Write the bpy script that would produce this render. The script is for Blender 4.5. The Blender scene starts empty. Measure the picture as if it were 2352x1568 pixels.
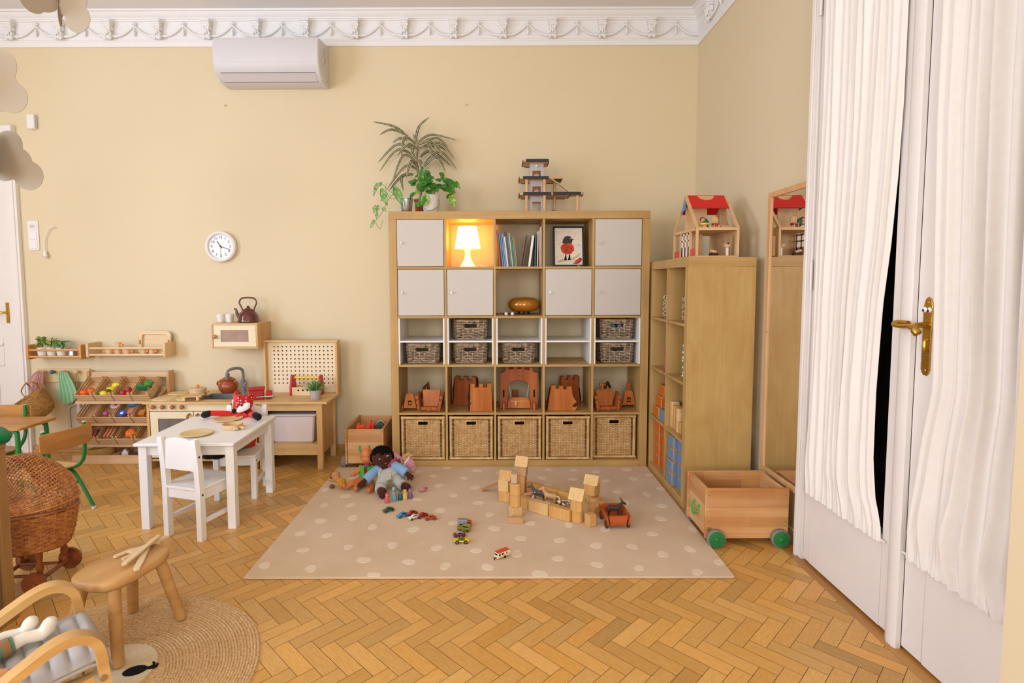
import bpy,bmesh,math,random
from mathutils import Matrix,Vector,Euler
from math import sin,cos,pi,radians as R_
SC=bpy.context.scene
COL=SC.collection
random.seed(7)

# ------------------------------------------------------------------ camera
def set_camera():
    f,p,yw,r=1270.22,.0710,-.0017,-.0029
    C=Vector((.7711,-3.9466,1.3518))
    F=Vector((sin(yw)*cos(p),cos(yw)*cos(p),-sin(p)))
    rt=Vector((cos(yw),-sin(yw),0));up=rt.cross(F)
    Rr=rt*cos(r)+up*sin(r);U=-rt*sin(r)+up*cos(r)
    cd=bpy.data.cameras.new('camera');o=bpy.data.objects.new('camera',cd);COL.objects.link(o)
    m=Matrix.Identity(4)
    for i in range(3):
        m[i][0],m[i][1],m[i][2],m[i][3]=Rr[i],U[i],-F[i],C[i]
    o.matrix_world=m
    cd.sensor_fit='HORIZONTAL';cd.sensor_width=36.0;cd.lens=36.0*f/2352
    cd.shift_x=34.595/2352;cd.shift_y=-46.625/2352
    cd.clip_start=.05;cd.clip_end=60
    SC.camera=o
set_camera()

# ------------------------------------------------------------------ light and exposure
SC.view_settings.view_transform='Standard'
SC.view_settings.look='None'
SC.view_settings.gamma=1.0
SC.view_settings.use_curve_mapping=False
SC.view_settings.exposure=.65
w=bpy.data.worlds.new('world');SC.world=w;w.use_nodes=True
w.node_tree.nodes['Background'].inputs[0].default_value=(.95,.97,1.0,1)
w.node_tree.nodes['Background'].inputs[1].default_value=.6
def area(name,loc,rot,sx,sy,power,col):
    l=bpy.data.lights.new(name,'AREA');l.shape='RECTANGLE';l.size=sx;l.size_y=sy
    l.energy=power;l.color=col
    o=bpy.data.objects.new(name,l);COL.objects.link(o);o.location=loc;o.rotation_euler=rot
    return o
# daylight in the windows of the left wall and of the wall behind the camera
area('window_daylight',(-4.02,-3.2,1.85),(0,R_(-90),0),2.1,2.4,88,(.74,.945,1.36))
area('window_daylight.001',(-2.3,-6.02,1.85),(R_(90),0,0),1.5,2.1,51,(.98,.98,1.04))
area('window_daylight.002',(.9,-6.02,1.85),(R_(90),0,0),1.5,2.1,51,(.98,.98,1.04))

# ------------------------------------------------------------------ materials
def lin(c):
    if isinstance(c,str):
        c=c.lstrip('#');c=tuple(int(c[i:i+2],16)/255 for i in (0,2,4))
    return tuple(x/12.92 if x <= .04045 else ((x+.055)/1.055)**2.4 for x in c)+(1,)
def newmat(name):
    m=bpy.data.materials.new(name);m.use_nodes=True
    nt=m.node_tree;b=nt.nodes['Principled BSDF']
    return m,nt,b
def N(nt,t,**kw):
    n=nt.nodes.new(t)
    for k,v in kw.items(): setattr(n,k,v)
    return n
def L(nt,a,b): nt.links.new(a,b)
MATS={}
def plain(name,col,rough=.5,spec=.5,metal=0,var=.0,vscale=8,bump=0,bscale=200,sheen=0,coat=0):
    if name in MATS: return MATS[name]
    m,nt,b=newmat(name)
    b.inputs['Base Color'].default_value=lin(col);b.inputs['Roughness'].default_value=rough
    b.inputs['Specular IOR Level'].default_value=spec;b.inputs['Metallic'].default_value=metal
    if sheen: b.inputs['Sheen Weight'].default_value=sheen
    if coat: b.inputs['Coat Weight'].default_value=coat
    if var or bump: tc=N(nt,'ShaderNodeTexCoord')
    if var:
        n=N(nt,'ShaderNodeTexNoise');n.inputs['Scale'].default_value=vscale;n.inputs['Detail'].default_value=4
        L(nt,tc.outputs['Object'],n.inputs['Vector'])
        r=N(nt,'ShaderNodeValToRGB');c=lin(col)
        r.color_ramp.elements[0].position=.3;r.color_ramp.elements[1].position=.7
        r.color_ramp.elements[0].color=tuple(max(0,x*(1-var)) for x in c[:3])+(1,)
        r.color_ramp.elements[1].color=tuple(min(1,x*(1+var)) for x in c[:3])+(1,)
        L(nt,n.outputs['Fac'],r.inputs['Fac']);L(nt,r.outputs['Color'],b.inputs['Base Color'])
    if bump:
        n2=N(nt,'ShaderNodeTexNoise');n2.inputs['Scale'].default_value=bscale;n2.inputs['Detail'].default_value=3
        L(nt,tc.outputs['Object'],n2.inputs['Vector'])
        bp=N(nt,'ShaderNodeBump');bp.inputs['Strength'].default_value=bump;bp.inputs['Distance'].default_value=.002
        L(nt,n2.outputs['Fac'],bp.inputs['Height']);L(nt,bp.outputs['Normal'],b.inputs['Normal'])
    MATS[name]=m
    return m
def wood(name,c1,c2,axis='z',scale=1.0,rough=.45,spec=.4,knots=None,staves=0,coat=0):
    """grain runs along axis; c1 light, c2 dark"""
    if name in MATS: return MATS[name]
    m,nt,b=newmat(name)
    tc=N(nt,'ShaderNodeTexCoord');mp=N(nt,'ShaderNodeMapping')
    s={'x': (1.5,30,30),'y': (30,1.5,30),'z': (30,30,1.5)}[axis]
    mp.inputs['Scale'].default_value=tuple(q*scale for q in s)
    L(nt,tc.outputs['Object'],mp.inputs['Vector'])
    n=N(nt,'ShaderNodeTexNoise');n.inputs['Scale'].default_value=1.0;n.inputs['Detail'].default_value=6
    n.inputs['Distortion'].default_value=.6
    L(nt,mp.outputs['Vector'],n.inputs['Vector'])
    r=N(nt,'ShaderNodeValToRGB');r.color_ramp.elements[0].position=.32;r.color_ramp.elements[1].position=.68
    r.color_ramp.elements[0].color=lin(c2);r.color_ramp.elements[1].color=lin(c1)
    L(nt,n.outputs['Fac'],r.inputs['Fac']);out=r.outputs['Color']
    # broad tone changes
    n3=N(nt,'ShaderNodeTexNoise');n3.inputs['Scale'].default_value=3.5;n3.inputs['Detail'].default_value=2
    L(nt,tc.outputs['Object'],n3.inputs['Vector'])
    mx=N(nt,'ShaderNodeMix',data_type='RGBA',blend_type='MULTIPLY');mx.inputs['Factor'].default_value=.35
    r3=N(nt,'ShaderNodeValToRGB');r3.color_ramp.elements[0].color=(.72,.66,.6,1);r3.color_ramp.elements[1].color=(1,1,1,1)
    r3.color_ramp.elements[0].position=.35;r3.color_ramp.elements[1].position=.6
    L(nt,n3.outputs['Fac'],r3.inputs['Fac']);L(nt,out,mx.inputs['A']);L(nt,r3.outputs['Color'],mx.inputs['B'])
    out=mx.outputs['Result']
    if staves:     # glued lamellas: bricks of slightly different tone along the grain
        br=N(nt,'ShaderNodeTexBrick');br.offset=.37;br.offset_frequency=2
        mp2=N(nt,'ShaderNodeMapping')
        # brick rows lie along its own x; bring the grain axis onto x and z onto y
        if axis == 'x': mp2.inputs['Rotation'].default_value=(R_(-90),0,0)
        if axis == 'y': mp2.inputs['Rotation'].default_value=(R_(-90),0,R_(0))
        sx=N(nt,'ShaderNodeSeparateXYZ');cx=N(nt,'ShaderNodeCombineXYZ');L(nt,tc.outputs['Object'],sx.inputs[0])
        ad=N(nt,'ShaderNodeMath',operation='ADD');L(nt,sx.outputs['X'],ad.inputs[0]);L(nt,sx.outputs['Y'],ad.inputs[1])
        L(nt,ad.outputs[0],cx.inputs[0]);L(nt,sx.outputs['Z'],cx.inputs[1])
        L(nt,cx.outputs[0],br.inputs['Vector'])
        br.inputs['Scale'].default_value=1;br.inputs['Brick Width'].default_value=.33;br.inputs['Row Height'].default_value=staves
        br.inputs['Mortar Size'].default_value=.0004;br.inputs['Mortar Smooth'].default_value=.6;br.inputs['Bias'].default_value=0
        br.inputs['Color1'].default_value=(1,1,1,1);br.inputs['Color2'].default_value=(.74,.62,.52,1);br.inputs['Mortar'].default_value=(.6,.45,.32,1)
        m2=N(nt,'ShaderNodeMix',data_type='RGBA',blend_type='MULTIPLY');m2.inputs['Factor'].default_value=.75
        L(nt,out,m2.inputs['A']);L(nt,br.outputs['Color'],m2.inputs['B']);out=m2.outputs['Result']
    if knots:
        v=N(nt,'ShaderNodeTexVoronoi');v.inputs['Scale'].default_value=knots
        L(nt,tc.outputs['Object'],v.inputs['Vector'])
        rk=N(nt,'ShaderNodeValToRGB');rk.color_ramp.elements[0].position=.05;rk.color_ramp.elements[1].position=.11
        rk.color_ramp.elements[0].color=(.35,.2,.1,1);rk.color_ramp.elements[1].color=(1,1,1,1)
        L(nt,v.outputs['Distance'],rk.inputs['Fac'])
        m3=N(nt,'ShaderNodeMix',data_type='RGBA',blend_type='MULTIPLY');m3.inputs['Factor'].default_value=.9
        L(nt,out,m3.inputs['A']);L(nt,rk.outputs['Color'],m3.inputs['B']);out=m3.outputs['Result']
    L(nt,out,b.inputs['Base Color'])
    b.inputs['Roughness'].default_value=rough;b.inputs['Specular IOR Level'].default_value=spec
    if coat: b.inputs['Coat Weight'].default_value=coat;b.inputs['Coat Roughness'].default_value=.2
    bp=N(nt,'ShaderNodeBump');bp.inputs['Strength'].default_value=.06;bp.inputs['Distance'].default_value=.001
    L(nt,n.outputs['Fac'],bp.inputs['Height']);L(nt,bp.outputs['Normal'],b.inputs['Normal'])
    MATS[name]=m
    return m
def glass(name,col,rough=.02,alpha=None):
    if name in MATS: return MATS[name]
    m,nt,b=newmat(name)
    b.inputs['Base Color'].default_value=lin(col);b.inputs['Roughness'].default_value=rough
    b.inputs['Transmission Weight'].default_value=1;b.inputs['IOR'].default_value=1.3
    MATS[name]=m;return m

# ------------------------------------------------------------------ mesh building
class MB:
    def __init__(s): s.v=[];s.f=[];s.m=[];s.M=Matrix.Identity(4);s.mi=0
    def at(s,loc=(0,0,0),rot=(0,0,0),sc=(1,1,1)):
        s.M=Matrix.Translation(loc) @ Euler(rot).to_matrix().to_4x4() @ Matrix.Diagonal((*sc,1));return s
    def home(s): s.M=Matrix.Identity(4);return s
    def mat(s,i): s.mi=i;return s
    def add(s,vs,fs,mi=None):
        b=len(s.v);M=s.M
        s.v += [M @ Vector(p) for p in vs]
        s.f += [tuple(b+i for i in f) for f in fs]
        s.m += [s.mi if mi is None else mi]*len(fs)
        return s
    def box(s,x0,x1,y0,y1,z0,z1,bev=.0,mi=None):
        cx,cy,cz=(x0+x1)/2,(y0+y1)/2,(z0+z1)/2;h=(abs(x1-x0)/2,abs(y1-y0)/2,abs(z1-z0)/2)
        bev=min(bev,.45*min(h))
        if bev <= 0:
            vs=[(cx+a*h[0],cy+b*h[1],cz+c*h[2]) for a in (-1,1) for b in (-1,1) for c in (-1,1)]
            return s.add(vs,[(0,1,3,2),(4,6,7,5),(0,4,5,1),(2,3,7,6),(0,2,6,4),(1,5,7,3)],mi)
        vs=[];ix={}
        for a in (-1,1):
            for b in (-1,1):
                for c in (-1,1):
                    for ax in range(3):
                        e=[h[0]-bev,h[1]-bev,h[2]-bev];e[ax]=h[ax]
                        ix[(a,b,c,ax)]=len(vs);vs.append((cx+a*e[0],cy+b*e[1],cz+c*e[2]))
        fs=[]
        sg=(-1,1)
        for q in sg:
            fs.append([ix[(q,b,c,0)] for b,c in ((-1,-1),(1,-1),(1,1),(-1,1))])
            fs.append([ix[(a,q,c,1)] for a,c in ((-1,-1),(1,-1),(1,1),(-1,1))])
            fs.append([ix[(a,b,q,2)] for a,b in ((-1,-1),(1,-1),(1,1),(-1,1))])
            for r in sg:
                fs.append([ix[(q,r,-1,0)],ix[(q,r,1,0)],ix[(q,r,1,1)],ix[(q,r,-1,1)]])
                fs.append([ix[(q,-1,r,0)],ix[(q,1,r,0)],ix[(q,1,r,2)],ix[(q,-1,r,2)]])
                fs.append([ix[(-1,q,r,1)],ix[(1,q,r,1)],ix[(1,q,r,2)],ix[(-1,q,r,2)]])
                for t in sg: fs.append([ix[(q,r,t,0)],ix[(q,r,t,1)],ix[(q,r,t,2)]])
        return s.add(vs,fs,mi)
    def bx(s,c,d,bev=.0,mi=None,rot=None):
        if rot is None: return s.box(c[0]-d[0]/2,c[0]+d[0]/2,c[1]-d[1]/2,c[1]+d[1]/2,c[2]-d[2]/2,c[2]+d[2]/2,bev,mi)
        k=s.M;s.M=k @ Matrix.Translation(c) @ Euler(rot).to_matrix().to_4x4()
        s.box(-d[0]/2,d[0]/2,-d[1]/2,d[1]/2,-d[2]/2,d[2]/2,bev,mi);s.M=k;return s
    def tube(s,pts,r,seg=8,closed=False,cap=True,mi=None,flat=None,up=None):
        """swept round bar; r number or list; flat=(a,b) half sizes of a flattened bar in the frame (normal, binormal)"""
        P=[Vector(p) for p in pts];n=len(P)
        rr=r if isinstance(r,(list,tuple)) else [r]*n
        T=[]
        for i in range(n):
            if closed: t=P[(i+1) % n]-P[i-1]
            else: t=P[min(i+1,n-1)]-P[max(i-1,0)]
            if t.length < 1e-9: t=Vector((0,0,1))
            T.append(t.normalized())
        u=Vector(up) if up else (Vector((0,0,1)) if abs(T[0].z) < .9 else Vector((1,0,0)))
        u=(u-T[0]*u.dot(T[0])).normalized();vs=[]
        for i in range(n):
            if up: u=Vector(up)
            u=(u-T[i]*u.dot(T[i]))
            if u.length < 1e-6: u=T[i].orthogonal()
            u.normalize();b=T[i].cross(u)
            fa,fb=flat if flat else (1,1)
            for k in range(seg):
                a=2*pi*(k+.5)/seg
                vs.append(P[i]+u*(cos(a)*rr[i]*fa)+b*(sin(a)*rr[i]*fb))
        fs=[]
        m=n if closed else n-1
        for i in range(m):
            j=(i+1) % n
            for k in range(seg): fs.append((i*seg+k,i*seg+(k+1) % seg,j*seg+(k+1) % seg,j*seg+k))
        if cap and not closed: fs += [tuple(range(seg))[::-1],tuple((n-1)*seg+k for k in range(seg))]
        return s.add(vs,fs,mi)
    def bar(s,pts,wd,th,up,mi=None,bev=0):
        """flat rectangular bar swept along pts: th along up-ish normal, wd across"""
        k=math.sqrt(2)/2
        return s.tube(pts,1.0,4,mi=mi,flat=(th*k,wd*k),up=up)
    def lathe(s,prof,seg=20,mi=None,cap=True,c=(0,0,0)):
        vs=[];fs=[]
        for (r,z) in prof:
            for k in range(seg):
                a=2*pi*k/seg;vs.append((c[0]+r*cos(a),c[1]+r*sin(a),c[2]+z))
        n=len(prof)
        for i in range(n-1):
            for k in range(seg): fs.append((i*seg+k,i*seg+(k+1) % seg,(i+1)*seg+(k+1) % seg,(i+1)*seg+k))
        if cap:
            if prof[0][0] > 1e-5: fs.append(tuple(range(seg))[::-1])
            if prof[-1][0] > 1e-5: fs.append(tuple((n-1)*seg+k for k in range(seg)))
        return s.add(vs,fs,mi)
    def cyl(s,p0,p1,r0,r1=None,seg=14,mi=None):
        return s.tube([p0,p1],[r0,r0 if r1 is None else r1],seg,mi=mi)
    def prism(s,poly,d0,d1,plane='xz',mi=None,bev=0):
        """polygon extruded across its plane from d0 to d1; bev rounds the two rims"""
        def P(a,b,d): return {'xz': (a,d,b),'xy': (a,b,d),'yz': (d,a,b)}[plane]
        n=len(poly);ar=sum(poly[i][0]*poly[(i+1) % n][1]-poly[(i+1) % n][0]*poly[i][1] for i in range(n))
        if ar < 0: poly=poly[::-1]
        def inset(q):
            o=[]
            for i in range(n):
                a,b,c=Vector(poly[i-1]),Vector(poly[i]),Vector(poly[(i+1) % n])
                e1=(b-a).normalized();e2=(c-b).normalized()
                n1=Vector((-e1.y,e1.x));n2=Vector((-e2.y,e2.x));m=(n1+n2)
                m=m/max(m.length_squared*.5,.5)
                o.append(b+m*q)
            return o
        if bev: rings=[(inset(bev),d0),(poly,d0+bev*(1 if d1 > d0 else -1)),(poly,d1-bev*(1 if d1 > d0 else -1)),(inset(bev),d1)]
        else: rings=[(poly,d0),(poly,d1)]
        vs=[P(a[0],a[1],d) for pl,d in rings for a in pl];fs=[]
        for k in range(len(rings)-1):
            for i in range(n): fs.append((k*n+i,k*n+(i+1) % n,(k+1)*n+(i+1) % n,(k+1)*n+i))
        e=(len(rings)-1)*n
        fs += [tuple(range(n))[::-1],tuple(e+i for i in range(n))]
        return s.add(vs,fs,mi)
    def ball(s,c,r,seg=14,rings=9,mi=None,rot=None):
        r=(r,r,r) if not isinstance(r,(tuple,list)) else r
        k=s.M
        s.M=k @ Matrix.Translation(c) @ (Euler(rot).to_matrix().to_4x4() if rot else Matrix.Identity(4)) @ Matrix.Diagonal((*r,1))
        s.lathe([(max(sin(pi*i/rings),1e-6 if i in (0,rings) else 0),-cos(pi*i/rings)) for i in range(rings+1)],seg,mi,cap=False)
        s.M=k;return s
    def grid(s,pts,mi=None,closed=False,closev=False):
        nu,nv=len(pts),len(pts[0]);vs=[p for row in pts for p in row];fs=[]
        for i in range(nu if closed else nu-1):
            for j in range(nv if closev else nv-1):
                a,b=(i+1) % nu,(j+1) % nv
                fs.append((i*nv+j,a*nv+j,a*nv+b,i*nv+b))
        return s.add(vs,fs,mi)
    def sheet(s,pts,th,mi=None):
        """grid with thickness th (down its normal)"""
        nu,nv=len(pts),len(pts[0]);P=[[Vector(p) for p in row] for row in pts];Q=[]
        for i in range(nu):
            row=[]
            for j in range(nv):
                a=P[min(i+1,nu-1)][j]-P[max(i-1,0)][j];b=P[i][min(j+1,nv-1)]-P[i][max(j-1,0)]
                n=a.cross(b);n=n.normalized() if n.length > 1e-12 else Vector((0,0,1))
                row.append(P[i][j]-n*th)
            Q.append(row)
        vs=[p for row in P for p in row]+[p for row in Q for p in row];o=nu*nv;fs=[]
        for i in range(nu-1):
            for j in range(nv-1):
                q=(i*nv+j,(i+1)*nv+j,(i+1)*nv+j+1,i*nv+j+1);fs.append(q);fs.append(tuple(o+k for k in q[::-1]))
        for i in range(nu-1):
            for j in (0,nv-1): fs.append((i*nv+j,(i+1)*nv+j,o+(i+1)*nv+j,o+i*nv+j))
        for j in range(nv-1):
            for i in (0,nu-1): fs.append((i*nv+j,i*nv+j+1,o+i*nv+j+1,o+i*nv+j))
        return s.add(vs,fs,mi)
    def weave(s,S,nu,nv,amp,ra,rb,stake=None,closed=True,sub=2,mi=None,jit=0,skip=None,seg=4,smi=None):
        """basket weave on the surface S(u,v): nv strands along u that pass in and out of nu stakes"""
        rnd=random.Random(nu*131+nv)
        def fr(u,v):
            e=1e-3;p=Vector(S(u,v))
            a=Vector(S(u+e,v))-Vector(S(u-e,v));b=Vector(S(u,min(v+e,1)))-Vector(S(u,max(v-e,0)))
            n=a.cross(b)
            return p,(n.normalized() if n.length > 1e-12 else Vector((0,0,1)))
        m=nu*sub
        for r in range(nv):
            v=(r+.5)/nv;run=[];runs=[]
            for k in range(m if closed else m+1):
                u=k/m
                if skip and skip(u,v):
                    if len(run) > 1: runs.append(run)
                    run=[];continue
                p,n=fr(u,v);off=amp*cos(pi*k/sub+pi*r)
                run.append(p+n*(off+rnd.uniform(-jit,jit))+Vector((0,0,rnd.uniform(-jit,jit))))
            full=len(run) == m and closed
            if len(run) > 1: runs.append(run)
            for q in runs: s.tube(q,1,seg,closed=full,mi=mi,flat=(rb,ra) if True else None)
        if stake:
            for k in range(nu if closed else nu+1):
                u=k/nu;pts=[]
                for j in range(9):
                    if skip and skip(u,j/8):
                        if len(pts) > 1: s.tube(pts,stake,5,mi=mi if smi is None else smi)
                        pts=[];continue
                    pts.append(fr(u,j/8)[0])
                if len(pts) > 1: s.tube(pts,stake,5,mi=mi if smi is None else smi)
        return s
    def build(s,name,mats,parent=None,angle=38,smooth=True,recalc=True,solid=True):
        me=bpy.data.meshes.new(name);me.from_pydata([tuple(p) for p in s.v],[],s.f)
        mats=mats if isinstance(mats,(list,tuple)) else [mats]
        for m in mats: me.materials.append(m)
        me.polygons.foreach_set('material_index',[min(i,len(mats)-1) for i in s.m])
        if recalc:
            bm=bmesh.new();bm.from_mesh(me);bmesh.ops.recalc_face_normals(bm,faces=bm.faces);bm.to_mesh(me);bm.free()
        if smooth:
            me.polygons.foreach_set('use_smooth',[True]*len(me.polygons));me.set_sharp_from_angle(angle=R_(angle))
        me.update()
        o=bpy.data.objects.new(name,me);COL.objects.link(o)
        if parent: o.parent=parent
        return o
def tag(o,label,cat,group=None,kind=None):
    if label: o['label']=label
    if cat: o['category']=cat
    if group: o['group']=group
    if kind: o['kind']=kind
    return o
def thing(name,label,cat,loc=(0,0,0),rz=0,group=None):
    o=bpy.data.objects.new(name,None);COL.objects.link(o);o.empty_display_size=.05
    o.location=loc;o.rotation_euler=(0,0,rz)
    return tag(o,label,cat,group)
def one(name,mb,mats,label,cat,loc=(0,0,0),rz=0,group=None,rot=None,**kw):
    o=mb.build(name,mats,**kw);o.location=loc;o.rotation_euler=rot if rot else (0,0,rz)
    return tag(o,label,cat,group)
def struct(name,mb,mats,parent=None,**kw):
    o=mb.build(name,mats,parent,**kw)
    if not parent: o['kind']='structure'
    return o
def kids(o): return [c for c in SC.objects if c.parent == o]
def dup(root,loc,rz=0,label=None,group=None,rot=None):
    r=root.copy();COL.objects.link(r);r.location=loc;r.rotation_euler=rot if rot else (0,0,rz)
    if label: r['label']=label
    if group: r['group']=group
    for ch in kids(root):
        c=ch.copy();COL.objects.link(c);c.parent=r
        for g in kids(ch):
            d=g.copy();COL.objects.link(d);d.parent=c
    return r
def rrect(w,h,r,n=5,cx=0,cy=0):
    o=[]
    for (sx,sy,a0) in ((1,1,0),(-1,1,90),(-1,-1,180),(1,-1,270)):
        for k in range(n+1):
            a=R_(a0+90*k/n);o.append((cx+sx*(w/2-r)+r*cos(a),cy+sy*(h/2-r)+r*sin(a)))
    return o
def ell(rx,ry,n=24,cx=0,cy=0,a0=0,a1=360): return [(cx+rx*cos(R_(a0+(a1-a0)*k/n)),cy+ry*sin(R_(a0+(a1-a0)*k/n))) for k in range(n)]
def bez(p,n=12):
    """smooth curve through points p (Catmull-Rom)"""
    P=[Vector(q) for q in p];o=[]
    for i in range(len(P)-1):
        a,b,c,d=P[max(i-1,0)],P[i],P[i+1],P[min(i+2,len(P)-1)]
        for k in range(n):
            t=k/n
            o.append(.5*((2*b)+(c-a)*t+(2*a-5*b+4*c-d)*t*t+(3*b-a-3*c+d)*t**3))
    return o+[P[-1]]
def textmesh(mb,txt,size,mi=None,depth=.0005):
    cu=bpy.data.curves.new('lettering','FONT');cu.body=txt;cu.size=size;cu.align_x='CENTER';cu.align_y='CENTER';cu.extrude=depth
    o=bpy.data.objects.new('lettering',cu);COL.objects.link(o)
    dg=bpy.context.evaluated_depsgraph_get();me=o.evaluated_get(dg).to_mesh()
    mb.add([tuple(v.co) for v in me.vertices],[tuple(p.vertices) for p in me.polygons],mi)
    o.evaluated_get(dg).to_mesh_clear();bpy.data.objects.remove(o);bpy.data.curves.remove(cu)
# pixel of the 2352 x 1568 photograph -> point in the room, on the plane x=, y= or z=
_f,_p,_y,_r=1270.22,.0710,-.0017,-.0029
_C=Vector((.7711,-3.9466,1.3518));_F=Vector((sin(_y)*cos(_p),cos(_y)*cos(_p),-sin(_p)));_t=Vector((cos(_y),-sin(_y),0));_u=_t.cross(_F)
_R,_U=_t*cos(_r)+_u*sin(_r),-_t*sin(_r)+_u*cos(_r)
def at(px,py,x=None,y=None,z=None):
    d=_F+_R*((px-1176+34.595)/_f)-_U*((py-784+46.625)/_f)
    i,v=(0,x) if x is not None else (1,y) if y is not None else (2,z)
    return _C+d*((v-_C[i])/d[i])
def lens(ox,oy,s): return lambda a,b_,**k: at(ox+a/s,oy+b_/s,**k)
def fuse(mb,name,mats,parent=None,voxel=.004,smooth=6,mi=0):
    """join overlapping solids into one continuous skin"""
    o=mb.build('tmp',mats,None,recalc=True)
    m=o.modifiers.new('r','REMESH');m.mode='VOXEL';m.voxel_size=voxel;m.use_smooth_shade=True
    if smooth: q=o.modifiers.new('s','SMOOTH');q.factor=.5;q.iterations=smooth
    dg=bpy.context.evaluated_depsgraph_get();me=bpy.data.meshes.new_from_object(o.evaluated_get(dg));me.name=name
    bpy.data.objects.remove(o)
    me.materials.clear()
    for k in (mats if isinstance(mats,(list,tuple)) else [mats]): me.materials.append(k)
    me.polygons.foreach_set('use_smooth',[True]*len(me.polygons))
    n=bpy.data.objects.new(name,me);COL.objects.link(n);n.parent=parent
    return n
# ------------------------------------------------------------------ room shell
XL,XR,YB,YF,ZC=-4.0,2.31,.42,-6.0,3.40
def mat_wall():
    m,nt,b=newmat('wall_paint');tc=N(nt,'ShaderNodeTexCoord')
    n=N(nt,'ShaderNodeTexNoise');n.inputs['Scale'].default_value=1.3;n.inputs['Detail'].default_value=3
    L(nt,tc.outputs['Object'],n.inputs['Vector']);r=N(nt,'ShaderNodeValToRGB')
    r.color_ramp.elements[0].color=lin('#dccba5');r.color_ramp.elements[1].color=lin('#e0d0ac')
    L(nt,n.outputs['Fac'],r.inputs['Fac']);L(nt,r.outputs['Color'],b.inputs['Base Color'])
    b.inputs['Roughness'].default_value=.75;b.inputs['Specular IOR Level'].default_value=.25
    n2=N(nt,'ShaderNodeTexNoise');n2.inputs['Scale'].default_value=160;n2.inputs['Detail'].default_value=2
    L(nt,tc.outputs['Object'],n2.inputs['Vector']);bp=N(nt,'ShaderNodeBump');bp.inputs['Strength'].default_value=.12;bp.inputs['Distance'].default_value=.002
    L(nt,n2.outputs['Fac'],bp.inputs['Height']);L(nt,bp.outputs['Normal'],b.inputs['Normal'])
    return m
M_WALL=mat_wall()
M_CEIL=plain('ceiling_paint','#e9e6e2',.8,.2)
M_STUCCO=plain('stucco_white','#eceae6',.7,.25)
M_DOOR=plain('door_paint','#ebe5dd',.35,.45,var=.02,vscale=5)
M_BRASS=plain('brass','#c9a24a',.3,.5,1.0,var=.12,vscale=30)
M_STEEL=plain('steel','#b9b6b2',.3,.5,1.0)
M_DARK=plain('dark_gap','#2b1f14',.8,.2)
M_BLACK=plain('black','#151313',.5,.4)
M_WHITE=plain('white_plastic','#ece9e4',.35,.5)
M_WHITEPAINT=plain('white_furniture','#efebe4',.4,.45,var=.015)
M_CLEAR=glass('window_glass','#f4f8f4',.0)

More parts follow.
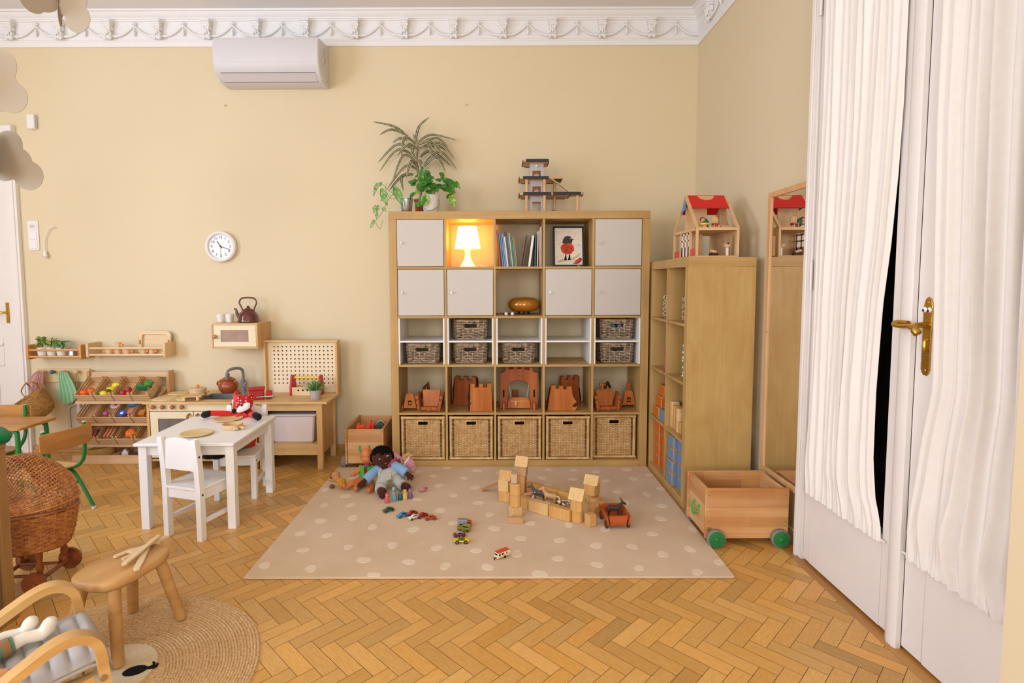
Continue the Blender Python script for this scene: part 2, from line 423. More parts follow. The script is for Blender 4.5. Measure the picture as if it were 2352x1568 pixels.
def herringbone():
    m,nt,b=newmat('oak_parquet')
    at=N(nt,'ShaderNodeAttribute',attribute_name='plank');uv=N(nt,'ShaderNodeUVMap',uv_map='grain')
    mp=N(nt,'ShaderNodeMapping');mp.inputs['Scale'].default_value=(5,90,1);L(nt,uv.outputs['UV'],mp.inputs['Vector'])
    n=N(nt,'ShaderNodeTexNoise');n.inputs['Scale'].default_value=1;n.inputs['Detail'].default_value=6;n.inputs['Distortion'].default_value=.8
    L(nt,mp.outputs['Vector'],n.inputs['Vector'])
    r=N(nt,'ShaderNodeValToRGB');r.color_ramp.elements[0].position=.25;r.color_ramp.elements[1].position=.8
    r.color_ramp.elements[0].color=lin('#c08a42');r.color_ramp.elements[1].color=lin('#e2b064')
    L(nt,n.outputs['Fac'],r.inputs['Fac'])
    mx=N(nt,'ShaderNodeMix',data_type='RGBA',blend_type='MULTIPLY');mx.inputs['Factor'].default_value=1
    L(nt,r.outputs['Color'],mx.inputs['A']);L(nt,at.outputs['Color'],mx.inputs['B'])
    L(nt,mx.outputs['Result'],b.inputs['Base Color'])
    b.inputs['Roughness'].default_value=.33;b.inputs['Specular IOR Level'].default_value=.42
    n2=N(nt,'ShaderNodeTexNoise');n2.inputs['Scale'].default_value=14;tc=N(nt,'ShaderNodeTexCoord');L(nt,tc.outputs['Object'],n2.inputs['Vector'])
    ma=N(nt,'ShaderNodeMapRange');ma.inputs['To Min'].default_value=.26;ma.inputs['To Max'].default_value=.46
    L(nt,n2.outputs['Fac'],ma.inputs['Value']);L(nt,ma.outputs['Result'],b.inputs['Roughness'])
    bp=N(nt,'ShaderNodeBump');bp.inputs['Strength'].default_value=.08;bp.inputs['Distance'].default_value=.001
    L(nt,n.outputs['Fac'],bp.inputs['Height']);L(nt,bp.outputs['Normal'],b.inputs['Normal'])
    base=plain('parquet_joint','#4a2a10',.7,.2)
    strip=wood('oak_strip','#c8904a','#a87234','y',.7,.35)
    Lp,wp,gap=.205,.0615,.0008
    rnd=random.Random(3);vs=[];fs=[];cols=[];uvs=[];k=math.sqrt(.5);y0=-1.702
    def plank(ox,oy,along,across):
        t=1.0+rnd.gauss(0,.09);t=max(.74,min(1.2,t));hue=rnd.gauss(0,.035)
        c=(t*(1+hue*.4),t*(1-hue*.3),t*(1-hue*2.2));u0,v0=rnd.random()*40,rnd.random()*40;i=len(vs)
        for a,q in ((gap,gap),(Lp-gap,gap),(Lp-gap,wp-gap),(gap,wp-gap)):
            vs.append((ox+along[0]*a+across[0]*q,oy+along[1]*a+across[1]*q,rnd.uniform(-.00012,.00012)));uvs.append((u0+a*5,v0+q*5));cols.append(c)
        fs.append((i,i+1,i+2,i+3))
    for i in range(-95,95):
        for j in range(-24,12):
            # lattice: (w,-w) along x, (L,L) along y; one plank of each direction per cell
            ox,oy=i*wp/k+.02,y0+j*Lp/k
            if XL-.3 < ox < XR+.2 and YF-.3 < oy < YB+.3:
                plank(ox,oy,(k,-k),(k,k))
                plank(ox,oy,(k,k),(-k,k))
    me=bpy.data.meshes.new('floor');n0=len(vs)
    vs += [(XL-.12,YF-.12,-.002),(XR+.02,YF-.12,-.002),(XR+.02,YB+.12,-.002),(XL-.12,YB+.12,-.002)];fs.append((n0,n0+1,n0+2,n0+3))
    cols += [(1,1,1)]*4;uvs += [(0,0)]*4
    # border strips laid along the door wall
    for (a,b_,y1,y2) in ((2.205,2.262,YF,YB),):
        i=len(vs);vs += [(a,y1,.0006),(b_,y1,.0006),(b_,y2,.0006),(a,y2,.0006)];fs.append((i,i+1,i+2,i+3));cols += [(1,1,1)]*4;uvs += [(0,0),(0,1),(1,1),(1,0)]
    me.from_pydata(vs,[],fs);me.materials.append(m);me.materials.append(base);me.materials.append(strip)
    ca=me.color_attributes.new('plank','FLOAT_COLOR','POINT')
    for i,c in enumerate(cols): ca.data[i].color=(*c,1)
    ul=me.uv_layers.new(name='grain')
    for l in me.loops: ul.data[l.index].uv=uvs[l.vertex_index]
    me.polygons[len(fs)-2].material_index=1;me.polygons[len(fs)-1].material_index=2
    o=bpy.data.objects.new('floor',me);COL.objects.link(o);o['kind']='structure'
herringbone()

b=MB();b.box(XL-.12,XR+.12,YF-.12,YB+.12,ZC,ZC+.1);struct('ceiling',b,M_CEIL)
b=MB();b.box(XL-.12,XR+.12,YB,YB+.1,0,ZC);struct('wall_back',b,M_WALL)
DY0,DY1,DZ=-2.60,-1.335,2.80           # doorway of the glazed doors
b=MB();b.box(XR,XR+.1,DY1,YB,0,ZC);b.box(XR,XR+.1,YF,DY0,0,ZC);b.box(XR,XR+.1,DY0,DY1,DZ,ZC);struct('wall_right',b,M_WALL)
b=MB();b.box(2.05,XR,-2.86,DY0-.002,0,ZC);struct('wall_pier_right',b,M_WALL)
def holed(name,axis,at0,at1,lo,hi,holes):
    """wall slab with rectangular window holes (a0,a1,z0,z1)"""
    b=MB();cuts=sorted(holes)
    def slab(a,c,z0,z1):
        if axis == 'x': b.box(at0,at1,a,c,z0,z1)
        else: b.box(a,c,at0,at1,z0,z1)
    p=lo
    for (a,c,z0,z1) in cuts: slab(p,a,0,ZC);slab(a,c,0,z0);slab(a,c,z1,ZC);p=c
    slab(p,hi,0,ZC);return struct(name,b,M_WALL)
holed('wall_left','x',XL-.1,XL,YF,YB,[(-4.25,-2.15,.65,3.05)])
holed('wall_front','y',YF-.1,YF,XL,XR,[(-3.05,-1.55,.8,2.9),(.15,1.65,.8,2.9)])
def window(i,axis,pos,a,c,z0,z1):
    b=MB()
    def bar(a0,a1,q0,q1):
        if axis == 'x': b.box(pos-.03,pos+.03,a0,a1,q0,q1,.004)
        else: b.box(a0,a1,pos-.03,pos+.03,q0,q1,.004)
    bar(a,a+.06,z0,z1);bar(c-.06,c,z0,z1);bar(a+.06,c-.06,z0,z0+.06);bar(a+.06,c-.06,z1-.06,z1)
    m=(a+c)/2;bar(m-.04,m+.04,z0+.06,z1-.06)
    struct('window_%d' % i,b,M_DOOR)
window(1,'x',XL-.05,-4.25,-2.15,.65,3.05);window(2,'y',YF-.05,-3.05,-1.55,.8,2.9);window(3,'y',YF-.05,.15,1.65,.8,2.9)

# ---- stucco cornice: swept profile, scroll brackets, garlands with drops
PROF=[(0,3.150),(.008,3.148),(.012,3.153),(.013,3.182),(.018,3.186),(.019,3.194),(.012,3.200),(.012,3.322),(.016,3.328),(.026,3.332),(.027,3.340),
        (.034,3.343),(.036,3.352),(.046,3.358),(.060,3.376),(.064,3.384),(.075,3.386),(.076,ZC)]
def bracket(mb,c,out):
    """scroll console: cap, stem and rolled foot; out = direction into the room"""
    z=c[2];along=Vector((1,0,0)) if abs(out[1]) else Vector((0,1,0));o=Vector(out);C=Vector((c[0],c[1],0))
    def bx(a0,a1,d0,d1,z0,z1,bev=.003):
        p=C+along*a0+o*d0;q=C+along*a1+o*d1
        mb.box(min(p.x,q.x),max(p.x,q.x),min(p.y,q.y),max(p.y,q.y),z0,z1,bev)
    bx(-.034,.034,.0,.062,3.312,3.330);bx(-.028,.028,.0,.054,3.298,3.313)
    bx(-.024,.024,.0,.044,3.255,3.299,.006);bx(-.02,.02,.0,.03,3.205,3.256,.006)
    def t(a0,a1,d,zz,r): mb.tube([C+along*a0+o*d+Vector((0,0,zz)),C+along*a1+o*d+Vector((0,0,zz))],r,10)
    t(-.03,.03,.046,3.288,.012);t(-.027,.027,.034,3.207,.011)
    for s in (-1,1):
        mb.ball(C+along*(s*.018)+o*.04+Vector((0,0,3.195)),.011,8,6)
        mb.tube([C+along*(s*.02)+o*.046+Vector((0,0,3.28)),C+along*(s*.012)+o*.04+Vector((0,0,3.25)),C+along*(s*.022)+o*.034+Vector((0,0,3.222))],.007,6)
    mb.ball(C+o*.044+Vector((0,0,3.245)),(.009,.009,.022),8,6)
def cornice(name,a0,a1,P0,along,out):
    b=MB();al=Vector(along);o=Vector(out);P0=Vector(P0)
    b.grid([[P0+al*t+o*d+Vector((0,0,z)) for d,z in PROF] for t in (a0,a1)])
    return struct(name,b,M_STUCCO,angle=25,recalc=False)
t1=cornice('trim_1',XL,XR,(0,YB,0),(1,0,0),(0,-1,0))
t2=cornice('trim_2',YF,YB,(XR,0,0),(0,1,0),(-1,0,0))
def garland(mb,A,B,o):
    A,B,o=Vector(A),Vector(B),Vector(o);m=(A+B)/2;n=16;rnd=random.Random(1)
    for h0,h1,s in ((A,m,0),(m,B,1)):
        pts=[];rr=[]
        for k in range(n+1):
            t=k/n;p=h0.lerp(h1,t);q=t if s == 0 else 1-t        # q: 0 at the bracket, 1 at the middle knot
            p=p+Vector((0,0,3.222+.078*q**2.2-.010*sin(pi*q)))+o*.016
            pts.append(p);rr.append(.0045+.0075*(1-q)+.002*sin(k*2.2))
        mb.tube(pts,rr,7)
    c=m+o*.018
    mb.ball(c+Vector((0,0,3.312)),(.012,.012,.009),8,6);mb.ball(c+Vector((0,0,3.30)),.008,8,6)
    for s in (-1,1): mb.ball(c+Vector((s*.014 if abs(o.y) else 0,s*.014 if abs(o.x) else 0,3.308)),.006,7,5)
    mb.lathe([(.001,3.215),(.007,3.225),(.012,3.24),(.009,3.255),(.004,3.275),(.003,3.295)],10,c=c)
xs=[-2.172+.3737*i for i in range(-5,12)]
b=MB();bracket(b,(0,0,0),(0,-1,0));br0=b.build('bracket',M_STUCCO,t1)
for i,x in enumerate(xs):
    o=br0 if i == 0 else br0.copy()
    if i: COL.objects.link(o)
    o.location=(x,YB-.012,0)
gm=None
for x in xs[:-1]+[xs[-1]]:
    if gm is None:
        b=MB();garland(b,(0,0,0),(.3737,0,0),(0,-1,0));o=gm=b.build('garland',M_STUCCO,t1)
    else: o=gm.copy();COL.objects.link(o)
    o.location=(x,YB-.010,0)
ys=[.42-.30-.3737*i for i in range(0,12)]
for i,y in enumerate(ys):
    o=br0.copy();COL.objects.link(o);o.parent=t2;o.location=(XR-.012,y,0);o.rotation_euler=(0,0,R_(-90))
    o=gm.copy();COL.objects.link(o);o.parent=t2;o.location=(XR-.010,y,0);o.rotation_euler=(0,0,R_(-90))

# ---- skirting
M_SKIRT=wood('skirting_oak','#cfa06a','#b98a52','x',.7,.5)
b=MB();b.box(-2.955,XR,YB-.018,YB,0,.055,.004);b.box(-2.955,XR,YB-.032,YB-.018,0,.018,.004);struct('baseboard_back',b,M_SKIRT)
M_SKIRTY=wood('skirting_cream','#e6d6b4','#dccba6','y',.7,.5)
b=MB();b.box(XR-.018,XR,-1.28,YB-.034,0,.07,.004);struct('baseboard_right',b,M_SKIRTY)

# ---- panelled door with frosted pane, left end of the back wall
d=MB()
FY=YB-.03
d.box(-3.03,-2.975,FY-.012,YB,0,2.55,.003);d.box(-2.985,-2.957,FY-.004,YB,0,2.56,.003);d.box(-3.95,-2.956,FY-.016,YB,2.442,2.56,.003)
door1=struct('door_1',d,M_DOOR)
lf=MB();LX0,LX1=-3.93,-3.032;y0,y1=YB-.03,YB-.001
lf.box(LX1-.10,LX1,y0,y1,.02,2.44,.004);lf.box(LX0,LX0+.1,y0,y1,.02,2.44,.004)
for z0,z1 in ((.02,.24),(.70,.93),(1.46,1.56),(2.34,2.44)): lf.box(LX0+.1,LX1-.1,y0,y1,z0,z1,.003)
lf.box(LX0+.1,LX1-.10,y0-.012,y0+.004,.86,.885,.004)
lf.box(LX0+.1,LX1-.1,y0+.012,y1,.24,.70);lf.box(LX0+.1,LX1-.1,y0+.012,y1,.93,1.46)
for z0,z1 in ((.24,.70),(.93,1.46)): lf.box(LX0+.16,LX1-.16,y0+.004,y0+.013,z0+.06,z1-.06,.006)
leaf=lf.build('door_leaf',M_DOOR,door1)
def frosted():
    m,nt,b=newmat('frosted_pane');b.inputs['Base Color'].default_value=lin('#cfd6e6');b.inputs['Roughness'].default_value=.25
    tc=N(nt,'ShaderNodeTexCoord');v=N(nt,'ShaderNodeTexVoronoi');v.inputs['Scale'].default_value=160;L(nt,tc.outputs['Object'],v.inputs['Vector'])
    r=N(nt,'ShaderNodeValToRGB');r.color_ramp.elements[0].color=lin('#aeb9d2');r.color_ramp.elements[1].color=lin('#e9edf6');L(nt,v.outputs['Distance'],r.inputs['Fac'])
    L(nt,r.outputs['Color'],b.inputs['Base Color']);b.inputs['Emission Color'].default_value=lin('#dfe8ff');b.inputs['Emission Strength'].default_value=.12  # faint emission stands in for light coming through the pane
    bp=N(nt,'ShaderNodeBump');bp.inputs['Distance'].default_value=.003;L(nt,v.outputs['Distance'],bp.inputs['Height']);L(nt,bp.outputs['Normal'],b.inputs['Normal'])
    return m
p=MB();p.box(LX0+.1,LX1-.1,y0+.012,y0+.018,1.56,2.34);p.build('pane',frosted(),leaf)
h=MB();h.box(LX1-.06,LX1-.035,y0-.006,y0,1.04,1.2,.003)
h.tube(bez([(LX1-.045,y0,1.125),(LX1-.045,y0-.05,1.125),(LX1-.07,y0-.055,1.127),(LX1-.12,y0-.055,1.118),(LX1-.17,y0-.05,1.108),(LX1-.19,y0-.045,1.108)],6),[.008]*24+[.01]*6+[.007],8)
h.build('door_handle',M_BRASS,leaf)

# ---- glazed double doors in the right wall, curtains on rods
X0=2.25
d=MB()
d.box(X0-.008,XR+.1,DY1-.004,DY1+.052,0,DZ+.06,.004);d.box(X0-.016,X0-.008,DY1+.03,DY1+.052,0,DZ+.06,.003)
d.box(X0-.008,XR+.1,DY0,DY1-.004,DZ-.05,DZ+.06,.004)
door2=struct('door_2',d,M_DOOR)
SY=-1.985           # meeting line
def leafmesh(ya,yb,sa,sb):
    m=MB();x0,x1=X0,X0+.045
    m.box(x0,x1,ya,ya+sa,.012,DZ-.055,.004);m.box(x0,x1,yb-sb,yb,.012,DZ-.055,.004)
    m.box(x0+.001,x1,ya+sa,yb-sb,.012,.375);m.box(x0,x1,ya+sa,yb-sb,DZ-.14,DZ-.055,.003);return m
lm=leafmesh(SY,DY1-.008,.11,.05)
l1=lm.build('left_leaf',M_DOOR,door2)
a=MB();a.prism([(X0-.018,SY-.012),(X0-.024,SY-.002),(X0-.024,SY+.03),(X0-.018,SY+.042),(X0-.008,SY+.06),(X0,SY+.066),(X0,SY-.012)],.0,DZ-.06,'xy')
a.build('cover_strip',M_DOOR,l1)
p=MB();p.box(X0+.02,X0+.024,SY+.11,DY1-.058,.375,DZ-.14);p.build('pane',M_CLEAR,l1)
h=MB()
for z0 in (1.31,2.55): h.cyl((X0-.012,DY1-.012,z0),(X0-.012,DY1-.012,z0+.13),.006);h.ball((X0-.012,DY1-.012,z0+.135),.006,8,6);h.ball((X0-.012,DY1-.012,z0+.05),.0068,8,6)
h.build('hinge',M_DOOR,l1)
l2=leafmesh(DY0+.003,SY-.012,.05,.10).build('right_leaf',M_DOOR,door2)
p=MB();p.box(X0+.02,X0+.024,DY0+.053,SY-.112,.375,DZ-.14);p.build('pane',M_CLEAR,l2)
def plate():
    m=MB();y=SY-.066;z0,z1=1.025,1.297
    m.prism([(y-.017,z0+.012),(y-.008,z0),(y+.008,z0),(y+.017,z0+.012),(y+.019,z1-.03),(y+.012,z1-.008),(y,z1),(y-.012,z1-.008),(y-.019,z1-.03)],X0-.005,X0,'yz',bev=.0015)
    for k in range(40):
        zz=z0+.02+k*(z1-z0-.06)/39
        for s in (-1,1): m.bx((X0-.0035,y+s*.0185,zz),(.003,.003,.0035))
    for zz in (z0+.018,z1-.02): m.ball((X0-.005,y,zz),(.002,.005,.005),8,6)
    m.lathe([(.013,0),(.013,.006),(.009,.008)],14,c=(0,0,0)) if False else None
    return m,y
pm,py=plate();pl=pm.build('handle_plate',M_BRASS,l2)
h=MB();zc=1.2
h.cyl((X0-.004,py,zc),(X0-.016,py,zc),.011,.009)
h.tube(bez([(X0-.010,py,zc),(X0-.045,py,zc-.002),(X0-.06,py-.012,zc-.014),(X0-.066,py-.024,zc-.03)],6)[:13],.0095,10)
h.tube(bez([(X0-.055,py-.026,zc-.028),(X0-.058,py-.012,zc-.014),(X0-.056,py+.012,zc-.006),(X0-.056,py+.05,zc-.008),(X0-.056,py+.085,zc-.006),(X0-.05,py+.092,zc),(X0-.042,py+.085,zc+.004),(X0-.04,py+.04,zc+.004)],6),[.014]*6+[.010]*6+[.0085]*24+[.008]*7,10)
h.build('door_handle',M_BRASS,pl)
k=MB();k.tube(bez([(X0-.006,py-.004,1.152),(X0-.016,py-.006,1.145),(X0-.018,py-.008,1.12),(X0-.012,py-.002,1.108)],5),.005,8);k.build('thumb_turn',M_BRASS,pl)
M_EYE=plain('googly_white','#f4f4f2',.2)
for s in (-1,1):
    e=MB();e.ball((X0-.007,py+s*.0105,1.252),(.005,.0095,.0095),12,8);eye=e.build('googly_eye',M_EYE,pl)
    e=MB();e.ball((X0-.0112,py+s*.0105+.002,1.2495),(.0018,.005,.005),10,6);e.build('pupil',M_BLACK,eye)
# the dim room behind the glass
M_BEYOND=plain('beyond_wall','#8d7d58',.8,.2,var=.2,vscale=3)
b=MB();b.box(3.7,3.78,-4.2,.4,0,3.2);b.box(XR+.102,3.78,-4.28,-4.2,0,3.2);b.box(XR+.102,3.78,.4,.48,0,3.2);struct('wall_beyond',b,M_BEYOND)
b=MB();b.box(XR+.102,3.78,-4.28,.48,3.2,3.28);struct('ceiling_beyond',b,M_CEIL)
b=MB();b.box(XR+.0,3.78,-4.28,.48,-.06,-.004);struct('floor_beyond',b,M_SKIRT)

def fabric(name,col,transl=.0,rough=.85,bscale=500,var=.03):
    if name in MATS: return MATS[name]
    m=plain(name,col,rough,.15,var=var,vscale=25,bump=.25,bscale=bscale,sheen=.1)
    if transl: m.node_tree.nodes['Principled BSDF'].inputs['Transmission Weight'].default_value=0
    return m
M_CURT=fabric('curtain_cotton','#efe9df',bscale=300,var=.015)
def curtain(label,edgeL,edgeR,ztop,zbot,pleats,amp,seed,xf):
    """edgeL/edgeR: functions z->y of the two side hems; gathered on rods above and below"""
    rnd=random.Random(seed);nu=pleats*14;nz=46
    ph=[rnd.uniform(.55,1.5) for _ in range(pleats)];tot=sum(ph);cum=[0]
    for q in ph: cum.append(cum[-1]+q/tot)
    am=[rnd.uniform(.5,1.35) for _ in range(pleats)];wob=[rnd.uniform(0,6.28) for _ in range(pleats)]
    pts=[]
    for j in range(nz+1):
        t=j/nz;z=ztop+(zbot-ztop)*t;row=[];a,c=edgeL(z),edgeR(z)
        loose=min(1,(z-zbot)/.16);gather=1-loose
        for i in range(nu+1):
            u=i/nu;k=min(pleats-1,next(q for q in range(pleats) if u <= cum[q+1]+1e-9));f=(u-cum[k])/(cum[k+1]-cum[k])
            s=sin(pi*f)**2*am[k]
            x=xf-.004-amp*s*(.35+.65*loose)-.004*sin(wob[k]+z*5)*loose*s
            x -= .006*gather*(1+sin(u*pleats*2*pi*2.6+k))
            y=a+(c-a)*u+.008*sin(wob[k]+z*3.1)*s*loose
            if z < zbot+.3: x -= .012*sin((z-zbot)/.3*pi)*(.5+.5*sin(wob[k]*3))*s
            row.append((x,y,z))
        pts.append(row)
    m=MB();m.sheet(pts,.0012);return m
def rod(mb,ya,yb,z,x): mb.cyl((x,ya,z),(x,yb,z),.0045,seg=8)
def interp(tab): 
    def f(z):
        for (z0,v0),(z1,v1) in zip(tab,tab[1:]):
            if z1 <= z <= z0: return v0+(v1-v0)*(z0-z)/(z0-z1)
        return tab[0][1] if z > tab[0][0] else tab[-1][1]
    return f
cL=interp([(2.72,-1.40),(1.2,-1.385),(.3,-1.375)])
cR=interp([(2.72,-1.895),(2.0,-1.895),(1.74,-1.885),(1.49,-1.865),(1.26,-1.836),(.92,-1.82),(.65,-1.822),(.5,-1.845),(.42,-1.88),(.3,-1.888)])
m=curtain('',cL,cR,2.72,.352,13,.022,5,X0-.006)
rod(m,-1.37,-1.905,.360,X0-.011);rod(m,-1.37,-1.905,2.70,X0-.011)
one('door_curtain',m,M_CURT,'narrow pleated white curtain pulled aside on the left glazed door leaf','curtain',group='white door curtains',angle=60,recalc=False)
dL=interp([(2.72,-2.07),(1.9,-2.06),(1.35,-2.085),(1.0,-2.10),(.8,-2.06),(.45,-2.022),(.3,-2.03)])
dR=interp([(2.72,-2.585),(.3,-2.585)])
m=curtain('',dL,dR,2.72,.362,10,.036,11,X0-.008)
rod(m,-2.0,-2.59,.370,X0-.012);rod(m,-2.05,-2.59,2.70,X0-.012)
one('door_curtain',m,M_CURT,'wide loosely pleated white curtain on the door leaf with the brass handle','curtain',group='white door curtains',angle=60,recalc=False)

# ---- spotted rug
def rugmat(name,c1,c2):
    m,nt,b=newmat(name);tc=N(nt,'ShaderNodeTexCoord')
    n=N(nt,'ShaderNodeTexNoise');n.inputs['Scale'].default_value=330;n.inputs['Detail'].default_value=4;L(nt,tc.outputs['Object'],n.inputs['Vector'])
    n2=N(nt,'ShaderNodeTexNoise');n2.inputs['Scale'].default_value=5;n2.inputs['Detail'].default_value=5;L(nt,tc.outputs['Object'],n2.inputs['Vector'])
    mx=N(nt,'ShaderNodeMath',operation='ADD');L(nt,n.outputs['Fac'],mx.inputs[0]);L(nt,n2.outputs['Fac'],mx.inputs[1])
    r=N(nt,'ShaderNodeValToRGB');r.color_ramp.elements[0].position=.35;r.color_ramp.elements[1].position=.68
    h=N(nt,'ShaderNodeMath',operation='MULTIPLY');h.inputs[1].default_value=.5;L(nt,mx.outputs[0],h.inputs[0]);L(nt,h.outputs[0],r.inputs['Fac'])
    r.color_ramp.elements[0].color=lin(c2);r.color_ramp.elements[1].color=lin(c1);L(nt,r.outputs['Color'],b.inputs['Base Color'])
    b.inputs['Roughness'].default_value=.95;b.inputs['Specular IOR Level'].default_value=.1;b.inputs['Sheen Weight'].default_value=.15
    bp=N(nt,'ShaderNodeBump');bp.inputs['Strength'].default_value=.5;bp.inputs['Distance'].default_value=.003;L(nt,n.outputs['Fac'],bp.inputs['Height']);L(nt,bp.outputs['Normal'],b.inputs['Normal'])
    return m
DOTS=[(-0.34,-1.41),(-0.11,-1.44),(0.2,-1.5),(-0.21,-1.26),(0.01,-1.23),(0.12,-1.36),(0.34,-1.38),(0.52,-1.42),(0.72,-1.43),(0.66,-1.27),(0.46,-1.24),(0.86,-1.3),(1.06,-1.35),(0.96,-1.49),(1.24,-1.41),(1.43,-1.44),(1.58,-1.31),(1.73,-1.26),(1.69,-1.48),(1.83,-1.39),(1.45,-1.23),(1.27,-1.22),(0.23,-1.21),(0.62,-0.09),(0.78,-0.14),(0.91,-0.04),(1.13,-0.08),(1.31,-0.09),(1.46,-0.12),(1.69,-0.08),(1.07,-0.24),(1.28,-0.27),(1.5,-0.3),(1.69,-0.26),(1.09,-0.39),(0.62,-0.42),(1.53,-0.5),(1.54,-0.67),(0.65,-0.67),(0.72,-0.84),(0.95,-0.96),(0.75,-1.02),(1.16,-0.98),(1.35,-1.03),(0.89,-1.14),(1.09,-1.16),(0.4,-0.03),(0.32,-0.2),(0.54,-0.24),(0.38,-0.38),(0.49,-0.55),(0.27,-0.61),(-0.23,-0.24),(-0.35,-0.45),(-0.19,-0.56),(-0.12,-0.7),(-0.28,-0.7),(0.43,-0.78),(-0.06,-0.88),(0.08,-1.0),(0.31,-1.03),(0.52,-0.95),(-0.14,-1.1),(0.2,-0.12),(1.82,-0.19),(1.83,-0.44),(1.71,-0.54),(1.75,-0.72),(1.69,-0.9),(1.59,-1.09),(1.83,-1.03),(-0.23,-0.92),(-0.29,-1.08)]
b=MB();RZ=.012
rim=rrect(2.245,1.512,.012,3,.7275,-.762)
b.prism(rim,.0005,RZ,'xy',bev=.004)
rnd=random.Random(21)
for (x,y) in DOTS:
    n=16;ra=rnd.uniform(.026,.036);rb=rnd.uniform(.026,.036);a0=rnd.uniform(0,6.28);p2=rnd.uniform(0,6.28);pts=[]
    for k in range(n):
        a=2*pi*k/n;q=1+.12*sin(2*a+p2)+.06*sin(3*a+a0)
        X,Y=x+ra*q*cos(a),y+rb*q*sin(a)
        pts.append((min(1.846,max(-.391,X)),min(-.01,max(-1.514,Y))))
    vs=[(px_,py_,RZ-.001) for px_,py_ in pts]+[(x+(px_-x)*.93,y+(py_-y)*.93,RZ+.0012) for px_,py_ in pts]
    b.add(vs,[(k,(k+1) % n,n+(k+1) % n,n+k) for k in range(n)]+[tuple(range(n,2*n))],1)
one('spotted_rug',b,[rugmat('rug_pile','#dbc0a0','#cdb08c'),rugmat('rug_spot','#ead6ba','#dec6a8')],'beige wool rug with cream spots in front of the cube shelf','rug',recalc=False)
# ------------------------------------------------------------------ cube shelves
M_BIRCH=wood('birch_v','#c5a264','#b89152','z',.5,.45)
M_BIRCHX=wood('birch_h','#c5a264','#b89152','x',.5,.45)
M_BIRCHY=wood('birch_d','#c5a264','#b89152','y',.5,.45)
def birch_fig():
    """veneer with cloudy figure for the broad side panel"""
    m,nt,b=newmat('birch_figured');tc=N(nt,'ShaderNodeTexCoord')
    mp=N(nt,'ShaderNodeMapping');mp.inputs['Scale'].default_value=(6,6,2.2);L(nt,tc.outputs['Object'],mp.inputs['Vector'])
    n=N(nt,'ShaderNodeTexNoise');n.inputs['Scale'].default_value=1.4;n.inputs['Detail'].default_value=5;n.inputs['Distortion'].default_value=1.2;L(nt,mp.outputs['Vector'],n.inputs['Vector'])
    mp2=N(nt,'ShaderNodeMapping');mp2.inputs['Scale'].default_value=(60,60,2);L(nt,tc.outputs['Object'],mp2.inputs['Vector'])
    n2=N(nt,'ShaderNodeTexNoise');n2.inputs['Scale'].default_value=1;n2.inputs['Detail'].default_value=3;L(nt,mp2.outputs['Vector'],n2.inputs['Vector'])
    r=N(nt,'ShaderNodeValToRGB');r.color_ramp.elements[0].position=.3;r.color_ramp.elements[1].position=.75
    r.color_ramp.elements[0].color=lin('#b08a48');r.color_ramp.elements[1].color=lin('#c4a264')
    mx=N(nt,'ShaderNodeMath',operation='MULTIPLY_ADD');mx.inputs[1].default_value=.35;L(nt,n2.outputs['Fac'],mx.inputs[0])
    s=N(nt,'ShaderNodeMath',operation='MULTIPLY');s.inputs[1].default_value=.7;L(nt,n.outputs['Fac'],s.inputs[0]);L(nt,s.outputs[0],mx.inputs[2])
    L(nt,mx.outputs[0],r.inputs['Fac']);L(nt,r.outputs['Color'],b.inputs['Base Color']);b.inputs['Roughness'].default_value=.42;b.inputs['Specular IOR Level'].default_value=.4
    return m
M_BIRCHF=birch_fig()
FR,CW,DV=.055,.335,.016;PT=CW+DV
def cell(c,r):   # left x and bottom z of a cell; r counted from the top
    return FR+c*PT,1.85-FR-(r+1)*CW-r*DV
ks=thing('cube_shelf','large birch cube shelf, five by five, standing against the back wall','shelf',(0,0,0))
def p(name,mats,f,par=ks): b=MB();f(b);return b.build(name,mats,par)
p('top_panel',M_BIRCHX,lambda b: b.box(0,1.85,0,.39,1.795,1.85,.0015))
p('bottom_panel',M_BIRCHX,lambda b: b.box(.0551,1.7949,0,.39,0,.055,.0015))
p('side_panel',M_BIRCH,lambda b: b.box(0,.055,0,.39,0,1.795,.0015))
p('side_panel',M_BIRCH,lambda b: b.box(1.795,1.85,0,.39,0,1.795,.0015))
for c in range(1,5): p('upright',M_BIRCH,lambda b: b.box(FR+c*PT-DV,FR+c*PT,.002,.388,.055,1.795,.0008))
for r in range(1,5):
    z=1.795-r*PT
    p('shelf_board',M_BIRCHX,lambda b: [b.box(FR+c*PT+.0004,FR+c*PT+CW-.0004,.0015,.388,z,z+DV,.0008) for c in range(5)])
# doors
M_DOORF=plain('shelf_door_white','#c9c2b6',.4,.45)
KN=[(0,0,'top left door of the cube shelf'),(4,0,'top right door of the cube shelf'),(0,1,'second row door at the left end'),(1,1,'second row door under the table lamp'),(3,1,'second row door under the robin picture'),(4,1,'second row door at the right end')]
for c,r,lab in KN:
    x,z=cell(c,r)
    b=MB();dy=.004 if r else -.002
    b.box(x+.003,x+CW-.003,dy,dy+.016,z+.003,z+CW-.003,.002);o=b.build('door',M_DOORF,ks)
    k=MB();k.cyl((x+.035,dy,z+CW/2),(x+.035,dy-.02,z+CW/2),.0045,seg=10);k.cyl((x+.035,dy-.02,z+CW/2),(x+.035,dy-.026,z+CW/2),.0065,seg=12);k.build('knob',M_STEEL,o)
# white half-height inserts in the third row
for c in range(5):
    x,z=cell(c,2)
    b=MB();b.box(x+.001,x+.013,.004,.36,z+.001,z+CW-.001,.001);b.box(x+CW-.013,x+CW-.001,.004,.36,z+.001,z+CW-.001,.001)
    b.box(x+.013,x+CW-.013,.004,.36,z+.160,z+.172,.001);b.build('shelf_insert',M_WHITEPAINT,ks)
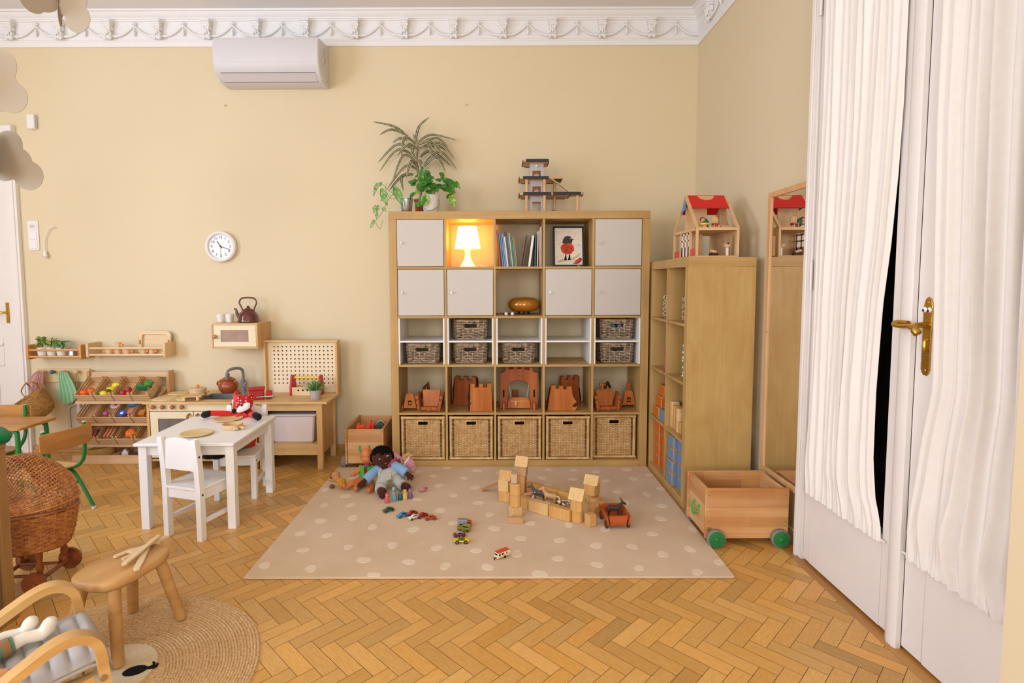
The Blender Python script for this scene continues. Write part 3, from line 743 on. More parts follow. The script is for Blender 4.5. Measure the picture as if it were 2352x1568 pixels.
# ---- tall shelf on the right, its open front facing left
TX,TY=1.865,.0385
tsd=.39
ts=thing('cube_shelf','tall narrow birch cube shelf turned sideways under the dollhouse','shelf',(TX,TY,0))
TW,TH=.80,1.49
p('top_panel',M_BIRCHX,lambda b: b.box(0,tsd,-TW,0,TH-.055,TH,.0015),ts)
p('bottom_panel',M_BIRCHX,lambda b: b.box(0,tsd,-TW+.0551,-.0551,0,.055,.0015),ts)
p('side_panel',M_BIRCHF,lambda b: b.box(0,tsd,-TW,-TW+.055,0,TH-.055,.0015),ts)
p('side_panel',M_BIRCH,lambda b: b.box(0,tsd,-.055,0,0,TH-.055,.0015),ts)
p('upright',M_BIRCH,lambda b: b.box(.001,tsd-.002,-TW/2-.008,-TW/2+.008,.055,TH-.055,.0008),ts)
TCW=TW/2-.008-.055;TP=(TH-.11-3*.016)/4+.016
for r in range(1,4):
    z=TH-.055-r*TP
    p('shelf_board',M_BIRCHX,lambda b: [b.box(.001,tsd-.002,y0+.0004,y0+TCW-.0004,z,z+.016,.0008) for y0 in (-TW+.055,-TW/2+.008)],ts)
def tcell(c,r): # c 0 far (left in view), 1 near ; returns y0 (near edge) and floor z
    return TY+(-TW/2+.008 if c == 0 else -TW+.055),TH-.055-(r+1)*TP+.016
# ---- mirror leaning on the right wall
M_MFRAME=wood('mirror_frame','#dfb07c','#cf9a62','z',.8,.5,knots=9)
mr=thing('wall_mirror','tall narrow mirror in a thin pine frame between tall shelf and glazed doors','mirror',(2.275,-1.05,.275))
fw=.03
p('frame',M_MFRAME,lambda b: [b.box(0,.02,-.218,-.218+fw,0,1.563,.002),b.box(0,.02,.218-fw,.218,0,1.563,.002),b.box(0,.02,-.218+fw,.218-fw,0,fw,.002),b.box(0,.02,-.218+fw,.218-fw,1.563-fw,1.563,.002)],mr)
M_MIRROR=plain('mirror_silver','#e8e6e2',.01,.5,1.0)
p('mirror_glass',M_MIRROR,lambda b: b.box(.008,.012,-.218+fw+.0003,.218-fw-.0003,fw+.0003,1.563-fw-.0003),mr)
# ------------------------------------------------------------------ things in the big cube shelf
C0=lambda c,r: cell(c,r)
# table lamp
def shademat():
    m,nt,b=newmat('lamp_shade');b.inputs['Base Color'].default_value=lin('#fff6e6');b.inputs['Roughness'].default_value=.6
    b.inputs['Emission Color'].default_value=(1,.50,.11,1);b.inputs['Emission Strength'].default_value=6.5
    return m
t=thing('table_lamp','lit white table lamp with a bell foot in the top row of the cube shelf','lamp',(.549,.17,1.4601))
b=MB();b.lathe([(.060,0),(.060,.004),(.048,.02),(.034,.045),(.024,.07),(.0195,.095),(.020,.115),(.028,.128),(.05,.137),(.092,.140)],32,cap=False);b.lathe([(.060,0),(.001,.0)],32,cap=False);fm=plain('lamp_foot_glow','#fbf3e4',.35);fb=fm.node_tree.nodes['Principled BSDF'];fb.inputs['Emission Color'].default_value=(1,.62,.2,1);fb.inputs['Emission Strength'].default_value=1.2;b.build('foot',fm,t)  # light falling on the foot is put in as emission
b=MB();b.lathe([(.097,.138),(.095,.141),(.070,.292),(.066,.297),(.001,.299)],36,cap=False);b.build('shade',shademat(),t)
b=MB();b.tube(bez([(.07,.0,.006),(.09,.03,.02),(.11,.02,.006),(.14,.03,.006),(.16,.06,.006)],8),.003,6);b.build('cord',M_WHITE,t)
# books
def book(x,lean,h,th,dp,col,y0,lab,grp,z=1.4601,pages='#efe9dc'):
    """upright picture book; x is the foot of its spine, lean tips the top sideways"""
    nm='book_cover_'+col[1:]
    t=thing('picture_book',lab,'book',(x,y0,z),0,grp);t.rotation_euler=(0,lean,0)
    b=MB();b.box(-th/2,-th/2+.0016,0,dp,0,h,.0004);b.box(th/2-.0016,th/2,0,dp,0,h,.0004);b.box(-th/2+.0016,th/2-.0016,0,.0016,0,h,.0003);b.build('cover',plain(nm,col,.35,.5,var=.1,vscale=14),t)
    b=MB();b.box(-th/2+.0017,th/2-.0017,.0018,dp-.004,.003,h-.003);b.build('pages',plain('paper',pages,.8),t)
BL=[('#b5402c',.262,.010,'red spined book at the left end of the leaning row'),('#3a78a8',.245,.012,'thick blue book next to the red spined one'),('#5b94bf',.228,.010,'light blue book in the leaning row, third from the left'),
      ('#8fa7c9',.236,.008,'pale lilac blue book in the leaning row'),('#e4ddcf',.215,.011,'white book in the middle of the leaning row'),('#1f3f5e',.256,.010,'dark navy book behind the white one in the leaning row'),
      ('#4a7f86',.246,.009,'teal book in the leaning row'),('#d2ab45',.240,.010,'mustard yellow book in the leaning row'),('#2f6b9a',.226,.009,'mid blue book right of the mustard one'),('#4f9a4d',.214,.008,'green book near the right end of the leaning row'),('#d98a6a',.204,.006,'thin salmon book at the right end of the leaning row')]
x=.782
for i,(c,h,th,lab) in enumerate(BL):
    ln=-.085 if i == 0 else -.112;x += th/2/cos(ln)+(.0012 if i != 1 else .009)
    book(x,ln,h,th,.19,c,.05+.004*(i % 3),lab,'picture books leaning left',z=1.4604+th/2*abs(sin(ln)))
    x += th/2/cos(ln)+.0006
BR=[('#c9c2b4',.285,.010,.0,'tall cream book standing against the right side of the book cell'),('#d88f7c',.262,.009,.0,'salmon pink book beside the tall cream one'),('#c4d3bf',.25,.008,.02,'pale green book in the right hand group'),('#2c6a68',.235,.008,.03,'dark teal book in the right hand group'),
      ('#e9e6e2',.222,.016,.13,'thick white book leaning right'),('#4b3a33',.226,.006,.155,'thin dark brown book at the outer end of the right hand group')]
pf,pth,pl=1.0885,0,0
for i,(c,h,th,ln,lab) in enumerate(BR):
    face=min(pf-pth/2,pf-pth/2+h*sin(pl));foot=face-h*sin(ln)-th/2/cos(ln)-.0015
    book(foot,ln,h,th,.19,c,.05,lab,'picture books leaning right',z=1.4604+th/2*abs(sin(ln)));pf,pth,pl=foot,th/cos(ln),ln
# framed robin painting
t=thing('framed_picture','black framed watercolour of a robin leaning in the top row','picture',(1.2915,.115,1.4634));t.rotation_euler=(R_(-9),0,0)
W_,H_=.226,.298
b=MB();k=.012
for q in ((-W_/2,-W_/2+k,0,H_),(W_/2-k,W_/2,0,H_)): b.box(q[0],q[1],0,.018,q[2],q[3],.001)
b.box(-W_/2+k,W_/2-k,0,.018,0,k,.001);b.box(-W_/2+k,W_/2-k,0,.018,H_-k,H_,.001);b.build('frame',M_BLACK,t)
pa=MB();pa.box(-W_/2+k,W_/2-k,.008,.012,k,H_-k);pap=pa.build('painting',[plain('water_paper','#e9e2d2',.7,.2,var=.05,vscale=30)],t)
b=MB();yy=.0076;P=lambda pts: [(x_,z_) for x_,z_ in pts]
def blob(cx,cz,rx,rz,mi,n=22,jag=0,seed=1,d=0):
    r=random.Random(seed);b.prism([(cx+rx*(1+jag*r.uniform(-1,1))*cos(2*pi*i/n),cz+rz*(1+jag*r.uniform(-1,1))*sin(2*pi*i/n)) for i in range(n)],yy-d-.0002,yy,'xz',mi)
blob(-.008,.136,.049,.044,1,30,.07,3);blob(-.010,.126,.040,.034,2,26,.12,4,.0002)
b.prism([(-.046,.173),(-.040,.2),(-.026,.222),(-.004,.229),(.018,.222),(.027,.206),(.030,.203),(.046,.2005),(.030,.197),(.028,.185),(.024,.173),(-.01,.170)],yy-.0004,yy,'xz',0)
b.prism([(.010,.212),(.020,.213),(.022,.206),(.012,.205)],yy-.0006,yy,'xz',5)
for x0 in (-.022,.006): b.prism([(x0,.095),(x0+.004,.095),(x0+.002,.06),(x0-.012,.048),(x0-.002,.054),(x0+.008,.046),(x0-.003,.06)],yy-.0005,yy,'xz',0)
b.prism([(-.088,.034),(-.06,.05),(-.01,.056),(.03,.064),(.06,.082),(.082,.101),(.086,.094),(.066,.072),(.03,.05),(-.02,.042),(-.08,.030)],yy-.0003,yy,'xz',3)
rn=random.Random(9)
for i in range(46):
    blob(rn.uniform(-.092,.092),rn.uniform(.02,.275),rn.uniform(.0012,.005),rn.uniform(.0012,.004),rn.choice([1,1,3,4,4]),8,.3,i)
b.build('brushwork',[plain('paint_charcoal','#3a3733',.7,var=.3,vscale=60),plain('paint_orange','#d8492a',.7,var=.35,vscale=50),plain('paint_rust','#b93a1c',.7,var=.4,vscale=70),plain('paint_ochre','#cdb07a',.7,var=.15,vscale=40),plain('paint_grey','#8b8478',.7),plain('paint_eye','#c9c2b2',.6)],pap,recalc=True)
# small red bird in front of it
M_RED=plain('toy_red','#c0211f',.4,.5)
t=thing('toy_bird','tiny red wooden bird perched in front of the framed robin','toy bird',(1.345,.03,1.4602))
b=MB();b.ball((0,0,.036),(.026,.014,.014),14,9,rot=(0,R_(-30),0));b.ball((.016,0,.05),.0125,12,8);b.tube([(-.016,0,.026),(-.034,0,.018)],[.008,.004],6,flat=(1,.5));b.build('body',M_RED,t)
b=MB();b.cyl((.027,0,.05),(.036,0,.048),.003,.0005,6);b.build('beak',plain('beak_yellow','#caa24a',.5),t)
b=MB()
for s in (-1,1): b.cyl((.002,s*.004,.024),(.006+s*.004,s*.006,.002),.0016,seg=6);b.box(-.002+s*.004,.018+s*.004,s*.006-.002,s*.006+.002,0,.003,.001)
b.build('feet',plain('beak_yellow','#caa24a',.5),t)
# amber drum with two mallets
t=thing('tongue_drum','glossy amber oval drum on stubby dark feet in the cube shelf','drum',(.964,.17,1.1122))
b=MB();b.lathe([(.001,.018),(.06,.02),(.094,.03),(.113,.05),(.120,.072),(.113,.094),(.094,.114),(.06,.126),(.001,.128)],40,cap=False)
b.build('body',plain('amber_lacquer','#b5741b',.16,.6,metal=.35,var=.25,vscale=7,coat=.6),t)
for a in (40,140,270): f=MB();f.cyl((.05*cos(R_(a)),.05*sin(R_(a)),0),(.045*cos(R_(a)),.045*sin(R_(a)),.022),.009);f.build('foot',M_BLACK,t)
M_MSTICK=wood('dark_stick','#5b3a24','#3d2415','y')
for x_,lab in ((.831,'left of the two white ended drum mallets in the cube shelf'),(.876,'right drum mallet with white ball, nearer the amber drum')):
    t=thing('drum_mallet',lab,'mallet',(x_,.035,1.1092),0,'drum mallets')
    b=MB();b.ball((0,0,.0125),.0125,14,9);b.build('ball',M_WHITE,t);b=MB();b.cyl((0,.011,.0125),(-.02,.2,.005),.0035,seg=8);b.build('stick',M_MSTICK,t)

# ---- grey willow baskets
def willow(name='willow_grey'):
    m,nt,b=newmat(name);tc=N(nt,'ShaderNodeTexCoord');n=N(nt,'ShaderNodeTexNoise');n.inputs['Scale'].default_value=45;n.inputs['Detail'].default_value=4
    L(nt,tc.outputs['Object'],n.inputs['Vector']);r=N(nt,'ShaderNodeValToRGB');r.color_ramp.elements[0].position=.3;r.color_ramp.elements[1].position=.72
    r.color_ramp.elements[0].color=lin('#6a543f');r.color_ramp.elements[1].color=lin('#c6ad8c');L(nt,n.outputs['Fac'],r.inputs['Fac']);L(nt,r.outputs['Color'],b.inputs['Base Color']);b.inputs['Roughness'].default_value=.6
    return m
M_WILLOW=willow()
def ringpath(w,d,r):
    P=rrect(w,d,r,6);P=[Vector((a,b_)) for a,b_ in P];n=len(P);ln=[0]
    for i in range(n): ln.append(ln[-1]+(P[(i+1) % n]-P[i]).length)
    def f(u):
        s=(u % 1)*ln[-1]
        for i in range(n):
            if s <= ln[i+1]+1e-9:
                q=(s-ln[i])/max(ln[i+1]-ln[i],1e-9);return P[i].lerp(P[(i+1) % n],q)
        return P[0]
    return f
def willow_basket():
    w,d,h=.236,.29,.134;f=ringpath(w,d,.03)
    def S(u,v):
        p=f(u)*(1-.07*(1-v));return (p.x,p.y,.006+v*h)
    t=thing('willow_basket','','basket')
    hole=lambda u,v: .62 < v < .86 and abs(S(u,v)[0]) < .043 and S(u,v)[1] < -d/2*.9 and abs(S(u,v)[0]) > .004
    b=MB();b.weave(S,26,11,.0055,.0042,.0056,.0042,sub=3,jit=.0012,skip=hole)
    b.build('woven_body',M_WILLOW,t,angle=80)
    b=MB()
    for q in range(3): b.tube([(Vector(S(k/60,1))+Vector((0,0,.003+.004*sin(k*1.1+q*2.1)))+(Vector((f(k/60).x,f(k/60).y,0)).normalized()*.004*cos(k*1.1+q*2.1))) for k in range(60)],.0042,6,closed=True)
    b.build('braided_rim',M_WILLOW,t,angle=80)
    b=MB();b.box(-.105,.105,-.13,.13,.002,.006);b.build('base',M_WILLOW,t)
    b=MB();b.box(-.1,.1,-.125,.125,.008,.010);b.build('liner',M_DARK,t)
    return t
WB=[(1,.1715,'willow basket on the upper white insert beside the lamp column',1),(4,.1715,'willow basket with a turquoise toy behind its grip, upper right insert',1),
      (0,.0,'willow basket in the lower left insert',0),(1,.0,'willow basket below another one in the second column',0),(2,.0,'willow basket in the middle column under an empty insert',0),(4,.0,'willow basket in the lower right insert',0)]
wb0=willow_basket()
for i,(c,dz,lab,up) in enumerate(WB):
    x,z=cell(c,2);px_={0: .220,1: .573,2: .921,4: 1.64}[c];L_=(px_,.195,z+dz+.001)
    if i == 0: wb0.location=L_;wb0['label']=lab;wb0['group']='grey willow baskets'
    else: dup(wb0,L_,rnd.uniform(-.03,.03),lab,'grey willow baskets')
def scrap(name,lab,loc,r,col,cat='toy'):
    b=MB();b.ball((0,0,r[2]),r,10,7);one(name,b,plain('scrap_'+col[1:],col,.5),lab,cat,loc)
x,z=cell(4,2)
scrap('toy_block','turquoise toy seen through the grip of the upper right willow basket',(1.617,.115,z+.1715+.0135+.05),(.022,.02,.03),'#2a9a8c')
scrap('toy_block','violet toy beside the turquoise one inside the upper right willow basket',(1.668,.115,z+.1715+.0135+.05),(.022,.02,.03),'#7d6aa0')
# ---- pale rattan drawers
def rattan():
    m,nt,b=newmat('rattan');tc=N(nt,'ShaderNodeTexCoord');n=N(nt,'ShaderNodeTexNoise');n.inputs['Scale'].default_value=26;n.inputs['Detail'].default_value=5
    L(nt,tc.outputs['Object'],n.inputs['Vector']);r=N(nt,'ShaderNodeValToRGB');r.color_ramp.elements[0].position=.28;r.color_ramp.elements[1].position=.7
    r.color_ramp.elements[0].color=lin('#b98748');r.color_ramp.elements[1].color=lin('#e0bb80');L(nt,n.outputs['Fac'],r.inputs['Fac']);L(nt,r.outputs['Color'],b.inputs['Base Color']);b.inputs['Roughness'].default_value=.5
    return m
M_RATTAN=rattan()
def rattan_basket():
    w,d,h=.318,.33,.322;t=thing('rattan_basket','','basket');b=MB()
    x0=-w/2;fr=.022
    def side(S,nu,nv,hole=None): b.weave(S,nu,nv,.0026,.0022,.0042,.0024,closed=False,sub=2,jit=.0006,skip=hole)
    hole=lambda u,v: .855 < v < .955 and .37 < u < .63
    side(lambda u,v: (x0+.038+u*(w-.076),0,fr+.002+v*(h-2*fr-.004)),12,34,hole)
    # open edge columns: only every strand, seen as slits between the rim and the field
    for s in (0,1):
        for k in range(30):
            z=fr+.006+k*(h-2*fr-.012)/29;xa=x0+fr-.003 if s == 0 else x0+w-.040;b.tube([(xa,-.001,z),(xa+.021,.001,z+.002*(1 if s else -1))],1,5,flat=(.0018,.0027))
    side(lambda u,v: (x0+.004,d-u*(d-.02)-.01,fr+v*(h-2*fr)),10,30);side(lambda u,v: (-x0-.004,.01+u*(d-.02),fr+v*(h-2*fr)),10,30)
    side(lambda u,v: (-x0-.01-u*(w-.02),d-.004,fr+v*(h-2*fr)),10,30)
    b.build('woven_body',M_RATTAN,t,angle=80)
    r=MB()
    def wrap(p0,p1,n):      # wrapped frame bars: many short windings
        p0,p1=Vector(p0),Vector(p1);q=[];rr=[]
        for k in range(n*2+1): q.append(p0.lerp(p1,k/(n*2)));rr.append(.0102 if k % 2 else .0112)
        r.tube(q,rr,8)
    for y in (0,d-.008):
        wrap((x0+.011,y,.011),(x0+.011,y,h-.011),40);wrap((-x0-.011,y,.011),(-x0-.011,y,h-.011),40);wrap((x0,y,.011),(-x0,y,.011),42);wrap((x0,y,h-.011),(-x0,y,h-.011),42)
    for x_ in (x0+.011,-x0-.011): wrap((x_,0,h-.011),(x_,d-.008,h-.011),40);wrap((x_,0,.011),(x_,d-.008,.011),40)
    r.build('frame',M_RATTAN,t,angle=60)
    g=MB();zc=fr+.905*(h-2*fr);g.tube([(p_[0],0,zc+p_[1]) for p_ in rrect(.075,.034,.008,4)],.0032,6,closed=True);g.build('grip',M_RATTAN,t)
    g=MB();g.box(x0+.02,-x0-.02,.02,d-.03,.014,h-.04);g.build('inner_dark',plain('basket_inner_shade','#1a120a',.9,.1),t)  # near-black block; shade inside the basket is put into its colour
    return t
rb0=rattan_basket()
RB=['leftmost rattan drawer basket in the bottom row, next to the dolls','second rattan drawer basket from the left in the bottom row','middle rattan drawer basket with a pale toy behind its grip','fourth rattan drawer basket from the left in the bottom row','rightmost rattan drawer basket, pushed deeper into its cell']
for c in range(5):
    x,z=cell(c,4);L_=(x+CW/2+(.002 if c < 4 else -.006),.010 if c < 4 else .045,z+.0012)
    if c == 0: rb0.location=L_;rb0['label']=RB[0];rb0['group']='rattan drawer baskets'
    else: dup(rb0,L_,0,RB[c],'rattan drawer baskets')
# ---- wooden castle parts in the fourth row
M_CASTLE=wood('castle_red_wood','#b8642c','#954619','z',.6,.45)
M_CASTLEL=wood('castle_orange_wood','#cf7d34','#ad5c22','z',.6,.45)
M_BARK=plain('bark','#4a2a1a',.9,.1,var=.6,vscale=40,bump=1,bscale=60)
ZR=cell(0,3)[1]+.0003
def crenel(x0,x1,z0,z1,n,d,slope=.0,curve=None):
    """wall outline with n merlons of depth d"""
    P=[(x0,z0)];k=2*n-1;a,c=x0+slope,x1-slope
    for i in range(k):
        q0,q1=a+(c-a)*i/k,a+(c-a)*(i+1)/k;zz=z1 if i % 2 == 0 else z1-d
        P += [(q0,zz),(q1,zz)]
    return P+[(x1,z0)]
def barkedge(mb,pts,wd,y0,y1):
    rn=random.Random(5)
    mb.tube([(p_[0],(y0+y1)/2,p_[1]) for p_ in pts],1,10,flat=((y1-y0)/2*1.02,wd))
def tower(lab,loc,rz,w,h,n,slope,th,mat,bl,br):
    t=thing('castle_tower',lab,'toy castle',loc,rz,'wooden castle towers');b=MB();b.prism(crenel(-w/2,w/2,0,h,n,.028,slope),0,th,'xz',bev=.002);b.build('wall_block',mat,t)
    k=MB()
    if bl: k.tube([(-w/2+slope*q-.001+.003*sin(q*9),th/2,.004+(h-.012)*q) for q in [i/10 for i in range(11)]],[.011,.013,.012,.014,.012,.013,.012,.011,.012,.011,.009],8,flat=(1,th/.024));k.build('bark_edge',M_BARK,t);k=MB()
    if br: k.tube([(w/2-slope*q+.001+.004*sin(q*7),th/2,.004+(h-.012)*q) for q in [i/10 for i in range(11)]],[.012,.013,.015,.014,.012,.014,.012,.011,.012,.011,.009],8,flat=(1,th/.024))
    if k.v: k.build('bark_edge',M_BARK,t)
    return t
tower('castle tower with dark bark edge standing behind the front tower, second column',(.52,.24,ZR),R_(-14),.20,.222,3,.018,.04,M_CASTLE,1,1)
tower('front castle tower with pale bark edge on its left, second column',(.647,.04,ZR),R_(6),.165,.205,3,.006,.045,M_CASTLEL,1,0)
tower('narrow castle tower turned sideways behind the knotted tower',(1.325,.26,ZR),R_(16),.165,.222,3,.012,.04,M_CASTLE,0,1)
t=thing('castle_tower','front castle tower with a dark knot at its lower right corner','toy castle',(1.243,.05,ZR),0,'wooden castle towers')
b=MB();b.prism([(-.112,0),(-.095,.12),(-.086,.165),(-.084,.19),(-.05,.19),(-.05,.165),(-.026,.163),(-.026,.185),(.006,.183),(.006,.160),(.03,.160),(.03,.182),(.066,.18),(.076,.11),(.11,.052),(.106,.02),(.09,0)],0,.045,'xz',bev=.003);b.build('wall_block',M_CASTLEL,t)
b=MB();b.ball((.093,-.001,.045),(.022,.006,.013),12,8,rot=(0,R_(-40),0));b.build('knot',M_BARK,t)
b=MB();b.tube([(-.110+.026*q,.0225,.004+.17*q) for q in [i/8 for i in range(9)]],[.011,.012,.01,.012,.011,.010,.011,.01,.008],8,flat=(1,1.9));b.build('bark_edge',M_BARK,t)
# gate
t=thing('castle_gate','arched wooden castle gate with a lowered drawbridge','toy castle',(.926,.12,ZR))
b=MB();o_=[]
mer=[(-.142,0),(-.140,.27),(-.10,.286),(-.10,.316),(-.075,.316),(-.075,.296),(-.04,.300),(-.04,.324),(-.012,.324),(-.012,.302),(.018,.302),(.018,.323),(.046,.322),(.046,.298),(.078,.292),(.078,.316),(.104,.312),(.104,.284),(.140,.27),(.142,0),(.084,0),(.082,.17),(.06,.2),(.03,.213),(0,.216),(-.03,.213),(-.06,.2),(-.082,.17),(-.084,0)]
b.prism(mer,0,.03,'xz',bev=.0025);b.build('arch',M_CASTLE,t)
for s in (-1,1): b=MB();b.prism([(s*.113+q[0],.115+q[1]) for q in rrect(.013,.058,.006,4)],-.0008,.001,'xz');b.build('arrow_slit',M_DARK,t)
b=MB();b.prism([(q[0],.012+q[1]) for q in [(-.085,0),(-.078,.062),(-.055,.080),(.055,.080),(.078,.062),(.085,0)]],-.03,-.014,'xz',bev=.002);b.build('drawbridge',M_CASTLEL,t)
for s in (-1,1): b=MB();b.box(s*.112-.008,s*.112+.008,-.045,.0,0,.05,.003);b.build('foot',M_CASTLEL,t)
b=MB()
for s in (-1,1): b.tube([(s*.058,-.02,.088),(s*.075,.005,.19)],.0014,5)
b.tube([(-.06,-.0315,.064),(.06,-.0315,.066)],.0014,5);b.tube(bez([(-.02,-.033,.066),(-.026,-.036,.05),(-.018,-.034,.04),(-.03,-.035,.036)],4),.003,5);b.build('string',plain('string_white','#ddd3c2',.8),t)
b=MB();b.cyl((0,-.012,.247),(0,.002,.247),.006,seg=10);b.ball((0,-.013,.247),.008,10,7);b.build('peg',M_CASTLEL,t)
t=thing('toy_chair','tiny brown wooden chair inside the castle gate arch','toy furniture',(.905,.27,ZR))
b=MB();b.box(-.024,.024,0,.04,.04,.048,.002);b.box(-.024,.024,.034,.04,.048,.105,.002)
for sx in (-1,1):
    for sy in (.005,.035): b.box(sx*.02-.003,sx*.02+.003,sy-.003,sy+.003,0,.04)
b.build('seat_and_back',M_CASTLE,t)
# catapults and carts
def catapult(lab,loc,rz,arm):
    t=thing('toy_catapult',lab,'toy castle',loc,rz,'wooden castle catapults')
    b=MB();b.prism([(-.046,.02),(-.046,.034),(-.030,.118),(-.018,.130),(.018,.130),(.030,.118),(.046,.034),(.046,.02)],0,.018,'xz',bev=.002);b.box(-.044,.044,.018,.11,.02,.036,.003);b.build('front_board',M_CASTLEL,t)
    b=MB();b.box(-.013,.013,-.0008,.001,.042,.078);b.build('opening',M_DARK,t);b=MB();b.box(-.008,.008,-.004,-.0004,.05,.066,.002);b.build('latch',M_CASTLEL,t)
    for sx in (-1,1):
        for y in (.018,.09):
            w_=MB();w_.cyl((sx*.050,y,.022),(sx*.062,y,.022),.022,seg=20);w_.cyl((sx*.062,y,.022),(sx*.066,y,.022),.006,seg=10);w_.build('wheel',M_CASTLE,t)
    if arm: b=MB();b.prism([(-.014,.105),(-.016,.18),(.014,.182),(.014,.105)],.024,.034,'xz',bev=.003);b.cyl((0,.02,.185),(0,.02,.195),.007,.003);b.cyl((0,.018,.155),(0,.024,.155),.011,seg=14);b.build('throwing_arm',M_CASTLE,t)
catapult('small wheeled wooden catapult body without an arm in the leftmost castle cell',(.123,.06,ZR),0,0)
catapult('wheeled wooden catapult with raised arm in the rightmost castle cell',(1.752,.15,ZR),0,1)
def cart(lab,loc,rz,roll):
    t=thing('toy_siege_ramp',lab,'toy castle',loc,rz,'wooden castle ramps')
    b=MB();b.prism([(-.055,.02),(-.068,.145),(.068,.145),(.055,.02)],.0,.016,'xz',bev=.002);k=b;b.build('back_board',M_CASTLEL,t).rotation_euler=(R_(-18),0,0)
    for s in (-1,1):
        b=MB();b.prism([(0,0),(-.06,0),(-.062,.06),(-.02,.11),(.04,.125),(.06,.02)],-.009,.009,'yz',bev=.002)
        for q,z in enumerate((.012,.05,.085)): b.box(-.012,.012,-.07+q*.006,-.045,z,z+.024,.003)
        o=b.build('side_board',M_CASTLE,t);o.location=(s*.072,0,0);o.rotation_euler=(0,R_(s*10),0)
    b=MB();b.box(-.062,.062,-.06,-.036,.004,.028,.003);b.box(-.014,.014,-.068,-.05,0,.03,.003);b.build('front_bar',M_CASTLE,t)
    if roll: b=MB();b.cyl((-.04,.02,.178),(-.005,.02,.178),.006);b.cyl((-.044,.02,.178),(-.036,.02,.178),.013,seg=16);b.cyl((-.008,.02,.178),(0,.02,.178),.013,seg=16);b.box(-.028,-.02,.012,.03,.138,.176);b.build('winding_reel',M_CASTLEL,t);b=MB();b.tube([(0,.03,.15),(.03,.06,.185),(.06,.09,.14)],.010,8);b.build('bark_edge',M_BARK,t)
    else: b=MB();b.tube([(-.085,.05,.06),(-.055,.06,.15),(-.03,.06,.19),(-.025,.06,.13)],.013,8,flat=(1,.6));b.build('bark_edge',M_BARK,t)
cart('orange wooden siege ramp beside the armless catapult',(.272,.08,ZR+.009),R_(-4),0)
cart('wooden siege ramp with a winding reel, right castle cell',(1.566,.08,ZR+.009),R_(6),1)
scrap('cloth_bundle','purple cloth peeping out over the middle rattan basket',(.86,.12,cell(2,4)[1]+.3232),(.07,.05,.0045),'#6d4a66','cloth')
scrap('cloth_bundle','dark blue cloth peeping out over the middle rattan basket',(1.0,.12,cell(2,4)[1]+.3232),(.05,.05,.0045),'#2f3f78','cloth')

# ------------------------------------------------------------------ on top of the cube shelf
def leafmat(name,c1,c2,sc=60):
    m,nt,b=newmat(name);tc=N(nt,'ShaderNodeTexCoord');n=N(nt,'ShaderNodeTexNoise');n.inputs['Scale'].default_value=sc;n.inputs['Detail'].default_value=3
    L(nt,tc.outputs['Object'],n.inputs['Vector']);r=N(nt,'ShaderNodeValToRGB');r.color_ramp.elements[0].position=.35;r.color_ramp.elements[1].position=.65
    r.color_ramp.elements[0].color=lin(c1);r.color_ramp.elements[1].color=lin(c2);L(nt,n.outputs['Fac'],r.inputs['Fac']);L(nt,r.outputs['Color'],b.inputs['Base Color'])
    b.inputs['Roughness'].default_value=.38;b.inputs['Specular IOR Level'].default_value=.45
    return m
M_DRAC=leafmat('dracaena_green','#3e4a26','#5f6a3a',40);M_DRACE=leafmat('dracaena_edge','#b9a583','#d3c3a0',40)
M_POTH=leafmat('pothos_green','#2c6a1e','#47862c',20);M_POTHV=leafmat('pothos_variegated','#3f8228','#b4c85a',55)
M_MONS=leafmat('vine_green','#4a8a35','#74a84c',30);M_STEM=plain('stem_green','#6f8a3a',.5)
M_TERRA=plain('terracotta','#9a4a2a',.7,.2,var=.1,vscale=20)
def strap_leaf(mb,pts,wd,up=(0,0,1),n=14):
    """long arching leaf: dark blade, pale margins and midline"""
    Q=bez(pts,max(3,n//(len(pts)-1)));m=len(Q);rows=[]
    for i,p_ in enumerate(Q):
        t=i/(m-1);T=(Q[min(i+1,m-1)]-Q[max(i-1,0)]).normalized();B=T.cross(Vector((.15,-1,.25)));B=B.normalized() if B.length > 1e-5 else Vector((0,0,1))
        Nn=T.cross(B);w_=wd*(sin(pi*min(1,.12+.88*t))**.7)*(1-t*.25)+.001
        rows.append([p_+B*(w_*s)+Nn*(w_*.35*abs(s)) for s in (-1,-.72,-.12,.12,.72,1)])
    b0=len(mb.v);k=6;vs=[q for r in rows for q in r];mb.v += [mb.M @ q for q in vs]
    for i in range(m-1):
        for j in range(5):
            mb.f.append((b0+i*k+j,b0+(i+1)*k+j,b0+(i+1)*k+j+1,b0+i*k+j+1));mb.m.append(1 if j in (0,2,4) else 0)
def heart(mb,base,tip,nrm,wd,mi=0,holes=False,curl=.2):
    base,tip,nrm=Vector(base),Vector(tip),Vector(nrm);T=tip-base;Ln=T.length;T.normalize();B=T.cross(nrm).normalized();Nn=B.cross(T);prof=[(-.12,.30),(.0,.62),(.12,.88),(.28,1),(.45,.93),(.62,.72),(.8,.42),(.92,.16),(1,.01)]
    rows=[]
    for t,w_ in prof:
        r=[]
        for s in (-1,-.6,-.25,0,.25,.6,1):
            tt=t if abs(s) > .1 or t > 0 else 0.0
            r.append(base+T*(Ln*tt)+B*(wd*w_*s)+Nn*(wd*.22*abs(s)-curl*Ln*t*t*.6))
        rows.append(r)
    b0=len(mb.v);mb.v += [mb.M @ q for r in rows for q in r];k=7
    for i in range(len(rows)-1):
        for j in range(k-1):
            if holes and i in (2,4,5) and j in (1,4): continue
            mb.f.append((b0+i*k+j,b0+(i+1)*k+j,b0+(i+1)*k+j+1,b0+i*k+j+1));mb.m.append(mi)
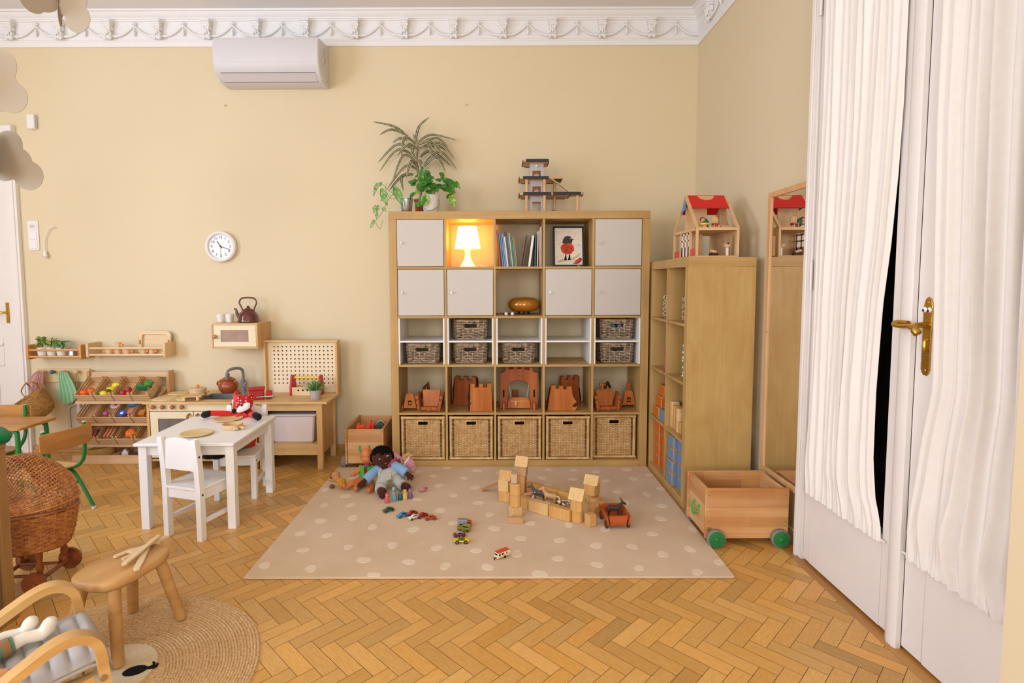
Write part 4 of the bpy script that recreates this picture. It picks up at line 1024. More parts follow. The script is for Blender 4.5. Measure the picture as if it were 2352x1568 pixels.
# dracaena
t=thing('dracaena','tall striped dragon plant with arching leaves on top of the cube shelf','plant',(.20,.26,1.8502))
b=MB();b.lathe([(.055,0),(.062,.006),(.062,.012),(.045,.014),(.052,.1),(.058,.105),(.058,.118),(.05,.118),(.048,.10),(.001,.10)],24,cap=False);b.build('pot',M_TERRA,t)
cv=lambda zx,zy: (-.180+zx*.000575-.20,2.606-zy*.000575-1.8502)
LV=[((510,320),(330,180),(50,120),-.02),((500,290),(300,225),(150,305),-.06),((590,370),(640,180),(780,60),-.01),((610,380),(800,270),(1120,335),.03),((620,400),(860,305),(1000,410),.06),((600,400),(470,330),(430,590),-.08),((640,400),(770,400),(820,600),-.1),
      ((640,390),(830,400),(960,580),-.08),((650,450),(900,370),(1090,570),.05),((640,450),(880,400),(1060,500),.08),((540,440),(330,400),(90,620),.03),((600,570),(370,480),(140,765),-.06),((620,640),(440,550),(300,880),-.04),((630,690),(530,610),(380,740),.05),((640,740),(470,690),(230,1000),-.07),
      ((700,660),(900,480),(1120,700),.05),((700,680),(870,580),(990,770),-.06),((630,700),(550,630),(490,860),-.09),((560,780),(420,820),(440,1010),-.06),((470,760),(350,870),(250,1000),-.03),((640,480),(520,420),(380,580),-.09),((480,350),(380,305),(270,355),.06),((650,560),(790,470),(1050,660),.07),((600,380),(585,300),(560,260),.03),((620,430),(560,480),(620,640),-.07),((680,640),(650,620),(690,760),-.06)]
rn=random.Random(4)
for (a,m_,e,dy) in LV:
    A,Mm,E_=cv(*a),cv(*m_),cv(*e);lf=MB()
    strap_leaf(lf,[(A[0],0,A[1]),(Mm[0],dy*.6,Mm[1]),(E_[0],min(dy,.1),E_[1])],rn.uniform(.012,.0165));lf.build('leaf',[M_DRAC,M_DRACE],t,recalc=False,angle=60)
b=MB();b.tube([(0,0,.08),(-.01,0,.25),(-.035,0,.40),(-.02,.01,.52)],[.011,.010,.009,.007],8);b.tube([(.01,.01,.1),(-.06,.03,.46)],.004,6);b.build('stem',plain('cane','#8a7a58',.7),t)
# pothos in a white pot
t=thing('pothos','bushy heart leaved pothos in a white pot on top of the cube shelf','plant',(.288,.11,1.8502))
b=MB();b.lathe([(.048,0),(.052,.004),(.066,.11),(.067,.125),(.062,.125),(.058,.108),(.001,.108)],28,cap=False);b.build('pot',plain('ceramic_white','#eeeae3',.3),t)
rn=random.Random(12);b=MB()
for i in range(54):
    a=rn.uniform(-2.6,.0) if i % 5 else rn.uniform(0,3.1);r=.03+.13*rn.random()**.7;ux,uy=cos(a),sin(a)
    bx_,by_,bz=ux*r*1.05+.005,uy*r*.75,.125+.15*rn.random()*(1-r*2)+.04
    if r > .11: bz -= .06*rn.random()
    ln=rn.uniform(.045,.075);tip=(bx_+ux*ln*.55+rn.uniform(-.02,.02),by_+uy*ln*.3-.012,bz-ln*rn.uniform(.25,.9));nr=(ux*.35+rn.uniform(-.3,.3),-.85,.45)
    heart(b,(bx_,by_,bz),tip,nr,ln*.42,1 if i % 9 == 0 else 0)
heart(b,(-.05,-.07,.215),(-.045,-.09,.32),(0,-1,.1),.026,0);heart(b,(-.04,-.08,.24),(-.07,-.09,.17),(0,-1,.1),.02,1);heart(b,(-.05,-.09,.10),(-.06,-.105,.035),(0,-1,.1),.027,0);heart(b,(-.02,-.085,.11),(-.045,-.1,.035),(0,-1,.1),.032,1);heart(b,(-.075,-.09,.06),(-.085,-.1,.026),(0,-1,.1),.024,0);heart(b,(.15,-.05,.11),(.175,-.07,.03),(.2,-1,.1),.028,1)
b.build('foliage',[M_POTH,M_POTHV],t,recalc=False,angle=60)
b=MB();b.tube(bez([(-.02,-.05,.12),(-.05,-.085,.06),(-.02,-.098,.010),(.03,-.095,.014),(.07,-.08,.05),(.06,-.06,.09)],6),.0026,6);b.tube(bez([(0,0,.11),(.01,-.04,.2),(-.03,-.06,.24)],6),.003,6)
for k in range(9): a=-.3*k;b.tube(bez([(.01*cos(a),.01*sin(a),.1),(.05*cos(a),.04*sin(a),.18),(.11*cos(a),.07*sin(a),.17)],5),.0018,5)
b.build('stems',M_STEM,t)
# trailing vine in a metal pot
t=thing('trailing_vine','small holed leaf vine in a metal pot trailing over the shelf corner','plant',(.118,.07,1.8502))
b=MB();b.lathe([(.034,0),(.036,.003),(.046,.092),(.049,.094),(.049,.098),(.044,.098),(.04,.085),(.001,.085)],26,cap=False);b.build('pot',plain('zinc','#a9a7a3',.32,.5,.9,var=.08,vscale=12),t)
vc=lambda zx,zy,y=-.05: (-.180+zx*.000575-.118,y,2.606-zy*.000575-1.8502-.02)
b=MB();v_=MB()
for pts in ([(490,1090),(380,1060),(300,1150),(260,1230),(215,1310),(150,1400),(200,1490),(235,1380)],[(480,1090),(340,1040),(240,950),(170,940),(140,1060)],[(470,1100),(350,1120),(280,1020),(290,930)]):
    v_.tube(bez([vc(*q) for q in pts],6),.0017,5)
for (x_,z_),(x2,z2),w_ in [((170,950),(130,1100),.013),((235,1020),(300,1215),.024),((290,1060),(215,1160),.013),((400,1000),(495,1215),.030),((240,1235),(285,1280),.014),((160,1215),(130,1300),.019),((170,1300),(160,1370),.012),((130,1390),(85,1485),.013),((230,930),(180,990),.012),((440,1010),(370,1080),.015),((185,1210),(170,1300),.012)]:
    heart(b,vc(x_,z_,-.055),vc(x2,z2,-.06),(.1,-1,.15),w_,0,True,.05)
v_.build('stems',M_STEM,t);b.build('foliage',M_MONS,t,recalc=False,angle=60)
# toy garage
M_GWOOD=wood('garage_beech','#e3bd8d','#d2a26c','x',.8,.5);M_GBLK=plain('garage_black','#26221d',.6);M_GGREY=plain('garage_grey','#bdb8b3',.5);M_GBROWN=wood('lift_brown','#a05a28','#86461c','z',.8)
t=thing('toy_garage','wooden toy parking garage with three decks and a ramp on the cube shelf','toy garage',(.89,.10,1.8502))
gx=lambda zx: zx*.000262;gz=lambda zy: .028+(1490-zy)*.000262
b=MB();b.box(gx(160),gx(1905),.0,.26,0,.008,.001);b.build('base_board',M_GWOOD,t)
for i,(x0,x1,zt) in enumerate(((260,960,130),(160,1330,595),(160,1560,1030))):
    d_=MB();z=gz(zt+75);d_.box(gx(x0),gx(x1),.008,.20,z,z+.012,.001);dk=d_.build('deck',M_GWOOD,t)
    e=MB();a0,a1=[(330,950),(250,955),(255,1025)][i]
    e.box(gx(a0),gx(a1),0,.0078,z-.004,z+.018,.001);e.box(gx(x0+70),gx(x1-70),.2002,.208,z-.004,z+.018,.001)
    e.box(gx(x0)-.004,gx(x0)-.0002,.03,.18,z-.004,z+.018,.001);e.box(gx(x1)+.0002,gx(x1)+.004,.03,.18,z-.004,z+.018,.001);e.build('parapet',M_GBLK,dk)
d_=MB();z=gz(1105);d_.box(gx(1565),gx(1900),.004,.1,z,z+.012,.001);d_.build('deck',M_GWOOD,t)
e=MB();e.box(gx(1080),gx(1845),-.0062,.0,z-.004,z+.018,.001);e.box(gx(1905),gx(1920),.02,.09,z-.004,z+.018,.001);e.build('parapet',M_GBLK,t)
e=MB();z=gz(730);e.box(gx(1050),gx(1305),.03,.0378,z-.002,z+.018,.001);e.build('parapet',M_GBLK,t)
for zx,y,za,zb in ((355,.02,1490,1105),(850,.02,1490,1105),(1175,.15,1490,1105),(1770,.03,1490,1105),(355,.02,1030,670),(850,.02,1030,670),(1175,.15,1030,670)):
    e=MB();e.cyl((gx(zx),y,gz(za)-.0198 if za == 1490 else gz(za)),(gx(zx),y,gz(zb)),.0115,seg=14);e.build('post',M_GWOOD,t)
e=MB()
for z0,z1,h0,h1 in ((gz(1490)-.02,gz(1105),gz(1490)-.02,gz(1265)),(gz(1030),gz(670),gz(1030),gz(840)),(gz(595),gz(205),gz(595),gz(408))):
    x0,x1,q0,q1=gx(455),gx(835),gx(525),gx(758);e.box(x0,q0,.07,.078,z0,z1);e.box(q1,x1,.07,.078,z0,z1);e.box(q0,q1,.07,.078,h1,z1);e.box(x0,x0+.006,.078,.15,z0,z1);e.box(x1-.006,x1,.078,.15,z0,z1)
e.build('lift_shaft',M_GGREY,t)
e=MB()
for z0,z1 in ((gz(1030),gz(840)),(gz(595),gz(408))):
    x0,x1=gx(525),gx(758);xc=(x0+x1)/2;r=.019;pts=[(x0,z0),(x0,z1),(x1,z1),(x1,z0),(xc+r,z0)]+[(xc+r*cos(R_(a)),z0+.012+r*sin(R_(a))) for a in range(0,181,20)]+[(xc-r,z0)]
    e.prism(pts,.079,.084,'xz')
e.box(gx(525),gx(758),.079,.084,gz(1310),gz(1262));e.build('lift_back',M_GBROWN,t)
e=MB();e.cyl((gx(640),.07,gz(285)),(gx(640),.058,gz(285)),.011,seg=14);e.ball((gx(640),.056,gz(285)),.007,10,7);e.build('winding_knob',plain('cream_knob','#e8e0c8',.4),t)
e=MB();p0,p1=Vector((gx(985),.012,gz(640))),Vector((gx(1510),.012,gz(1015)));e.bar([p0,p1],.036,.006,(0,0,1));e.build('ramp',M_GWOOD,t)
e=MB();e.box(gx(1090),gx(1160),.04,.1,.008,.03,.006);one('toy_car',e,plain('car_navy','#27324a',.3),'dark blue toy car parked under the toy garage','toy car',(.89,.14,1.8502))
# ------------------------------------------------------------------ things in and on the tall shelf
M_KRAFT=plain('kraft_card','#b9935c',.7,.2,var=.06,vscale=30);M_ORANGE=plain('box_orange','#d8671c',.55,.3,var=.06,vscale=25);M_BLUE=plain('box_blue','#6f8fb5',.55,.3,var=.05,vscale=25)
BOXP={}
def cardbox(kind,loc,lab,grp,w=.118,h=.0765,d=.16):
    """card building brick: coloured faces inside kraft edges; open front of the shelf is -x"""
    if kind not in BOXP:
        t=thing('card_brick',lab,'box',loc,0,grp);m=M_ORANGE if kind == 'o' else M_BLUE
        b=MB();b.box(0,d,-w/2,w/2,0,h,.003);b.build('carton',M_KRAFT,t)
        b=MB();b.box(-.0006,.0005,-w/2+.006,w/2-.006,.006,h-.006);b.box(.006,d-.006,-w/2+.006,w/2-.006,h-.0005,h+.0006);b.box(.006,d-.006,-w/2-.0006,-w/2+.0005,.006,h-.006);b.box(.006,d-.006,w/2-.0005,w/2+.0006,.006,h-.006)
        b.build('coloured_faces',m,t);BOXP[kind]=t;return t
    return dup(BOXP[kind],loc,0,lab,grp)
ordn=['bottom','second from bottom','third from bottom','topmost']
for c,kind,cn in ((0,'o','orange'),(1,'b','blue')):
    y0,z0=tcell(c,3)
    for col in (0,1):
        for k in range(4):
            off=(.02 if k < 2 and c == 1 and col == 0 else .0)
            cardbox(kind,(TX+.012+.018*col-off*.4+(.012 if c == 0 else 0),y0+.337-.095-.136*col,z0+.0006+k*.0785),'%s card brick, %s in the %s stack low in the tall shelf' % (cn,ordn[k],'left' if col == 0 else 'right'),'%s card bricks' % cn)
y0,z0=tcell(0,2)
for k in range(3): cardbox('o',(TX+.012+.012*k,y0+.337-.11-.02*k,z0+.0006+k*.0785),'orange card brick, %s of three in the third row of the tall shelf' % ['lowest','middle','highest'][k],'orange card bricks')
cardbox('b',(TX+.016,y0+.337-.235,z0+.0006),'single blue card brick beside orange ones in the third row of the tall shelf','blue card bricks')
M_BLOCK=wood('block_pine','#e0b16c','#cd9650','z',.7,.5);M_BLOCKL=wood('block_pale','#ecca90','#dcb273','x',.7,.5);M_BLOCKB=wood('block_beech','#d8ad80','#c99a6c','x',.8,.5)
y0,z0=tcell(1,2)
for i,(dy,h,shp,lab) in enumerate(((.305,.17,'b','tall pale wooden block, farthest in the third row near cell of the tall shelf'),(.255,.155,'b','wooden block behind the round column in the tall shelf'),(.195,.15,'c','round wooden column block in the tall shelf'),(.14,.075,'b','low wooden block in front of the round column in the tall shelf'))):
    b=MB()
    if shp == 'b': b.bx((0,0,h/2),(.05,.04,h),.004)
    else: b.cyl((0,0,0),(0,0,h),.026,seg=24)
    one('wooden_block',b,M_BLOCKL if i % 2 == 0 else M_BLOCK,lab,'block',(TX+.055,y0+dy,z0+.0006),0,'blocks in the tall shelf')
# patterned small baskets, pink rings, beaded tower
M_ZEB=plain('zebra_cane','#cdb48c',.6)
def zebra():
    m,nt,b=newmat('zebra_cane2');tc=N(nt,'ShaderNodeTexCoord');w_=N(nt,'ShaderNodeTexNoise');w_.inputs['Scale'].default_value=75;L(nt,tc.outputs['Object'],w_.inputs['Vector'])
    r=N(nt,'ShaderNodeValToRGB');r.color_ramp.interpolation='CONSTANT';r.color_ramp.elements[1].position=.5;r.color_ramp.elements[0].color=lin('#5d4026');r.color_ramp.elements[1].color=lin('#d6bf98');L(nt,w_.outputs['Fac'],r.inputs['Fac']);L(nt,r.outputs['Color'],b.inputs['Base Color']);return m
M_ZEB=zebra()
for c,lab in ((0,'small two tone cane basket in the top left cell of the tall shelf'),(1,'small two tone cane basket half hidden in the top right cell of the tall shelf')):
    y0,z0=tcell(c,0);f=ringpath(.15,.11,.02);b=MB()
    b.weave(lambda u,v: (f(u).x,f(u).y,.004+v*.155),22,15,.003,.003,.0045,.003,sub=2,jit=.001);b.box(-.07,.07,-.05,.05,0,.004)
    one('cane_basket',b,M_ZEB,lab,'basket',(TX+.10,y0+.105-(.035 if c else -.01),z0+.0006),0,'cane baskets in the tall shelf',angle=80)
y0,z0=tcell(0,1);M_PINK=plain('ring_pink','#d63a72',.4)
for k in range(5):
    b=MB();b.tube([(.028*cos(2*pi*i/20),.028*sin(2*pi*i/20),.017) for i in range(20)],.0165,8,closed=True);b.ball((-.034,0,.017),.015,8,6)
    one('stacking_ring',b,M_PINK,'hot pink ring, %s in the stack of five in the tall shelf' % ['lowest','second','middle','fourth','top'][k],'toy ring',(TX+.075,y0+.115+.004*(k % 2),z0+.0006+k*.0335),k*.7,'pink stacking rings')
y0,z0=tcell(1,1);BEADC=['#d8b53a','#e9e4da','#c9405a','#3d7a4a','#e9e4da','#c97a9a','#d8b53a']
for k in range(7):
    b=MB();b.ball((0,0,.016),(.027,.027,.016),14,8)
    for q in range(9): b.ball((.025*cos(q*.7+k),.025*sin(q*.7+k),.016+.006*sin(q*2)),.008,8,6,mi=1+q % 2)
    one('bead_ring',b,[plain('bead_'+BEADC[k][1:],BEADC[k],.4),plain('bead_w','#eee8e0',.4),plain('bead_g','#4f8a58',.4)],'colourful beaded ring, %s of seven piled in the tall shelf' % ['lowest','second','third','fourth','fifth','sixth','highest'][k],'toy ring',(TX+.06,y0+.105,z0+.0006+k*.0305),k,'beaded rings')
# ---- dollhouse
M_DH=wood('dollhouse_ply','#e2bd8c','#d3a873','z',.8,.5);M_DHX=wood('dollhouse_plyx','#e2bd8c','#d3a873','x',.8,.5);M_DHPALE=plain('dollhouse_white','#efdccc',.5,var=.03)
M_DRED=plain('dollhouse_red','#cf1f1c',.4,.4);M_DBLUE=plain('dollhouse_blue','#4a90c9',.5)
t=thing('dollhouse','open wooden dollhouse with red roof on top of the tall shelf','dollhouse',(1.92,-.72,1.4903))
Lh,Dh,Hf,Ha=.25,.42,.172,.385;s_=.014
b=MB();b.box(0,Lh,.0,Dh,0,.010,.001);b.build('ground_floor',M_DHX,t)
b=MB();b.box(s_,Lh-s_,.0,Dh,Hf-.016,Hf,.001);b.build('upper_floor',M_DHX,t)
for x in (0,Lh-s_):
    g=MB();fr_=[(s_/2,Hf-.004),(Dh/2,Ha-.008),(Dh-s_/2,Hf-.004)]
    for a,c in ((fr_[0],fr_[1]),(fr_[1],fr_[2])):
        g.bar([(x+s_/2,a[0],a[1]),(x+s_/2,c[0],c[1])],s_,.017,(0,-(c[1]-a[1]),c[0]-a[0]))
    g.box(x,x+s_,0,s_,.010,Hf,.001);g.box(x,x+s_,Dh-s_,Dh,.010,Hf,.001);g.box(x,x+s_,s_,Dh-s_,Hf-.016,Hf+.002,.001)
    g.build('gable_frame',M_DH,t)
b=MB();b.box(s_,Lh-s_,Dh/2-.009,Dh/2+.009,Ha-.034,Ha-.004,.002);b.build('ridge_beam',M_DHX,t)
nrm=Vector((0,-(Ha-Hf),Dh/2)).normalized();q=lambda u: (u*Dh/2,Hf+(Ha-Hf)*u)
for side in (0,1):
    b=MB();u0,u1=(.58,.985) if side == 0 else (.5,.985);P=[]
    yv=lambda u: q(u)[0] if side == 0 else Dh-q(u)[0]
    n=20;pts=[]
    for i in range(n+1):
        x=s_+(Lh-2*s_)*i/n;notch=0
        if side == 0 and .25 < i/n < .72: notch=.16*math.sqrt(max(0,1-((i/n-.485)/.235)**2))
        pts.append([(x,yv(u0),q(u0)[1]+.004),(x,yv(u1-notch),q(u1-notch)[1]+.004)])
    b.sheet(pts,.006 if side == 0 else -.006);b.build('roof_panel',M_DRED,t)
b=MB();b.prism([(Dh*.5,Ha-.022),(Dh*.72,Hf+(Ha-Hf)*.5),(Dh*.5,Hf+(Ha-Hf)*.62)],.004,.008,'yz');b.build('gable_panel',M_DBLUE,t)
# left gable: door and two low red windowed panels
b=MB();y0_,y1_=.135,.265
for ya,yb in ((y0_,y0_+.018),(y1_-.018,y1_),(y0_+.056,y0_+.074)): b.box(.003,.009,ya,yb,.012,Hf-.02)
for za,zb in ((.012,.07),(.103,.112),(Hf-.032,Hf-.02)): b.box(.003,.009,y0_,y1_,za,zb)
b.build('house_door',M_DHPALE,t)
for ya,yb in ((s_,.105),(.30,Dh-s_)): b=MB();b.box(.004,.009,ya+.002,yb-.002,.010,.052);b.build('window_sill_panel',plain('panel_red','#d8463c',.5),t)
for y in (.112,.278): b=MB();b.box(0,s_,y,y+.014,.010,Hf-.016);b.build('post',M_DH,t)
b=MB();b.box(s_,.13,Dh*.62,Dh*.62+.006,.010,Hf-.016);b.build('inner_wall',M_DHX,t)
b=MB();b.box(s_,.145,Dh*.55,Dh*.55+.006,Hf,Hf+.145);b.build('inner_wall',M_DHX,t)
b=MB();b.prism([(s_,.010),(s_,Hf-.016),(Dh-s_,Hf-.016),(Dh-s_,.010),(.10,.010),(.10,.13),(.045,.13),(.045,.010)],Lh-.009,Lh-.004,'yz');b.build('end_wall',M_DHX,t)
b=MB();b.prism([(.12,Hf),(Dh-.02,Hf),(Dh/2,Ha-.03)],Lh-.009,Lh-.004,'yz');b.build('end_wall',M_DHX,t)
HX,HY,H1,H2=1.92,-.72,1.4903+.0102,1.4903+Hf+.0003
b=MB();b.cyl((0,0,0),(0,0,.018),.015,seg=16,mi=1);b.cyl((0,0,.018),(0,0,.027),.030,seg=26,mi=0);one('toy_table',b,[plain('toy_yellow','#e2c21c',.4),M_DHX],'tiny round yellow topped table upstairs in the dollhouse','toy furniture',(HX+.062,HY+.045,H2))
t=thing('toy_doll','tiny dollhouse figure in green with dark hair sitting behind the yellow table','toy figure',(HX+.078,HY+.092,H2))
b=MB();b.ball((.008,.0,.034),(.018,.014,.026),12,8);b.tube([(.01,0,.02),(.024,0,.004)],.008,8);b.build('body',plain('toy_green','#1f6a4a',.6),t)
b=MB();b.ball((-.012,-.006,.05),.0125,12,8);b.build('head',plain('toy_skin','#d9a17c',.6),t)
b=MB();b.ball((-.012,-.001,.054),(.0145,.013,.014),10,7);b.build('hair',plain('toy_darkhair','#3a2418',.8),t)
t=thing('toy_chair','tiny round backed red seated chair upstairs in the dollhouse','toy furniture',(HX+.131,HY+.05,H2))
b=MB();b.bx((0,0,.023),(.038,.034,.012),.002);b.build('seat',plain('toy_seat_red','#c2392c',.5),t)
b=MB();b.prism([(-.019,.018),(-.019,.05)]+[(-.019*cos(pi*i/10),.05+.019*sin(pi*i/10)) for i in range(11)]+[(.019,.018)],.017,.023,'xz');b.build('backrest',M_DH,t)
for x,y in ((-.014,-.012),(.014,-.012),(-.014,.012),(.014,.012)): b=MB();b.cyl((x,y,0),(x,y,.018),.004,seg=8);b.build('leg',M_DH,t)
for k in range(3): b=MB();b.bx((0,0,.002),(.07,.05,.004),.0008);one('toy_board',b,M_DHX,['lowest','middle','topmost'][k]+' of three flat wooden boards piled upstairs in the dollhouse','toy furniture',(HX+.192,HY+.06+.004*k,H2+k*.0046),.2*k,'boards in the dollhouse')
t=thing('toy_washstand','tiny wooden basin on a post downstairs in the dollhouse','toy furniture',(HX+.205,HY+.06,H1))
b=MB();b.cyl((0,0,0),(0,0,.05),.009,seg=14);b.build('post',M_DHPALE,t);b=MB();b.cyl((0,0,.05),(0,0,.068),.02,.024,seg=18);b.build('basin',M_DHX,t);b=MB();b.ball((.006,0,.072),.006,8,6);b.build('tap',M_BLACK,t)
b=MB();b.bx((0,0,.008),(.05,.02,.016),.003,1);b.bx((-.004,-.004,.026),(.038,.012,.016),.003,0,rot=(0,.25,0));one('toy_bench',b,[M_DHX,M_BLACK],'tiny tumbled black and orange furniture downstairs in the dollhouse','toy furniture',(HX+.118,HY+.04,H1))

# ------------------------------------------------------------------ toy crates on wheels
M_PINE=wood('pine_stave_x','#e2b27a','#cf9458','x',.6,.5,staves=.05,knots=5);M_PINEY=wood('pine_stave_y','#e6bb86','#d6a268','y',.6,.5,staves=.05,knots=4)
M_WGREEN=plain('wheel_green','#1f7a3a',.4,.5);M_RUBBER=plain('wheel_rubber','#85807a',.7,.3);M_ROPE=plain('rope_green','#2faf3c',.6,bump=.6,bscale=300)
def crate(lab,loc,rz):
    """x along the length, rope handle on the -x end"""
    Lc,Wc,Hc,zb,th=.426,.28,.262,.038,.016
    t=thing('toy_crate',lab,'toy crate',loc,rz,'wheeled toy crates')
    for s in (-1,1): b=MB();b.box(-Lc/2,Lc/2,s*(Wc/2-th/2)-th/2,s*(Wc/2-th/2)+th/2,zb,zb+Hc,.003);b.build('long_side',M_PINE,t)
    for s in (-1,1):
        b=MB();b.box(s*(Lc/2-.018)-th/2,s*(Lc/2-.018)+th/2,-Wc/2+th+.0003,Wc/2-th-.0003,zb+.004,zb+Hc-.006,.003);e=b.build('end_panel',M_PINEY,t)
        x=s*(Lc/2-.010)
        b=MB();b.tube(bez([(x,-.032,zb+.135),(x+s*.016,-.034,zb+.12),(x+s*.02,-.022,zb+.085),(x+s*.02,0,zb+.074),(x+s*.02,.022,zb+.085),(x+s*.016,.034,zb+.12),(x,.032,zb+.135)],6),.0048,8);b.build('rope_handle',M_ROPE,e)
    b=MB();b.box(-Lc/2+.03,Lc/2-.03,-Wc/2+th+.0003,Wc/2-th-.0003,zb+.004,zb+.014);b.build('floor_board',M_PINE,t)
    for sx in (-1,1):
        for sy in (-1,1):
            x,y=sx*.163,sy*(Wc/2+.002);w_=MB();w_.tube([(x,y,.047),(x,y+sy*.005,.047),(x,y+sy*.025,.047),(x,y+sy*.029,.047)],[.043,.0468,.0468,.043],36);w=w_.build('wheel',M_RUBBER,t)
            h=MB();h.tube([(x,y+sy*.026,.047),(x,y+sy*.0315,.047),(x,y+sy*.0325,.047)],[.0405,.0405,.037],36);h.ball((x,y+sy*.033,.047),(.012,.006,.012),16,8);h.build('hub_cap',M_WGREEN,w)
    for x in (-Lc/2+.018,Lc/2-.018):
        for z in (zb+.09,zb+.225): b=MB();b.cyl((x,-Wc/2-.0008,z),(x,-Wc/2+.002,z),.003,seg=8);b.build('screw',M_WGREEN,t)
    return t
crate('empty pine toy crate on green wheels beside the tall shelf',(2.040,-1.060,0),0)
crate('pine toy crate full of plastic toys beside the workbench',(-.195,.176,0),R_(90))
def toy(name,lab,loc,shapes,col,cat='toy',rz=0,grp=None,rough=.35):
    b=MB();shapes(b);one(name,b,plain('c_'+col[1:],col,rough),lab,cat,loc,rz,grp)
toy('toy_block','orange plastic brick in front at the left of the filled toy crate',(-.268,.03,.0525),lambda b: [b.bx((0,0,.1),(.05,.06,.2),.004),b.bx((0,0,.208),(.03,.03,.016),.003)],'#e8521c','toy block',.3)
toy('toy_block','taller orange plastic brick behind the front one in the filled toy crate',(-.262,.13,.0525),lambda b: [b.bx((0,0,.115),(.06,.05,.23),.004),b.bx((-.012,0,.238),(.02,.03,.016),.003)],'#e8521c','toy block',.2)
toy('toy_engine','red plastic toy engine lying in the filled toy crate',(-.185,.06,.052),lambda b: [b.bx((0,0,.11),(.07,.09,.2),.012),b.cyl((-.0,-.045,.21),(.0,.05,.225),.032,seg=18),b.bx((.035,.0,.24),(.02,.05,.04),.006),b.bx((-.03,-.03,.19),(.05,.03,.02),.004),b.cyl((.02,.01,.25),(.02,.01,.285),.006)],'#d8201f','toy')
toy('toy_cup','clear lilac plastic cup in the filled toy crate',(-.115,.05,.052),lambda b: b.lathe([(.022,.12),(.028,.21),(.026,.21),(.02,.13)],18),'#b9b2c4','toy')
t=thing('toy_iron','dark green plastic toy iron standing on end in the filled toy crate','toy',(-.125,.17,.056),0);t.rotation_euler=(R_(-10),0,R_(8));t.scale=(.9,.9,.95)
b=MB();b.prism([(-.055,.06),(-.058,.16),(-.045,.21),(-.02,.24),(0,.25),(.02,.24),(.045,.21),(.058,.16),(.055,.06)],0,.05,'xz',bev=.008);b.build('body',plain('iron_green','#23433a',.4),t)
b=MB();b.prism([(-.062,.055),(-.064,.16),(-.05,.215),(-.022,.248),(0,.258),(.022,.248),(.05,.215),(.064,.16),(.062,.055)],.0505,.056,'xz');b.build('sole_plate',plain('iron_sole','#9aa39b',.35),t)
b=MB();b.tube(bez([(0,0,.10),(0,-.035,.115),(0,-.04,.17),(0,-.01,.22)],6),.012,8);b.build('handle',plain('iron_green','#23433a',.4),t)
b=MB();b.bx((0,-.004,.165),(.02,.012,.012),.003);b.build('button',plain('iron_yellow','#e0b01c',.4),t)

# ------------------------------------------------------------------ building blocks on the rug
RG=RZ+.0006
def roof(b,w,d,h): b.prism([(-w/2,0),(0,h),(w/2,0)],-d/2,d/2,'xz',bev=.0015)
def block(lab,loc,rz,f,m=None,grp='building blocks on the rug',name='building_block'):
    b=MB();f(b);return one(name,b,m or M_BLOCK,lab,'block',loc,rz,grp)
A=math.atan2(-.082,.111)
cube=lambda w,d,h: (lambda b: b.bx((0,0,h/2),(w,d,h),.0022))
cyl=lambda r,h: (lambda b: b.tube([(0,0,0),(0,0,.002),(0,0,h-.002),(0,0,h)],[r-.002,r,r,r-.002],26))
rf=lambda w,d,h: (lambda b: roof(b,w,d,h))
# front wall of the pen
fw0=Vector((.862,-.700));dr=Vector((cos(A),sin(A)))
for k,(s0,ln,lab) in enumerate(((.0,.115,'long block at the left end of the pen front wall'),(.118,.136,'middle long block of the pen front wall'),(.257,.136,'right long block of the pen front wall'))):
    c=fw0+dr*(s0+ln/2);block(lab,(c.x,c.y,RG),A,cube(ln-.0015,.042,.066),M_BLOCKL if k == 1 else M_BLOCK)
bw0=Vector((.965,-.500))
for k,lab in enumerate(('left block of the pen back wall','middle block of the pen back wall','right block of the pen back wall')):
    c=bw0+dr*(.05+.112*k);block(lab,(c.x,c.y,RG),A,cube(.110,.042,.066))
block('block closing the far right end of the pen, under the right house',(1.352,-.722,RG),A+R_(90),cube(.062,.05,.05))
# left house with leaning slat
block('low block under the left block house',(.818,-.628,RG),A*.6,cube(.070,.07,.062));block('square block body of the left block house',(.812,-.625,RG+.0625),A*.6,cube(.066,.066,.070),M_BLOCKL)
block('gabled roof block on the left house of the pen',(.818,-.625,RG+.133),A*.6+R_(90),rf(.066,.078,.052))
b=MB();b.bx((0,0,0),(.135,.03,.009),.002);one('toy_plank',b,wood('slat_dark','#c98a4e','#b8743a','x'),'thin reddish wooden slat leaning on the left block house','block',(.725,-.492,RG+.036),0,rot=(0,R_(-27),R_(-14)))
# tall house behind
block('lowest block of the tall house at the pen corner',(.915,-.505,RG),A*.5,cube(.06,.06,.066));block('middle block of the tall house at the pen corner',(.917,-.508,RG+.0665),A*.5,cube(.06,.06,.05));block('slim upper block of the tall house at the pen corner',(.925,-.51,RG+.117),A*.5,cube(.056,.05,.062),M_BLOCKB)
block('gabled roof block topping the tallest block house',(.922,-.51,RG+.1795),A*.5+R_(90),rf(.07,.082,.058),M_BLOCKL)
# round tower in front
block('short flat beech bar in front of the round block tower',(.866,-.945,RG),0,cube(.088,.026,.027),M_BLOCKB)
block('pale square base block of the round block tower',(.868,-.862,RG),R_(22),cube(.062,.052,.060),M_BLOCKL)
block('lower cylinder of the round block tower',(.868,-.858,RG+.0605),0,cyl(.033,.066));block('upper cylinder of the round block tower',(.869,-.858,RG+.127),0,cyl(.033,.066))
block('thin greyish upright block on top of the round block tower',(.862,-.858,RG+.1935),R_(-8),cube(.036,.024,.052),plain('block_grey','#c9ab8b',.6,var=.04))
